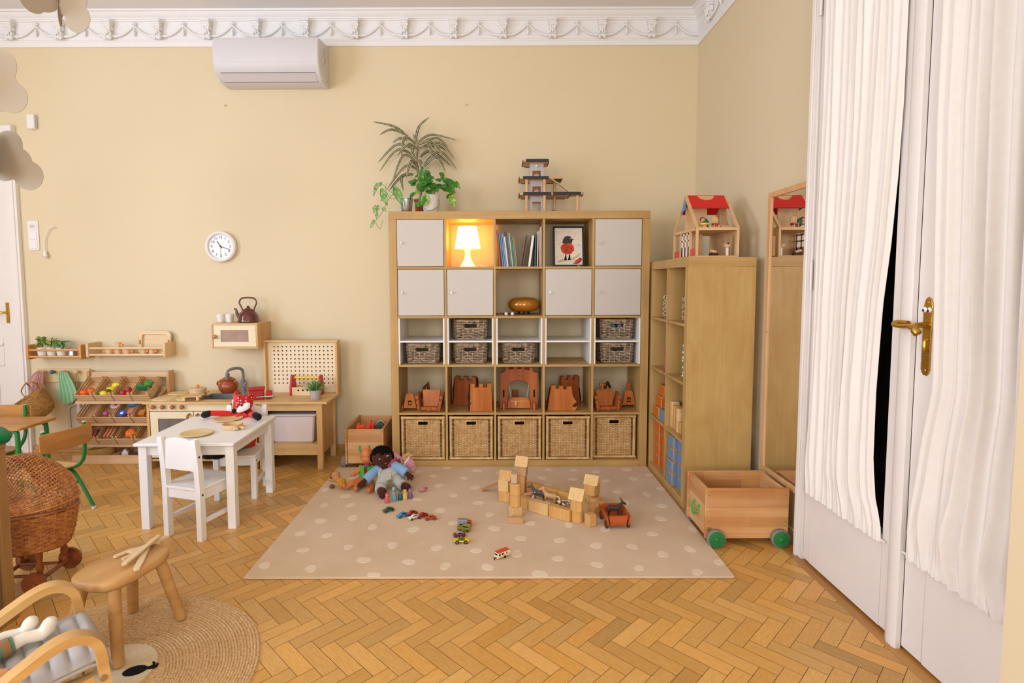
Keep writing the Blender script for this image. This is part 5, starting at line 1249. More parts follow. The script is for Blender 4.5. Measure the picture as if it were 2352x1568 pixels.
# front right tower
block('round base block of the front right roofed tower',(1.214,-.925,RG),0,cyl(.034,.066));block('eight sided body block of the front right roofed tower',(1.214,-.925,RG+.0665),0,lambda b: b.tube([(0,0,0),(0,0,.064)],[.042,.042],8));block('gabled roof block on the front right tower',(1.214,-.925,RG+.131),R_(62),rf(.085,.084,.056),M_BLOCKL)
# right house and arch
block('small square base block under the right block house',(1.345,-.665,RG),A,cube(.058,.058,.056));block('square body block of the right block house',(1.338,-.675,RG+.0565),A,cube(.074,.074,.066),M_BLOCK);block('gabled roof block on the right house of the pen',(1.338,-.675,RG+.123),R_(62),rf(.078,.086,.05),M_BLOCKL)
def arch(b):
    P=[(-.06,0),(-.06,.052),(.06,.052),(.06,0),(.032,0)]+[(.032*cos(pi*i/12),.034*sin(pi*i/12)) for i in range(1,12)]+[(-.032,0)]
    b.prism(P,-.022,.022,'xz',bev=.0015)
block('bridge block with a round arch beside the small upright block',(1.342,-.822,RG),R_(48),arch)
block('small upright block standing alone at the pen corner',(1.278,-.985,RG),R_(28),cube(.046,.046,.066))
# animals in the pen
def animal(lab,loc,rz,s,mats,head=1.0,horn=False,mane=None,ears=.012,neck=.55,cat='toy animal'):
    """small four legged figure facing -x, one continuous body"""
    t=thing('toy_animal',lab,cat,loc,rz);b=MB();q=s
    b.tube([(.040*q,0,.050*q),(.028*q,0,.053*q),(0,0,.050*q),(-.025*q,0,.052*q),(-.036*q,0,.054*q)],[.010*q,.0155*q,.0165*q,.0165*q,.010*q],12)
    hx,hz=-.050*q,(.058+.028*neck)*q
    b.tube([(-.026*q,0,.055*q),(-.042*q,0,.062*q+.012*neck*q),(hx,0,hz)],[.013*q,.010*q,.008*q],10)
    b.tube([(hx+.004*q,0,hz+.002*q),(hx-.012*q,0,hz-.006*q),(hx-.024*q*head,0,hz-.014*q)],[.0095*q,.0085*q,.006*q],10)
    for y in (-1,1):
        b.tube([(hx+.003*q,y*.006*q,hz+.006*q),(hx+.007*q,y*.011*q,hz+.017*q)],[.003*q,.0012*q],6)
        for x,k in ((-.026,0),(.030,1)):
            if k == 0: P=[(x*q,y*.008*q,.05*q),(x*q-.002*q,y*.009*q,.026*q),(x*q+.001*q,y*.009*q,.006*q),(x*q-.003*q,y*.009*q,.0005)]
            else: P=[(x*q,y*.008*q,.05*q),(x*q-.004*q,y*.009*q,.030*q),(x*q+.005*q,y*.009*q,.020*q),(x*q+.002*q,y*.009*q,.0005)]
            b.tube(P,[.0085*q,.0055*q,.0038*q,.0046*q],8)
    fuse(b,'body',mats[0],t,.0016*q,4)
    m=MB()
    if mane:
        m.tube([(hx+.004*q,0,hz+.012*q),(-.043*q,0,.078*q),(-.030*q,0,.072*q)],[.004*q,.005*q,.003*q],8);m.build('mane',mane,t);m=MB()
        m.tube(bez([(.040*q,0,.056*q),(.054*q,0,.050*q),(.056*q,0,.03*q),(.052*q,0,.014*q)],5),.0042*q,6);m.build('tail',mane,t)
    else: m.tube([(.042*q,0,.054*q),(.049*q,0,.04*q),(.047*q,0,.025*q)],.0018*q,6);m.build('tail',mats[0],t)
    if horn:
        for y in (-1,1): m=MB();m.tube(bez([(hx+.002*q,y*.005*q,hz+.008*q),(hx+.006*q,y*.01*q,hz+.02*q),(hx+.018*q,y*.012*q,hz+.024*q)],5),[.003*q]*5+[.002*q]*6,6);m.build('horn',mats[-1],t)
    return t
def patched(name,c1,c2,sc,thr=.5):
    m,nt,b=newmat(name);tc=N(nt,'ShaderNodeTexCoord');n=N(nt,'ShaderNodeTexNoise');n.inputs['Scale'].default_value=sc;n.inputs['Detail'].default_value=1;L(nt,tc.outputs['Object'],n.inputs['Vector'])
    r=N(nt,'ShaderNodeValToRGB');r.color_ramp.elements[0].position=thr-.02;r.color_ramp.elements[1].position=thr+.02;r.color_ramp.elements[0].color=lin(c1);r.color_ramp.elements[1].color=lin(c2);L(nt,n.outputs['Fac'],r.inputs['Fac']);L(nt,r.outputs['Color'],b.inputs['Base Color']);b.inputs['Roughness'].default_value=.5;return m
M_PALO=plain('palomino','#cfa068',.5,var=.2,vscale=30);M_CREAMM=plain('mane_cream','#e8dcc2',.6);M_GREYD=plain('donkey_grey','#575350',.6,var=.2,vscale=40)
animal('palomino toy horse with cream mane in the block pen',(1.085,-.700,RG),R_(-30),1.05,[M_PALO],mane=M_CREAMM,neck=1)
animal('brown and white patched toy cow in front of the toy horse',(1.145,-.790,RG),R_(150),.85,[patched('cow_brown','#6b4128','#eee4d6',45)],neck=.2)
animal('dark grey toy donkey with raised ears in the block pen',(1.020,-.640,RG),R_(-20),.98,[M_GREYD],neck=1.1)
animal('black and white toy calf in the block pen',(.985,-.680,RG),R_(-110),.72,[patched('cow_black','#2c2826','#ece6dc',50)],neck=.4)
animal('pink toy pig in the corner of the block pen',(.955,-.630,RG),R_(200),.7,[plain('pig_pink','#d99a88',.5)],head=.8,neck=.0)
animal('cream toy sheep behind the brown patched cow',(1.185,-.745,RG),R_(20),.68,[plain('sheep_cream','#dccba4',.7,bump=.8,bscale=180)],neck=.3)
animal('small white and brown toy calf at the left of the pen',(1.03,-.745,RG),R_(160),.6,[patched('calf','#8a6a4a','#efe8dc',60)],neck=.2)
# wooden cart with a brown goat
M_CARTW=wood('cart_red','#c4622c','#a84a1c','x',.8,.5)
t=thing('toy_cart','reddish wooden toy cart with wheels at the right of the block pen','toy cart',(1.416,-.955,RG),R_(3))
b=MB();b.box(-.045,.045,-.085,.085,.024,.030);b.build('floor_board',M_CARTW,t)
for s in (-1,1): b=MB();b.prism([(-.09,.028),(-.09,.078),(.09,.078),(.09,.028)],-.003,.003,'yz');o=b.build('side_board',M_CARTW,t);o.location=(s*.051,0,0);o.rotation_euler=(0,R_(s*10),0)
for s in (-1,1): b=MB();b.prism([(-.043,.030),(-.051,.077),(.051,.077),(.043,.030)],s*.083-.003,s*.083+.003,'xz');b.build('end_board',M_CARTW,t)
M_CWH=wood('cart_wheel','#6a3418','#4d2410','x')
for sx in (-1,1):
    for y in (-.06,.06): b=MB();b.cyl((sx*.054,y,.021),(sx*.066,y,.021),.021,seg=22);b.cyl((sx*.066,y,.021),(sx*.070,y,.021),.006,seg=10);b.build('wheel',M_CWH,t)
animal('dark brown toy goat with curved horns riding in the wooden cart',(1.420,-.93,RG+.0305),R_(178),.88,[plain('goat_brown','#3d2a20',.7,var=.25,vscale=60)],horn=True,neck=1.1)

# ------------------------------------------------------------------ little cars on the rug
def car(lab,loc,rz,col,kind='car',col2=None,grp='toy cars on the rug',s=1.0):
    t=thing('toy_car',lab,'toy car',loc,rz,grp);m=plain('car_'+col[1:],col,.25,.5,coat=.4);m2=plain('car_'+col2[1:],col2,.3) if col2 else m
    b=MB();b.at(sc=(s,s,s))
    if kind == 'car':
        b.prism([(-.036,.006),(-.037,.013),(-.032,.017),(-.014,.019),(.026,.019),(.036,.016),(.037,.007)],-.0145,.0145,'xz',bev=.003);b.build('body',m,t)
        b=MB();b.at(sc=(s,s,s));b.prism([(-.017,.0185),(-.006,.0275),(.012,.0275),(.024,.0185)],-.0125,.0125,'xz',bev=.003);b.build('cabin',m2,t)
        b=MB();b.at(sc=(s,s,s));b.prism([(-.0145,.0195),(-.006,.0258),(.011,.0258),(.0205,.0195)],-.0129,.0129,'xz',bev=.0004);b.build('side_windows',M_BLACK,t)
    elif kind == 'jeep':
        b.prism([(-.038,.008),(-.038,.022),(-.012,.024),(.036,.024),(.037,.008)],-.018,.018,'xz',bev=.002);b.build('body',m,t)
        b=MB();b.at(sc=(s,s,s));b.prism([(-.008,.024),(-.004,.037),(.033,.037),(.034,.024)],-.017,.017,'xz',bev=.002);b.build('cabin',m2,t)
        b=MB();b.at(sc=(s,s,s));b.box(-.002,.03,-.0175,.0175,.027,.034);b.build('side_windows',M_BLACK,t)
    elif kind == 'truck':
        b.prism([(-.040,.010),(-.040,.036),(.012,.036),(.016,.030),(.016,.010)],-.017,.017,'xz',bev=.003);b.build('tank',m,t)
        b=MB();b.at(sc=(s,s,s));b.prism([(.018,.008),(.018,.030),(.030,.028),(.036,.018),(.038,.008)],-.0155,.0155,'xz',bev=.003);b.build('cab',m2,t)
        b=MB();b.at(sc=(s,s,s));b.prism([(.0205,.02),(.0205,.027),(.0295,.0255),(.0335,.02)],-.0158,.0158,'xz');b.build('side_windows',M_BLACK,t)
    elif kind == 'buggy':
        b.prism([(-.042,.010),(-.040,.020),(-.016,.022),(-.014,.016),(.014,.016),(.018,.024),(.038,.024),(.042,.014),(.040,.008)],-.018,.018,'xz',bev=.003);b.build('body',m,t)
        b=MB();b.at(sc=(s,s,s));b.tube([(-.016,-.014,.022),(-.010,-.013,.036),(-.010,.013,.036),(-.016,.014,.022)],.0016,6);b.tube([(.018,-.014,.022),(.012,-.013,.034),(.012,.013,.034),(.018,.014,.022)],.0016,6);b.build('roll_bars',M_BLACK,t)
        b=MB();b.at(sc=(s,s,s));b.box(-.010,.010,-.012,.012,.014,.024,.003);b.build('seats',m2,t)
    r=.0075 if kind != 'buggy' else .0105
    for x in (-.023,.023):
        for y in (-1,1):
            b=MB();b.at(sc=(s,s,s));b.cyl((x,y*.0125,r),(x,y*(.0175 if kind == 'car' else .0205),r),r,seg=16);w_=b.build('wheel',M_BLACK,t)
            b=MB();b.at(sc=(s,s,s));yy=.0177 if kind == 'car' else .0207;b.cyl((x,y*(yy-.001),r),(x,y*yy,r),r*.5,seg=12);b.build('hub',M_STEEL,w_)
    return t
car('dark green toy car parked alone nearest the peg dolls',(.127,-.795,RG),R_(38),'#1d5a3c',s=.92)
car('bright blue toy car at the left end of the parked row',(.221,-.868,RG),R_(42),'#2483b8',s=.92)
car('red toy car behind the white one in the parked row',(.272,-.842,RG),R_(32),'#a8322a',col2='#8f2a22',s=.9)
car('white toy car with red stripe in the parked row',(.292,-.896,RG),R_(38),'#e6ded2',s=.9)
car('dark red toy car, second from the right in the parked row',(.337,-.875,RG),R_(32),'#a3221c',s=.92)
car('orange red toy car at the right end of the parked row',(.388,-.905,RG),R_(8),'#c8391c',col2='#c96a2a',s=.9)
car('silver toy tanker truck with red cab at the far end of the column',(.588,-.985,RG),R_(-8),'#8d8f8e','truck','#c8352a')
car('olive green toy jeep behind the tanker truck',(.586,-1.047,RG),R_(-14),'#7d7a2c','jeep','#8f8c3a',s=.95)
car('maroon toy car between the olive jeep and the yellow buggy',(.565,-1.112,RG),R_(12),'#8a2440',col2='#a8a09a',s=.9)
car('yellow toy buggy at the near end of the column',(.580,-1.185,RG),R_(4),'#e3c21c','buggy','#2f6b4a',s=.95)
t=thing('toy_caravan','cream toy caravan with an orange roof alone at the rug front','toy car',(.790,-1.335,RG),R_(38))
b=MB();b.prism([(-.038,.008),(-.040,.018),(-.036,.032),(.034,.032),(.040,.022),(.040,.008)],-.0155,.0155,'xz',bev=.002);b.build('body',plain('caravan_cream','#eee0bc',.35),t)
b=MB();b.prism([(-.037,.0322),(-.035,.035),(.034,.035),(.036,.0322)],-.0152,.0152,'xz',bev=.001);b.build('roof',plain('caravan_roof','#d8492a',.4),t)
b=MB();b.box(-.0385,.0385,-.0159,.0159,.0165,.0182);b.build('stripe',plain('caravan_stripe','#b8681c',.4),t)
for x0,x1 in ((-.034,-.022),(-.016,-.002),(.012,.018)): b=MB();b.box(x0,x1,-.0159,.0159,.021,.0285);b.build('caravan_window',M_BLACK,t)
b=MB();b.box(-.0405,-.0385,-.010,.010,.022,.0285);b.build('caravan_window',M_BLACK,t)
for y in (-1,1): b=MB();b.cyl((.004,y*.011,.0065),(.004,y*.0165,.0065),.0065,seg=14);b.build('wheel',M_BLACK,t)
b=MB();b.bar([(-.038,0,.009),(-.052,0,.009)],.006,.003,(0,0,1));b.cyl((-.05,0,0),(-.05,0,.009),.002);b.build('tow_bar',M_BLACK,t)
# ------------------------------------------------------------------ peg dolls
def pegdoll(lab,loc,c,hat,face,s=1.0):
    t=thing('peg_doll',lab,'peg doll',loc,0,'wooden peg dolls')
    b=MB();b.at(sc=(s,s,s));b.lathe([(.0145,0),(.0155,.003),(.0145,.02),(.0105,.036),(.0075,.040),(.001,.041)],20,cap=False);b.lathe([(.0145,0),(.001,0)],20,cap=False);b.build('body',plain('peg_'+c[1:],c,.5),t)
    b=MB();b.at(sc=(s,s,s));b.ball((0,0,.047),.0105,16,10);h=b.build('head',plain('peg_'+face[1:],face,.5),t)
    b=MB();b.at(sc=(s,s,s));b.lathe([(.0107,.050),(.0102,.054),(.007,.058),(.001,.0595)],16,cap=False);b.build('cap',plain('peg_'+hat[1:],hat,.5),h)
for x,y,c,hat,fc,lab,s in ((.093,-.665,'#cf5a60','#c9484f','#e2a384','coral pink peg doll with coral cap, in front of the brown doll foot',1.05),(.132,-.637,'#6aa0a4','#4f8f98','#cf9a74','turquoise peg doll with turquoise cap, nearest the pink one',1.08),(.120,-.585,'#8fc0d0','#7fb6c9','#dfb08c','light blue peg doll standing behind the turquoise one',1.15),(.166,-.62,'#1f5a58','#1d5a52','#b06a42','dark teal peg doll in the middle of the row',1.0),(.194,-.612,'#d8b858','#d8b03c','#e0b64a','yellow peg doll beside the violet one',1.05),(.223,-.597,'#77587e','#7b5c9a','#c98a5c','violet peg doll at the right end of the row',1.05)):
    pegdoll(lab,(x,y,RG),c,hat,fc,s)
t=thing('toy_rattle','small pink egg shaped toy lying on the rug beside the peg dolls','toy',(.285,-.495,RG),R_(25))
b=MB();b.ball((0,0,.017),(.024,.016,.0165),16,10);b.build('body',plain('egg_pink','#c27f80',.6),t);b=MB();b.ball((.026,.003,.02),(.010,.009,.009),12,8);b.build('end',plain('egg_brown','#a4604c',.6),t)
# ------------------------------------------------------------------ things on the back wall
t=thing('air_conditioner','white wall mounted air conditioner under the cornice','air conditioner',(-.905,YB-.0005,2.83))
def acprof(s=1): return [(0,.0),(-.14,.0),(-.215,.055),(-.245,.11),(-.245,.24),(-.225,.292),(-.06,.315),(0,.315)]
b=MB();b.prism(acprof(),-.385,.385,'yz',bev=.008);b.build('body',plain('ac_white','#d6d3d2',.4,.4),t)
sl=Vector((0,-.075,.055)).normalized();nn=Vector((0,-.055,-.075)).normalized()
b=MB();c0=Vector((.0,-.178,.0285));b.bar([c0+Vector((-.345,0,0)),c0+Vector((.345,0,0))],.075,.006,nn);b.build('air_flap',plain('ac_flap','#d3cfce',.35),t)
b=MB()
for k in (-1,1):
    c1=c0+sl*(.038*k)+nn*.0008;b.bar([c1+Vector((-.347,0,0)),c1+Vector((.347,0,0))],.004,.006,nn)
b.build('flap_gap',plain('ac_gap','#6f6c6c',.6),t)
b=MB();b.box(-.384,.384,-.2452,-.244,.112,.114);b.build('panel_seam',plain('ac_seam','#c9c6c4',.6),t)
b=MB();b.lathe([(.001,0),(.02,0),(.02,.002),(.001,.002)],12,c=(0,0,0)) if False else None
for k,(y,z,h) in enumerate(((-.10,.2,.07),(-.12,.19,.05),(-.085,.15,.05),(-.105,.15,.04),(-.125,.12,.03))): b=MB();b.box(.3845,.3858,y-.004,y+.004,z,z+h,.0005);b.build('side_vent',plain('ac_vent','#a9a4a0',.6),t)
for y,z in ((-.08,.07),(-.05,.04)): b=MB();b.cyl((.384,y,z),(.3862,y,z),.006,seg=10);b.build('side_screw',plain('ac_vent','#a9a4a0',.6),t)
t=thing('motion_sensor','small white alarm sensor box high on the back wall','sensor',(-2.812,YB-.0005,2.535))
b=MB();b.box(-.03,.03,-.035,0,.0,.11,.006);b.build('housing',M_WHITE,t);b=MB()
for k in range(4): b.box(.0295,.0312,-.03+k*.006,-.027+k*.006,.01,.10)
b.build('ribbing',plain('rib_grey','#d6d1c8',.5),t)
for x,lab in ((-1.327,'left of two tiny cream wall hooks high on the back wall'),(.529,'right of two tiny cream wall hooks high on the back wall')):
    b=MB();b.cyl((0,0,0),(0,-.012,0),.003,seg=8);b.tube([(0,-.012,0),(.006,-.018,0),(.010,-.014,.006)],.003,6);b.cyl((0,.0,0),(0,-.002,0),.008,seg=12)
    one('wall_hook',b,M_WALL,lab,'hook',(x,YB-.0005,2.71),0,'small wall hooks')
t=thing('socket_panel','white triple plate of one socket over two rocker switches','wall socket',(-2.863,YB-.0005,1.723))
b=MB();b.prism(rrect(.084,.228,.014,5),-.009,0,'xz',bev=.003);b.build('plate',M_WHITE,t)
b=MB();b.prism(rrect(.06,.06,.008,4,0,.071),-.013,-.008,'xz',bev=.0015);s_k=b.build('socket',M_WHITE,t)
b=MB();b.cyl((0,-.0131,.071),(0,-.0138,.071),.021,seg=24);b.build('socket_well',plain('well','#d9d5cf',.5),s_k)
for x in (-.009,.009): b=MB();b.cyl((x,-.0138,.071),(x,-.0142,.071),.003,seg=8);b.build('socket_hole',M_BLACK,s_k)
for z in (-.001,-.073): b=MB();b.prism(rrect(.06,.06,.008,4,0,z),-.014,-.008,'xz',bev=.002);b.build('rocker_switch',M_WHITE,t)
t=thing('power_cord','short white cord with a plug hanging out of the wall','cord',(-2.70,YB-.0005,1.58))
b=MB();b.tube(bez([(.008,0,.206),(.0,-.02,.208),(-.03,-.025,.19),(-.062,-.02,.13),(-.072,-.02,.06),(-.07,-.02,.02)],6),.0035,7);b.build('cord',M_WHITE,t)
b=MB();b.cyl((-.07,-.02,.022),(-.066,-.02,-.006),.009,.015,12);b.bx((-.062,-.02,-.012),(.028,.026,.016),.004,rot=(0,.4,0));pl_=b.build('plug',M_WHITE,t)
for k in (-1,1): b=MB();b.cyl((-.06+k*.007,-.02,-.018),(-.052+k*.007,-.02,-.038),.0022,seg=8);b.build('plug_pin',M_STEEL,pl_)
b=MB();b.cyl((.008,0,.206),(.008,-.004,.206),.009,seg=12);b.build('wall_grommet',M_WALL,t)
# clock
t=thing('wall_clock','round white wall clock with black numerals','clock',(-1.39,YB-.0005,1.632))
rim=[(.102,0),(.118,.004),(.121,.018),(.117,.034),(.108,.040),(.099,.036),(.097,.024)]
b=MB();b.M=Matrix.Rotation(R_(90),4,'X');b.lathe(rim,44,cap=False);b.build('frame',plain('clock_white','#eceae6',.35),t)
b=MB();b.cyl((0,-.012,0),(0,-.022,0),.0985,seg=44);dial=b.build('dial',plain('clock_dial','#f4f2ee',.5),t)
b=MB()
for h in range(1,13):
    a=R_(90-30*h);m=MB();textmesh(m,str(h),.030);M=Matrix.Translation((.072*cos(a),-.0226,.072*sin(a))) @ Matrix.Rotation(R_(90),4,'X');b.M=M;b.add(m.v,m.f)
b.home()
for k in range(60): a=R_(6*k);b.bx((.091*cos(a),-.0224,.091*sin(a)),(.005 if k % 5 else .007,.0006,.0009),rot=(0,-a,0))
b.build('numerals',M_BLACK,dial,recalc=False,smooth=False)
def hand(nm,deg,ln,w_,y,mt):
    b=MB();a=R_(90-deg);d=Vector((cos(a),0,sin(a)));b.bar([d*-.015+Vector((0,y,0)),d*ln+Vector((0,y,0))],w_,.0012,(0,-1,0));b.build(nm,mt,t)
hand('hour_hand',326,.052,.0045,-.0245,M_BLACK);hand('minute_hand',108,.080,.0035,-.0262,M_BLACK);hand('second_hand',181,.082,.0014,-.0278,plain('hand_grey','#55504a',.5))
b=MB();b.cyl((0,-.022,0),(0,-.030,0),.0045,seg=12);b.build('hand_cap',M_BLACK,t)
# the two little wall shelves
M_OAKL=wood('beech_warm','#d9a263','#c98e4e','z',.8,.5);M_OAKLX=wood('beech_warmx','#dca868','#cc9454','x',.8,.5)
M_PALE=wood('beech_pale','#e6c795','#dab882','z',.8,.5);M_PALEX=wood('beech_palex','#ebcfa2','#dfbf8c','x',.8,.5)
def rack(lab,x0,x1,z0,mz,mx,dep=.145):
    t=thing('wall_shelf',lab,'shelf',((x0+x1)/2,YB-.0005,z0),0,'narrow rail shelves');w_=(x1-x0)
    for s in (-1,1): b=MB();b.at((s*(w_/2-.010),-dep/2,.056));b.prism(rrect(dep,.112,.012,4),-.010,.010,'yz',bev=.002);b.build('end_panel',mz,t)
    b=MB();b.box(-w_/2+.0203,w_/2-.0203,-dep+.02,0,.012,.022,.001);b.build('shelf_board',mx,t)
    for z in (.020,.072): b=MB();b.cyl((-w_/2+.0203,-dep+.012,z),(w_/2-.0203,-dep+.012,z),.0085,seg=12);b.build('rail',mx,t)
    return t
rack('warm toned narrow wall shelf holding three small potted plants',-2.863,-2.437,.765,M_OAKL,M_OAKLX)
rack('pale narrow wall shelf holding wooden cups and a tray',-2.400,-1.788,.778,M_PALE,M_PALEX)
M_POTW=plain('pot_white','#eeebe6',.4)
SHZ=.765+.0222
def potplant(lab,loc,kind):
    t=thing('potted_plant',lab,'plant',loc,0,'little potted plants on the wall shelf')
    b=MB();b.lathe([(.026,0),(.028,.003),(.036,.064),(.037,.066),(.033,.066),(.03,.055),(.001,.055)],22,cap=False);b.build('pot',M_POTW,t)
    b=MB();rn=random.Random(kind*7);g=MB()
    if kind == 0:
        for k in range(16): a=rn.uniform(0,6.28);r=.01+.035*rn.random();z=.085+.06*rn.random();heart(b,(r*cos(a)*.4,r*sin(a)*.4,z),(r*cos(a)*1.3,-abs(r*sin(a))*.8-.01,z+rn.uniform(-.03,.012)),(.2*cos(a),-.8,.5),.02,k % 2);g.tube([(0,0,.05),(r*cos(a)*.4,r*sin(a)*.4,z)],.0012,5)
    elif kind == 1:
        for k in range(7): a=-2.9+.45*k;heart(b,(.012*cos(a),-.01,.09),(.085*cos(a)*(1 if k != 3 else .2),-.02+.02*sin(a),.115+.032*abs(sin(a*1.7))),(0,-.7,.7),.021,k % 2,curl=.15);g.tube([(0,0,.05),(.012*cos(a),-.01,.09)],.0016,5)
    else:
        for k in range(8): a=-2.9+.42*k;heart(b,(.016*cos(a),-.012,.085),(.055*cos(a),-.035,.085+.035*sin(k*2.1)),(.1,-.9,.35),.026,k % 2,curl=.3);g.tube([(0,0,.05),(.016*cos(a),-.012,.085)],.0016,5)
        heart(b,(.03,-.01,.11),(.105,-.02,.118),(0,-.5,.8),.014,0)
    b.build('foliage',[[M_POTH,leafmat('cream_leaf','#7f9a4a','#dcd99a',60)],[leafmat('dark_leaf','#4a6a2c','#6b8538',30),leafmat('yellow_leaf','#c9b84a','#8f9c3e',30)],[leafmat('blue_leaf','#3a6a52','#8fb09a',70),leafmat('dark_leaf','#4a6a2c','#6b8538',30)]][kind],t,recalc=False,angle=60);g.build('stems',M_STEM,t)
potplant('small plant with speckled yellow green leaves, leftmost on the wall shelf',(-2.775,.325,SHZ),0);potplant('small plant with dark and yellow pointed leaves, middle on the wall shelf',(-2.705,.33,SHZ),1);potplant('small plant with round striped leaves, right one on the wall shelf',(-2.625,.325,SHZ),2)
b=MB();b.lathe([(.024,.002),(.03,.006),(.027,.05),(.022,.054),(.001,.055)],22,cap=False);b.lathe([(.024,.002),(.001,.002)],22,cap=False);b.tube([(-.022,0,.056),(-.02,0,.066),(0,0,.072),(.02,0,.066),(.022,0,.056)],.002,6)
one('tin_pail',b,plain('tin','#b9bdc8',.3,.5,.9),'little upside down tin pail at the right end of the plant shelf','pail',(-2.545,.33,SHZ))
M_CUP=wood('cup_wood','#e6c79c','#d8b586','z',1,.5);M_ORW=plain('toy_orange','#e8901c',.45)
PZ=.778+.0222
def cup(lab,x,kind):
    t=thing('toy_cup',lab,'toy cup',(x,.325,PZ),0,'wooden toy cups with orange handles');b=MB();h=.045
    if kind == 'bowl': b.lathe([(.02,0),(.022,.004),(.034,.036),(.034,.040),(.03,.040),(.02,.008),(.001,.008)],24,cap=False)
    else: b.lathe([(.02,0),(.021,.002),(.021,h),(.017,h),(.016,.006),(.001,.006)],22,cap=False);b.lathe([(.02,0),(.001,0)],22,cap=False)
    b.build('cup',M_CUP,t)
    for s in ((1,-1) if kind == 'bowl' else (1,)):
        b=MB();r0=.030 if kind == 'bowl' else .0205;b.prism([(s*(r0-.004),.010),(s*(r0+.018),.012),(s*(r0+.018),.036),(s*(r0-.001),.036)],-.006,.006,'xz',bev=.002);b.build('handle',M_ORW,t)
for lab,x,k in (('flared wooden toy bowl with orange grips, leftmost on the pale shelf',-2.25,'bowl'),('lower wooden toy cup of the stacked pair on the pale shelf',-2.185,'c'),('flared wooden toy bowl with orange grips beside the stacked cups',-2.115,'bowl'),('wooden toy cup in front of the tray',-1.985,'c'),('rightmost wooden toy cup with orange handle on the pale shelf',-1.92,'c')): cup(lab,x,k)
t=dup([o for o in SC.objects if o.get('label','').startswith('lower wooden toy cup')][0],(-2.182,.325,PZ+.0455),0,'upper wooden toy cup of the stacked pair on the pale shelf')
t=thing('wooden_tray','pale wooden tray with grip holes leaning upright on the pale shelf','tray',(-1.925,.372,PZ+.001));t.rotation_euler=(R_(-8),0,0)
b=MB();b.prism(rrect(.235,.165,.03,6,0,.0825),0,.006,'xz');b.build('base',M_PALEX,t)
b=MB();P=rrect(.225,.155,.028,6,0,.0825);b.tube([(x,-.008,z) for x,z in P],1,4,closed=True,flat=(.018,.014));b.build('rim',M_PALEX,t,angle=50)
for s in (-1,1): b=MB();b.prism([(s*.1125+x,.085+z) for x,z in rrect(.010,.035,.0045,4)],-.024,-.0195,'xz');b.build('grip_hole',plain('grip_dark','#a8763c',.7),t)
# peg rail
t=thing('peg_rail','pale wooden peg rail with four knobs low on the back wall','coat rack',(-2.678,YB-.0005,.567))
b=MB();b.box(-.215,.205,-.022,0,0,.105,.003);b.build('board',wood('rail_birch','#ead3a2','#e0c692','x',.6,.5),t)
KX=(-.135,-.065,.035,.128)
for k,x in enumerate(KX): b=MB();b.cyl((x,-.022,.082),(x,-.048,.086),.008,seg=10);b.ball((x,-.055,.087),.0165,14,9);b.build('peg',[M_CUP,plain('peg_teal','#3d7076',.5),M_CUP,M_CUP][k],t)
PX=[-2.678+x for x in KX]
def cloth(lab,x,col,w_,h,seed,skew=0):
    """towel hung over a knob: gathered at the top, folds widening downwards"""
    nu,nz=44,22;pts=[];rn=random.Random(seed);ph=[rn.uniform(0,6.28) for _ in range(4)]
    for j in range(nz+1):
        t_=j/nz;row=[]
        for i in range(nu+1):
            u=i/nu-.5;wd=w_*(.30+.70*t_**.7)
            X=u*wd+skew*t_*.05+.006*sin(t_*5+ph[0])
            low=(.55+.45*(1-abs(2*u))+.10*sin(u*9+ph[1]))
            Z=.105-(h*t_*low) if t_ > .08 else .105-.004*t_/.08-abs(u)*.03
            Y=-.082-.012*sin(u*26+ph[2]+t_*1.2)*(.4+.6*t_)-.010*cos(pi*u)*(1-t_)
            row.append((X,Y,Z))
        pts.append(row)
    b=MB();b.sheet(pts,.0022);one('hanging_towel',b,fabric('towel_'+col[1:],col,bscale=400),lab,'towel',(x,YB,.567),0,'towels on the peg rail',angle=80,recalc=False)
cloth('dusty pink towel hanging from the leftmost peg',PX[0]-.005,'#cf9c96',.13,.24,3,-.7);cloth('mint green towel hanging from the third peg',PX[2]+.01,'#97c49a',.15,.31,5,.35)
# seagrass belly basket on the second peg
M_SEA=plain('seagrass','#b98a4e',.8,.2,var=.3,vscale=60)
t=thing('belly_basket','round seagrass basket hanging tilted by its handle from the peg rail','basket',(-2.765,.215,.415));t.rotation_euler=(R_(20),R_(-28),0)
prf=[(.001,-.098),(.05,-.094),(.085,-.08),(.108,-.045),(.116,0),(.120,.045),(.122,.085)]
def SB(u,v):
    k=v*(len(prf)-1);i=min(int(k),len(prf)-2);f_=k-i;r=prf[i][0]*(1-f_)+prf[i+1][0]*f_;z=prf[i][1]*(1-f_)+prf[i+1][1]*f_
    return (r*cos(2*pi*u),r*sin(2*pi*u)*.92,z)
b=MB()
for k in range(34):
    v=(k+.6)/34.6;b.tube([Vector(SB(i/48,v))+Vector((0,0,.0016*sin(i*2.4+k*2))) for i in range(48)],.0040,6,closed=True)
b.build('coiled_body',M_SEA,t,angle=80)
b=MB();b.grid([[SB(i/40,j/12) for j in range(13)] for i in range(40)],closed=True);b.build('inner_dark',plain('seagrass_dark','#8a6030',.9),t,recalc=False)
for s in (0.12,.2):
    b=MB();pts=bez([SB(s,1.0),Vector(SB(s,1.0))+Vector((.03,-.02,.05)),Vector((.05,.05,.175)),Vector(SB(s+.16,1.0))+Vector((-.0,.02,.05)),SB(s+.16,1.0)],6);b.tube(pts,.0045,7);b.build('handle',M_SEA,t)
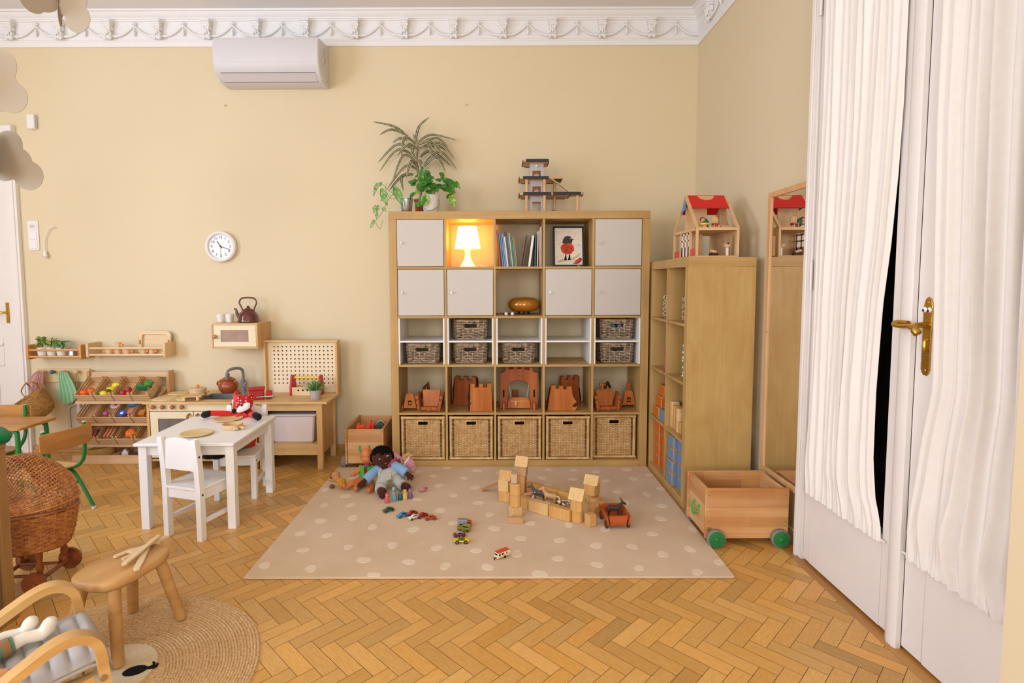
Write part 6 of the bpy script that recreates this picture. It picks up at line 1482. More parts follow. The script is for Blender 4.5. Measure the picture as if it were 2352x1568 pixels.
# dustpan and brush on the fourth peg
M_TAUPE=plain('taupe_metal','#c7b9a6',.45,.4);M_HAND=wood('handle_orange','#cf8a48','#bd7838','z')
t=thing('dustpan','greige dustpan with wooden handle hanging from the fourth peg','dustpan',(PX[3],.378,.30))
b=MB();b.prism([(-.088,-.115),(-.092,.035),(-.086,.062),(-.066,.082),(-.03,.094),(-.012,.105),(.012,.105),(.03,.094),(.07,.085),(.088,.062),(.094,.03),(.09,-.115)],.01,.0135,'xz')
b.tube([(-.088,.004,-.115),(-.092,.0,.035),(-.086,-.004,.062),(-.066,-.006,.082),(-.03,-.004,.094),(-.012,.004,.105),(.012,.004,.105),(.03,-.004,.094),(.07,-.006,.085),(.088,-.004,.062),(.094,.0,.03),(.09,.004,-.115)],1,6,flat=(.003,.01),up=(0,1,0));b.build('pan',M_TAUPE,t)
b=MB();b.cyl((-.002,.008,.10),(-.002,.008,.225),.011,.0095);b.build('handle',M_HAND,t)
b=MB();b.tube(bez([(-.002,.008,.225),(-.010,0,.29),(-.003,-.01,.345),(.006,-.0,.29),(.0,.008,.228)],6),.0022,6);b.build('cord_loop',M_KRAFT,t)
t=thing('hand_brush','hand brush with pale bristles hanging in front of the dustpan','brush',(PX[3]+.008,.360,.30))
b=MB();b.prism([(-.014,-.10),(-.014,.07),(-.004,.12),(.004,.12),(.012,.10),(.010,-.10)],-.009,.009,'xz',bev=.004);b.build('brush_back',M_TAUPE,t)
b=MB();rn=random.Random(2)
for k in range(90): z=-.095+.16*(k%30)/29;b.tube([(.010,rn.uniform(-.007,.007),z),(.062+rn.uniform(-.004,.004),rn.uniform(-.014,.014),z+rn.uniform(-.008,.004))],.0013,4)
b.build('bristles',plain('bristle','#e2d6c2',.8),t)
b=MB();b.tube([(0,0,.119),(-.002,-.004,.22),(-.004,-.01,.342)],.0018,5);b.build('cord_loop',M_KRAFT,t)

# ------------------------------------------------------------------ market stand with crates
M_CRATE=wood('crate_poplar','#e2c096','#d0a878','x',1,.6);M_CRATEZ=wood('crate_poplarz','#d8b07c','#c69660','z',1,.6);M_STAND=wood('stand_pine','#d9ae78','#c4945e','z',.8,.5)
t=thing('market_stand','wooden play market rack with three tiers of slatted crates','toy shop',(-2.118,.22,0))
for s in (-1,1): b=MB();b.box(s*.311-.011,s*.311+.011,.10,.17,0,.665,.002);b.build('upright',M_STAND,t)
ROWZ=(.470,.302,.138)
for z in ROWZ:
    b=MB();b.box(-.2995,.2995,-.055,-.037,z-.028,z-.006,.001);b.box(-.2995,.2995,.102,.116,z+.05,z+.075,.001);b.build('rail',M_CRATE,t)
for s in (-1,1):
    for z in ROWZ: b=MB();b.bar([(s*.293,-.05,z-.02),(s*.293,.11,z+.066)],.02,.012,(0,0,1));b.build('crate_support',M_STAND,t)
b=MB();b.box(-.2995,.2995,.118,.132,.615,.66,.001);b.build('top_rail',M_CRATE,t)
b=MB();b.box(-.30,.2995,-.118,-.105,.0,.066,.002);b.box(-.30,.2995,-.105,.16,.004,.012);b.box(-.30,.2995,.146,.158,.012,.09);b.box(-.02,-.008,-.105,.146,.012,.06);b.build('floor_tray',M_CRATE,t)
def mk_crate(lab,loc):
    t=thing('slatted_crate',lab,'crate',loc,0,'slatted crates of the market rack');t.rotation_euler=(R_(38),0,0)
    w_,d,h=.134,.185,.066
    for y in (0,d): b=MB();[b.box(-w_/2,w_/2,y-.003,y+.003,z,z+.016,.0008) for z in (.004,.027,.050)];b.build('end_slats',M_CRATE,t)
    for x in (-1,1): b=MB();[b.box(x*(w_/2-.0035)-.002,x*(w_/2-.0035)+.002,.0035,d-.0035,z,z+.016,.0008) for z in (.004,.027,.050)];b.build('side_slats',M_CRATEZ,t)
    for x in (-1,1):
        for y in (.009,d-.009): b=MB();b.box(x*(w_/2-.011)-.0052,x*(w_/2-.011)+.0052,y-.0055,y+.0055,.0,.082,.001);b.build('corner_post',M_CRATEZ,t)
    b=MB();b.box(-w_/2+.006,w_/2-.006,.004,d-.004,.0,.0035);b.build('base',M_CRATEZ,t)
    return t
CR=[]
rown=['top','middle','bottom']
first=None
cont=[['orange peppers','lemons','tomatoes','a green leaf and broccoli'],['nothing inside','a pink ball','blue lids','play food boxes'],['dark sausages','salmon coloured slats','an orange pumpkin','nothing in view']]
for r in range(3):
    for c in range(4):
        loc=(-2.329+.1405*c+(.012 if r == 2 else .004 if r == 0 else 0),.163,ROWZ[r]-.004);lab='slatted crate with %s in the %s tier of the market rack' % (cont[r][c],rown[r])
        if first is None: first=mk_crate(lab,loc)
        else: dup(first,loc,0,lab,None,(R_(38),0,0))
        CR.append(loc)
def incrate(r,c,x,y,z):
    L0=Vector(CR[r*4+c]);a=R_(38);return (L0.x+x,L0.y+y*cos(a)-z*sin(a),L0.z+y*sin(a)+z*cos(a))
def food(name,lab,r,c,p_,f,mats,grp=None,cat='toy food'):
    b=MB();f(b);one(name,b,mats,lab,cat,incrate(r,c,*p_),0,grp,rot=(R_(38),0,0))
PEP=plain('pepper_orange','#e8641c',.45);LEM=plain('lemon','#e6cf2e',.45);TOM=plain('tomato','#c01f1c',.4);LGR=plain('leaf_green','#1f7a44',.6);BRO=plain('broccoli','#4f8a2c',.8,bump=1,bscale=90)
for k,(x,y,lab) in enumerate(((-.03,.045,'larger orange toy pepper in the top left crate'),(.02,.06,'second orange toy pepper in the top left crate'))): food('toy_pepper',lab,0,0,(x,y,.036),lambda b: (b.ball((0,0,0),(.03,.026,.032),14,9),b.cyl((0,0,.03),(.004,0,.045),.004)),PEP)
for x,y,z,lab in ((-.02,.04,.036,'front toy lemon in the second top crate'),(.015,.075,.04,'middle toy lemon in the second top crate'),(.045,.11,.05,'small back toy lemon in the second top crate')): food('toy_lemon',lab,0,1,(x,y,z),lambda b: (b.ball((0,0,0),(.032,.024,.024),14,9),b.ball((.031,0,0),(.008,.007,.007),8,6)),LEM,'toy lemons')
food('toy_leaf','dark green toy leaf lying by the lemons',0,1,(-.04,.035,.04),lambda b: b.ball((0,0,0),(.022,.014,.014),12,8),LGR)
food('toy_avocado','green toy avocado half between the lemons',0,1,(.02,.05,.062),lambda b: b.ball((0,0,0),(.022,.010,.012),12,8),plain('avocado','#3d5a24',.5))
for x,y,lab in ((-.025,.05,'left toy tomato in the third top crate'),(.025,.045,'right toy tomato in the third top crate'),(.0,.085,'rear toy tomato in the third top crate')): food('toy_tomato',lab,0,2,(x,y,.03),lambda b: (b.ball((0,0,0),.024,14,9,mi=0),b.ball((0,0,.021),(.010,.010,.005),8,6,mi=1)),[TOM,LGR],'toy tomatoes')
food('felt_leaf','big dark green felt leaf in the top right crate',0,3,(-.016,.072,.058),lambda b: b.ball((0,0,.01),(.042,.012,.034),16,9,rot=(0,R_(20),0)),LGR)
food('toy_broccoli','green toy broccoli in the top right crate',0,3,(.024,.105,.034),lambda b: [b.cyl((0,0,0),(0,0,.035),.012)]+[b.ball((.024*cos(i*2.4)*(i/9)**.5,.024*sin(i*2.4)*(i/9)**.5,.052-.012*(i/9)),.016,8,6) for i in range(10)],BRO)
food('toy_ball','pink toy ball in the middle tier crate',1,1,(-.02,.06,.034),lambda b: b.ball((0,0,0),.020,14,9),plain('ball_pink','#c95a98',.4))
food('toy_dish','pale pink toy dish with red spots in the middle tier',1,1,(.04,.12,.058),lambda b: (b.lathe([(.001,0),(.03,.002),(.038,.012),(.036,.014),(.001,.008)],20),b.ball((0,0,.010),(.012,.012,.003),8,6,mi=1)),[plain('dish_pink','#e6c4c4',.4),TOM])
food('toy_tin','blue and white round toy tin in the middle tier',1,2,(-.02,.045,.05),lambda b: (b.cyl((0,0,0),(0,0,.012),.032,seg=22),b.cyl((0,0,.012),(0,0,.0126),.012,seg=14,mi=1)),[plain('lid_blue','#2f56a8',.4),M_WHITE])
food('toy_fish','turquoise toy fish in the middle tier',1,2,(.02,.12,.062),lambda b: (b.ball((0,0,0),(.04,.014,.018),14,8),b.prism([(.035,0),(.062,.018),(.056,0),(.062,-.016)],-.003,.003,'xz')),plain('fish_blue','#1f7aa0',.4))
food('toy_carton','salmon pink play food carton beside the blue lid',1,2,(.032,.07,.035),lambda b: b.bx((0,0,0),(.04,.05,.05),.002),plain('carton_salmon','#c97a62',.5))
food('toy_carton','orange play food carton half hidden beside the kitchen',1,3,(-.02,.06,.03),lambda b: b.bx((0,0,0),(.045,.05,.05),.002),plain('carton_orange','#c9782c',.5))
for k,(x,y,lab) in enumerate(((-.035,.05,'left dark toy sausage in the bottom left crate'),(-.005,.055,'middle dark toy sausage in the bottom left crate'),(.028,.06,'right dark red toy sausage in the bottom left crate'))): food('toy_sausage',lab,2,0,(x,y,.035),lambda b: b.tube([(0,-.035,0),(0,-.03,.0),(0,.03,.02),(0,.036,.02)],[.006,.016,.016,.006],10),plain('sausage%d' % k,['#4a241a','#7a5038','#6e1f1c'][k],.4),'toy sausages')
for k,(x,lab) in enumerate(((-.03,'left salmon coloured toy fish fillet in the bottom tier'),(-.005,'middle salmon coloured toy fish fillet in the bottom tier'),(.022,'right wooden toy fish fillet in the bottom tier'))): food('toy_fillet',lab,2,1,(x,.08,.045),lambda b: b.bx((0,0,0),(.014,.11,.03),.003),plain('fillet%d' % k,['#d88a66','#e09a76','#c8935c'][k],.5),'toy fillets')
food('toy_pumpkin','orange toy pumpkin in the bottom tier beside the kitchen',2,2,(.015,.065,.045),lambda b: [b.ball((.014*cos(i*pi/3),.014*sin(i*pi/3),0),(.028,.028,.030),10,8) for i in range(6)],plain('pumpkin','#e8781c',.5))
# things standing in the floor tray
t=thing('paper_bag','brown paper bread bag with dark opening in the market tray','bag',(-2.27,.215,.0252),R_(12))
b=MB();pr=[(a_,z_) for a_,z_ in ((.95,0),(1,.02),(.98,.045),(1.02,.07),(.94,.07),(.9,.03),(.001,.02))]
b.grid([[(.092*s_*cos(R_(k*10)),.052*s_*sin(R_(k*10)),z_+.012*cos(R_(k*10))) for s_,z_ in pr] for k in range(36)],closed=True);b.build('bag',plain('paper_brown','#b98c4c',.7,.2,var=.1,vscale=25),t,recalc=False)
b=MB();b.lathe([(.06,.0),(.001,.0)],24,cap=False) if 0 else b.grid([[(.084*s_*cos(R_(k*10)),.047*s_*sin(R_(k*10)),.055+.012*cos(R_(k*10))*s_) for s_ in (0.001,1)] for k in range(36)],closed=True);b.build('inside',plain('bag_dark','#33201a',.8),t,recalc=False)
t=thing('milk_carton','small white toy milk carton with black and green print','toy food',(-2.075,.19,.0125),R_(20))
b=MB();b.prism([(-.02,0),(-.02,.055),(-.003,.078),(.003,.078),(.02,.055),(.02,0)],-.02,.02,'xz');b.build('carton',M_WHITE,t);b=MB();b.box(-.0203,.0203,-.0203,.0203,.004,.014);b.box(-.012,.0,-.0205,-.0195,.016,.03);b.box(.004,.012,-.0205,-.0195,.02,.036);b.build('print',plain('print_green','#2c5a46',.5),t)
b=MB();b.lathe([(.016,0),(.022,.026),(.022,.03),(.019,.028),(.014,.004),(.001,.004)],20,cap=False);one('toy_yogurt',b,M_WHITE,'white toy yogurt cup beside the milk carton','toy food',(-2.045,.14,.0125))
for x,lab in ((-1.955,'left of the black capped toy shakers in the market tray'),(-1.918,'right of the black capped toy shakers in the market tray')):
    t=thing('toy_shaker',lab,'toy food',(x,.2,.0125),0,'toy shakers');b=MB();b.cyl((0,0,0),(0,0,.07),.014,seg=16);b.build('jar',M_WHITE,t);b=MB();b.cyl((0,0,.0702),(0,0,.096),.0145,.012,seg=16);b.build('cap',M_BLACK,t)

# ------------------------------------------------------------------ play kitchen
M_KIT=wood('kitchen_birch','#e2bd84','#d2a868','x',.6,.45);M_KITZ=wood('kitchen_birchz','#dfb679','#cda05f','z',.6,.45);M_CREAM=plain('kitchen_cream','#e9d9b2',.45,var=.02)
M_KNOB=wood('knob_beech','#b9743a','#a06028','x',1,.4);M_GREY=plain('sink_grey','#7b7c7d',.4,.5);M_SMOKE=plain('smoked_pane','#6f6558',.12,.6,var=.12,vscale=12)
KX0,KX1,KY0,KY1,KZ=-1.778,-.975,-.045,.385,.500
t=thing('play_kitchen','wooden play kitchen with oven, grey sink and tap','play kitchen',(0,0,0))
def P_(name,mt,f,par=t): b=MB();f(b);return b.build(name,mt,par)
def top_with_hole(b):
    x0,x1,y0,y1=-1.425,-1.145,.035,.245;z0,z1=KZ-.016,KZ
    b.box(KX0,x0,KY0,KY1,z0,z1,.001);b.box(x1,KX1,KY0,KY1,z0,z1,.001);b.box(x0,x1,KY0,y0,z0,z1);b.box(x0,x1,y1,KY1,z0,z1)
P_('worktop',M_KIT,top_with_hole)
P_('side_panel',M_KITZ,lambda b: b.box(-1.765,-1.747,-.018,.365,0,KZ-.0163,.001));P_('side_panel',M_KITZ,lambda b: b.box(-.995,-.977,-.018,.365,0,KZ-.0163,.001))
P_('control_panel',M_CREAM,lambda b: b.box(-1.7465,-.9955,-.014,.002,.428,KZ-.0163,.0008));P_('back_panel',M_CREAM,lambda b: b.box(-1.7465,-.9955,.352,.362,.06,KZ-.0163));P_('bottom_board',M_KITZ,lambda b: b.box(-1.7465,-.9955,-.012,.352,.06,.074))
for x in (-1.71,-1.642,-1.57,-1.503): b=MB();b.cyl((x,-.014,.460),(x,-.022,.460),.007,seg=10);b.ball((x,-.034,.460),(.016,.014,.016),16,9);b.build('knob',M_KNOB,t)
def framed(b,x0,x1,z0,z1,y0,y1,fw):
    b.box(x0,x1,y0,y1,z1-fw[0],z1,.001);b.box(x0,x1,y0,y1,z0,z0+fw[1],.001);b.box(x0,x0+fw[2],y0,y1,z0+fw[1],z1-fw[0],.001);b.box(x1-fw[2],x1,y0,y1,z0+fw[1],z1-fw[0],.001)
od=P_('oven_door',M_CREAM,lambda b: framed(b,-1.743,-1.432,.085,.424,-.014,.0,(.052,.09,.055)));P_('oven_window',M_SMOKE,lambda b: b.box(-1.688,-1.487,-.006,-.003,.175,.372),od)
def pull(b,x,z0,z1): b.tube(bez([(x,-.014,z1),(x,-.038,z1-.006),(x,-.042,(z0+z1)/2),(x,-.038,z0+.006),(x,-.014,z0)],6),.0085,10)
P_('handle',M_KNOB,lambda b: pull(b,-1.458,.335,.405),od)
cd_=P_('cupboard_door',M_CREAM,lambda b: b.box(-1.427,-1.0,-.014,.0,.085,.424,.001));P_('handle',M_KNOB,lambda b: pull(b,-1.395,.335,.405),cd_)
for x,y,r in ((-1.685,.075,.082),(-1.70,.285,.075),(-1.525,.085,.075)): P_('hotplate',M_PALEX,lambda b: b.tube([(x,y,KZ),(x,y,KZ+.004),(x,y,KZ+.0048)],[r,r,r-.004],36))
sk=P_('sink',M_GREY,lambda b: [b.box(-1.4245,-1.4205,.0355,.2445,KZ-.09,KZ+.003,.001),b.box(-1.1495,-1.1455,.0355,.2445,KZ-.09,KZ+.003,.001),b.box(-1.4205,-1.1495,.0355,.0395,KZ-.09,KZ+.003),b.box(-1.4205,-1.1495,.2405,.2445,KZ-.09,KZ+.003),b.box(-1.4205,-1.1495,.0395,.2405,KZ-.09,KZ-.084)])
tp=P_('tap',M_GREY,lambda b: [b.cyl((-1.20,.285,KZ),(-1.20,.285,KZ+.10),.016,seg=18),b.tube(bez([(-1.20,.285,KZ+.09),(-1.20,.285,KZ+.16),(-1.204,.27,KZ+.186),(-1.222,.25,KZ+.198),(-1.25,.21,KZ+.198),(-1.268,.19,KZ+.186),(-1.275,.185,KZ+.16),(-1.276,.185,KZ+.125)],6),.0105,12),b.cyl((-1.2,.285,KZ+.075),(-1.175,.24,KZ+.075),.011,seg=12)])
P_('tap_handle',M_GREY,lambda b: [b.cyl((-1.175,.242,KZ+.075),(-1.170,.232,KZ+.075),.017,seg=14)]+[b.cyl((-1.17,.234,KZ+.075),(-1.17+.024*cos(a),.232,KZ+.075+.024*sin(a)),.006,seg=8) for a in (0.6,2.2,3.75,5.3)],tp)
# on the worktop
TZ=KZ+.0003
t=thing('toy_pot','wooden toy cooking pot with lid and orange knobs on the play kitchen','toy pot',(-1.475,.14,TZ+.005))
b=MB();b.lathe([(.056,0),(.058,.003),(.058,.052),(.053,.052),(.052,.01),(.001,.01)],30,cap=False);b.lathe([(.056,0),(.001,0)],30,cap=False);b.build('pot',M_CUP,t)
b=MB();b.lathe([(.001,.0525),(.060,.0525),(.061,.056),(.056,.062),(.001,.065)],30,cap=False);ld=b.build('lid',M_CUP,t);b=MB();b.ball((0,0,.076),.0125,14,9);b.build('lid_knob',M_ORW,ld)
for s in (-1,1): b=MB();b.cyl((s*.058,0,.036),(s*.072,0,.036),.007);b.ball((s*.074,0,.036),.0085,10,7);b.build('grip',M_ORW,t)
t=thing('slatted_trivet','wooden slatted trivet in front of the toy pot on the play kitchen','trivet',(-1.435,.0,TZ),R_(12));t.location=(-1.452,.03,TZ+.0048)
for x in (-.045,.045): b=MB();b.box(x-.008,x+.008,-.055,.065,0,.022,.001);b.build('runner',M_PALEX,t)
for y in (-.04,-.012,.016,.044): b=MB();b.box(-.07,.07,y-.010,y+.010,.0223,.030,.001);b.build('slat',M_KIT,t)
t=thing('clay_pot','glazed terracotta pot with lid beside the toy tap','pot',(-1.322,.292,TZ+.0003));M_CLAY=plain('glazed_clay','#a5502a',.22,.5,var=.15,vscale=12)
b=MB();b.lathe([(.040,0),(.05,.006),(.066,.03),(.070,.05),(.066,.072),(.052,.090),(.05,.096),(.054,.1),(.001,.1)],34,cap=False);b.lathe([(.04,0),(.001,0)],34,cap=False);b.build('belly',M_CLAY,t)
for s in (-1,1): b=MB();b.tube(bez([(s*.052,-.01,.092),(s*.072,-.012,.086),(s*.077,-.01,.068),(s*.068,-.008,.055)],5),.0075,9);b.build('handle',M_CLAY,t)
b=MB();b.lathe([(.001,.1003),(.056,.1003),(.058,.104),(.03,.120),(.013,.126),(.011,.134),(.018,.141),(.016,.146),(.001,.147)],30,cap=False);b.build('lid',M_CLAY,t)
t=thing('toy_vise','red wooden toy vise on the worktop between kitchen and workbench','toy tool',(-.985,.02,KZ+.001),R_(20));M_VISE=plain('vise_red','#b3221f',.5,var=.05)
b=MB();b.bx((-.0,.03,.035),(.1,.06,.07),.003);b.bx((0,.02,.08),(.115,.06,.02),.004);b.build('body',M_VISE,t);b=MB();b.bx((.085,.03,.03),(.04,.06,.05),.003);b.build('jaw',M_VISE,t)
b=MB();b.cyl((0,-.012,.022),(.105,-.012,.022),.006,seg=10);b.ball((.11,-.012,.022),.009,10,7);b.build('screw_bar',M_STEEL,t)
# ---- upper cabinet
t=thing('toy_microwave','wooden toy wall cabinet with a see through door and round knob','toy cabinet',(-1.20,.17,.858));cw,ch,cdp=.345,.19,.2485
for z in (0,ch-.012): b=MB();b.box(-cw/2,cw/2,0,cdp,z,z+.012,.0008);b.build('board',M_KIT,t)
for s in (-1,1): b=MB();b.box(s*(cw/2-.006)-.006,s*(cw/2-.006)+.006,0,cdp,.0123,ch-.0123,.0008);b.build('side_panel',M_KITZ,t)
b=MB();b.box(-cw/2+.0125,cw/2-.0125,cdp-.008,cdp-.002,.0125,ch-.0125);b.build('back_panel',M_CREAM,t)
b=MB();framed(b,-cw/2+.014,cw/2-.014,.0135,ch-.0135,.002,.014,(.038,.038,.055));dr_=b.build('door',M_CREAM,t)
b=MB();b.box(-cw/2+.069,cw/2-.069,.007,.010,.0515,ch-.0515);b.build('door_window',plain('rosy_pane','#a98f80',.1,.6,var=.12,vscale=14),dr_)
b=MB();b.cyl((-.142,.002,.092),(-.142,-.008,.092),.008);b.ball((-.142,-.02,.092),(.017,.014,.017),16,10);b.build('knob',plain('knob_rose','#b98a6c',.5),dr_)
UZ=.858+ch+.0004
t=thing('kettle','dark red brown enamel kettle on the upper toy cabinet','kettle',(-1.143,.285,UZ));M_ENAM=plain('enamel_brown','#5e1f16',.15,.6,var=.25,vscale=20,coat=.4)
b=MB();b.lathe([(.066,0),(.076,.004),(.077,.016),(.074,.022),(.072,.045),(.060,.072),(.042,.086),(.040,.09),(.001,.09)],36,cap=False);b.lathe([(.066,0),(.001,0)],30,cap=False);b.build('body',M_ENAM,t)
b=MB();b.lathe([(.040,.0903),(.034,.098),(.016,.110),(.009,.114),(.011,.121),(.008,.126),(.001,.127)],26,cap=False);b.build('lid',M_ENAM,t)
b=MB();b.tube(bez([(-.06,0,.038),(-.08,0,.05),(-.088,0,.075),(-.092,0,.095),(-.104,0,.105)],6),[.014]*6+[.012]*6+[.009]*6+[.0075]*7,12);b.build('spout',M_ENAM,t)
b=MB();b.tube(bez([(-.046,0,.082),(-.046,0,.102),(-.058,0,.13),(-.066,0,.152),(-.052,0,.180),(-.02,0,.188),(.02,0,.188),(.052,0,.180),(.066,0,.152),(.058,0,.13),(.046,0,.102),(.046,0,.082)],5),.0062,10);b.build('handle',M_ENAM,t)
for x,lab in ((-1.355,'left of two white fluted cups on the upper toy cabinet'),(-1.286,'right of two white fluted cups, nearer the kettle')):
    b=MB();n=40
    b.grid([[((r*(1+.025*(1 if k % 8 < 4 else -1)))*cos(2*pi*k/n),(r*(1+.025*(1 if k % 8 < 4 else -1)))*sin(2*pi*k/n),z) for r,z in ((.001,0),(.022,0),(.025,.004),(.030,.062),(.031,.064),(.028,.063),(.024,.01),(.001,.009))] for k in range(n)],closed=True)
    one('cup',b,plain('porcelain','#f0ede8',.25),lab,'cup',(x,.285,UZ),0,'white cups on the toy cabinet',recalc=False)
# ---- workbench
t=thing('toy_workbench','wooden toy workbench with perforated back board','toy workbench',(0,0,0));BX0,BX1=-.972,-.452
P_('worktop',M_KIT,lambda b: b.box(BX0,BX1,-.052,.335,.484,.500,.001),t)
for x in (-.935,-.517):
    for y in (-.012,.30): P_('leg',M_KITZ,lambda b: b.box(x-.020,x+.020,y-.016,y+.016,0,.4837,.0015),t)
P_('apron',M_KIT,lambda b: b.box(-.9147,-.5373,-.02,-.006,.428,.4837,.001),t);P_('lower_rail',M_KIT,lambda b: b.box(-.9147,-.5373,-.022,-.006,.105,.185,.001),t)
P_('side_panel',M_KITZ,lambda b: b.box(-.526,-.512,.0043,.2837,.10,.4837,.001),t);P_('side_panel',M_KITZ,lambda b: b.box(-.942,-.928,.0043,.2837,.10,.4837,.001),t)
P_('bin_board',M_KIT,lambda b: b.box(-.9275,-.5263,-.004,.30,.168,.184),t)
def peg(b):
    x0,x1,z0,z1,y=-1.012,-.478,.5003,.898,.30;nx,nz=15,10;r=.0065
    # perforated board: cell grid with octagonal holes
    xs=[-.96+.0320*i for i in range(nx)];zs=[.573+.0315*i for i in range(nz)]
    cx=[x0]+[(xs[i]+xs[i+1])/2 for i in range(nx-1)]+[x1];cz=[z0]+[(zs[i]+zs[i+1])/2 for i in range(nz-1)]+[z1]
    for i in range(nx):
        for j in range(nz):
            a0,a1,c0,c1=cx[i],cx[i+1],cz[j],cz[j+1];X,Z=xs[i],zs[j];m=[(a0,c0),(X,c0),(a1,c0),(a1,Z),(a1,c1),(X,c1),(a0,c1),(a0,Z)]
            h=[(X+r*cos(R_(225+45*k)),Z+r*sin(R_(225+45*k))) for k in range(8)]
            vs=[(p_[0],y,p_[1]) for p_ in m]+[(p_[0],y,p_[1]) for p_ in h]+[(p_[0],y+.006,p_[1]) for p_ in h]
            b.add(vs,[(k,(k+1) % 8,8+(k+1) % 8,8+k) for k in range(8)]+[(8+k,8+(k+1) % 8,16+(k+1) % 8,16+k) for k in range(8)])
    b.box(x0,x1,y+.0062,y+.011,z0,z1,mi=1)
P_('perforated_board',[plain('pegboard_cream','#ead9b4',.5),plain('peg_back','#6b4522',.8)],peg,t)
for x in (-1.02,-.470): P_('board_post',M_KITZ,lambda b: b.box(x-.0078,x+.0078,.26,.318,.5003,.897,.001),t)
P_('board_cap',M_KIT,lambda b: b.box(-1.034,-.456,.255,.322,.8983,.910,.001),t)
def binmat():
    m,nt,b=newmat('frosted_plastic');b.inputs['Base Color'].default_value=lin('#e4d6d0');b.inputs['Roughness'].default_value=.45;b.inputs['Subsurface Weight'].default_value=.3;b.inputs['Subsurface Radius'].default_value=(.02,.015,.01);return m
t2_=thing('plastic_bin','milky translucent plastic bin under the toy workbench','bin',(-.728,.12,.1845))
b=MB();b.prism([(-.135,0),(-.148,.015),(-.160,.2),(.160,.2),(.148,.015),(.135,0)],-.10,.14,'xz',bev=.01);b.build('tub',binmat(),t2_)
b=MB();b.box(-.176,.176,-.116,.16,.2003,.212,.004);b.build('rim',binmat(),t2_) if False else b.build('rim',plain('bin_rim','#e2dad4',.4),t2_)
# on the bench
t=thing('toy_toolbox','wooden toy toolbox with red ends and a yellow bar handle','toy toolbox',(-.685,.22,.5006),R_(-2))
b=MB();b.box(-.10,.10,-.045,-.037,0,.062,.001);b.box(-.10,.10,.037,.045,0,.062,.001);b.box(-.10,.10,-.037,.037,0,.006);b.build('box',M_PALEX,t)
b=MB()
for x in (-.05,-.015,.02): b.cyl((x,-.0448,.04),(x,-.0458,.04),.007,seg=12)
b.build('holes',M_DARK,t)
for s in (-1,1): b=MB();b.prism([(-.05,0),(-.05,.062),(-.026,.14),(-.018,.148),(.018,.148),(.026,.14),(.05,.062),(.05,0)],s*.108-.0078,s*.108+.0078,'yz',bev=.002);b.build('end_panel',plain('toolbox_red','#c2201f',.4),t)
b=MB();b.cyl((-.1,0,.128),(.1,0,.128),.0075,seg=12);b.build('bar_handle',plain('toolbox_yellow','#ecc51c',.4),t)
t=thing('potted_herb','small bushy artificial plant with violet tips in a grey pot','plant',(-.560,.035,.5006))
b=MB();b.lathe([(.03,0),(.033,.003),(.042,.068),(.042,.072),(.037,.07),(.001,.06)],26,cap=False);b.lathe([(.03,0),(.001,0)],22,cap=False);b.build('pot',plain('concrete','#b3b0ac',.7,var=.1,vscale=40),t)
b=MB();rn=random.Random(8)
for k in range(150):
    a=rn.uniform(0,6.28);e=rn.uniform(.1,1.35);ln=rn.uniform(.06,.10);d=Vector((cos(a)*cos(e),sin(a)*cos(e),sin(e)));p0=Vector((rn.uniform(-.02,.02),rn.uniform(-.02,.02),.07));p1=p0+d*ln*.6;p2=p0+d*ln+Vector((0,0,-.012))
    b.tube([p0,p1,p2],[.0012,.0038,.0006],4,flat=(.4,1),mi=(2 if k % 17 == 0 else 1 if k % 3 == 0 else 0))
b.build('foliage',[plain('herb_green','#4f8a3a',.6),plain('herb_light','#8fb257',.6),plain('herb_violet','#7d74a0',.6)],t,angle=80)
# ------------------------------------------------------------------ white table with two chairs
t=thing('play_table','white rectangular children\'s table beside the play kitchen','table',(-.935,-.715,0),R_(1))
TH_,tx,ty=.487,.27,.305
b=MB();b.box(-tx,tx,-ty,ty,TH_-.018,TH_,.004);b.build('tabletop',M_WHITEPAINT,t)
for sx in (-1,1):
    for sy in (-1,1): b=MB();b.box(sx*(tx-.035)-.0225,sx*(tx-.035)+.0225,sy*(ty-.045)-.0225,sy*(ty-.045)+.0225,0,TH_-.0183,.002);b.build('leg',M_WHITEPAINT,t)
for s in (-1,1): b=MB();b.box(-tx+.0578,tx-.0578,s*(ty-.045)-.009,s*(ty-.045)+.009,TH_-.075,TH_-.0183,.001);b.build('apron',M_WHITEPAINT,t);b=MB();b.box(s*(tx-.035)-.009,s*(tx-.035)+.009,-ty+.0678,ty-.0678,TH_-.075,TH_-.0183,.001);b.build('apron',M_WHITEPAINT,t)
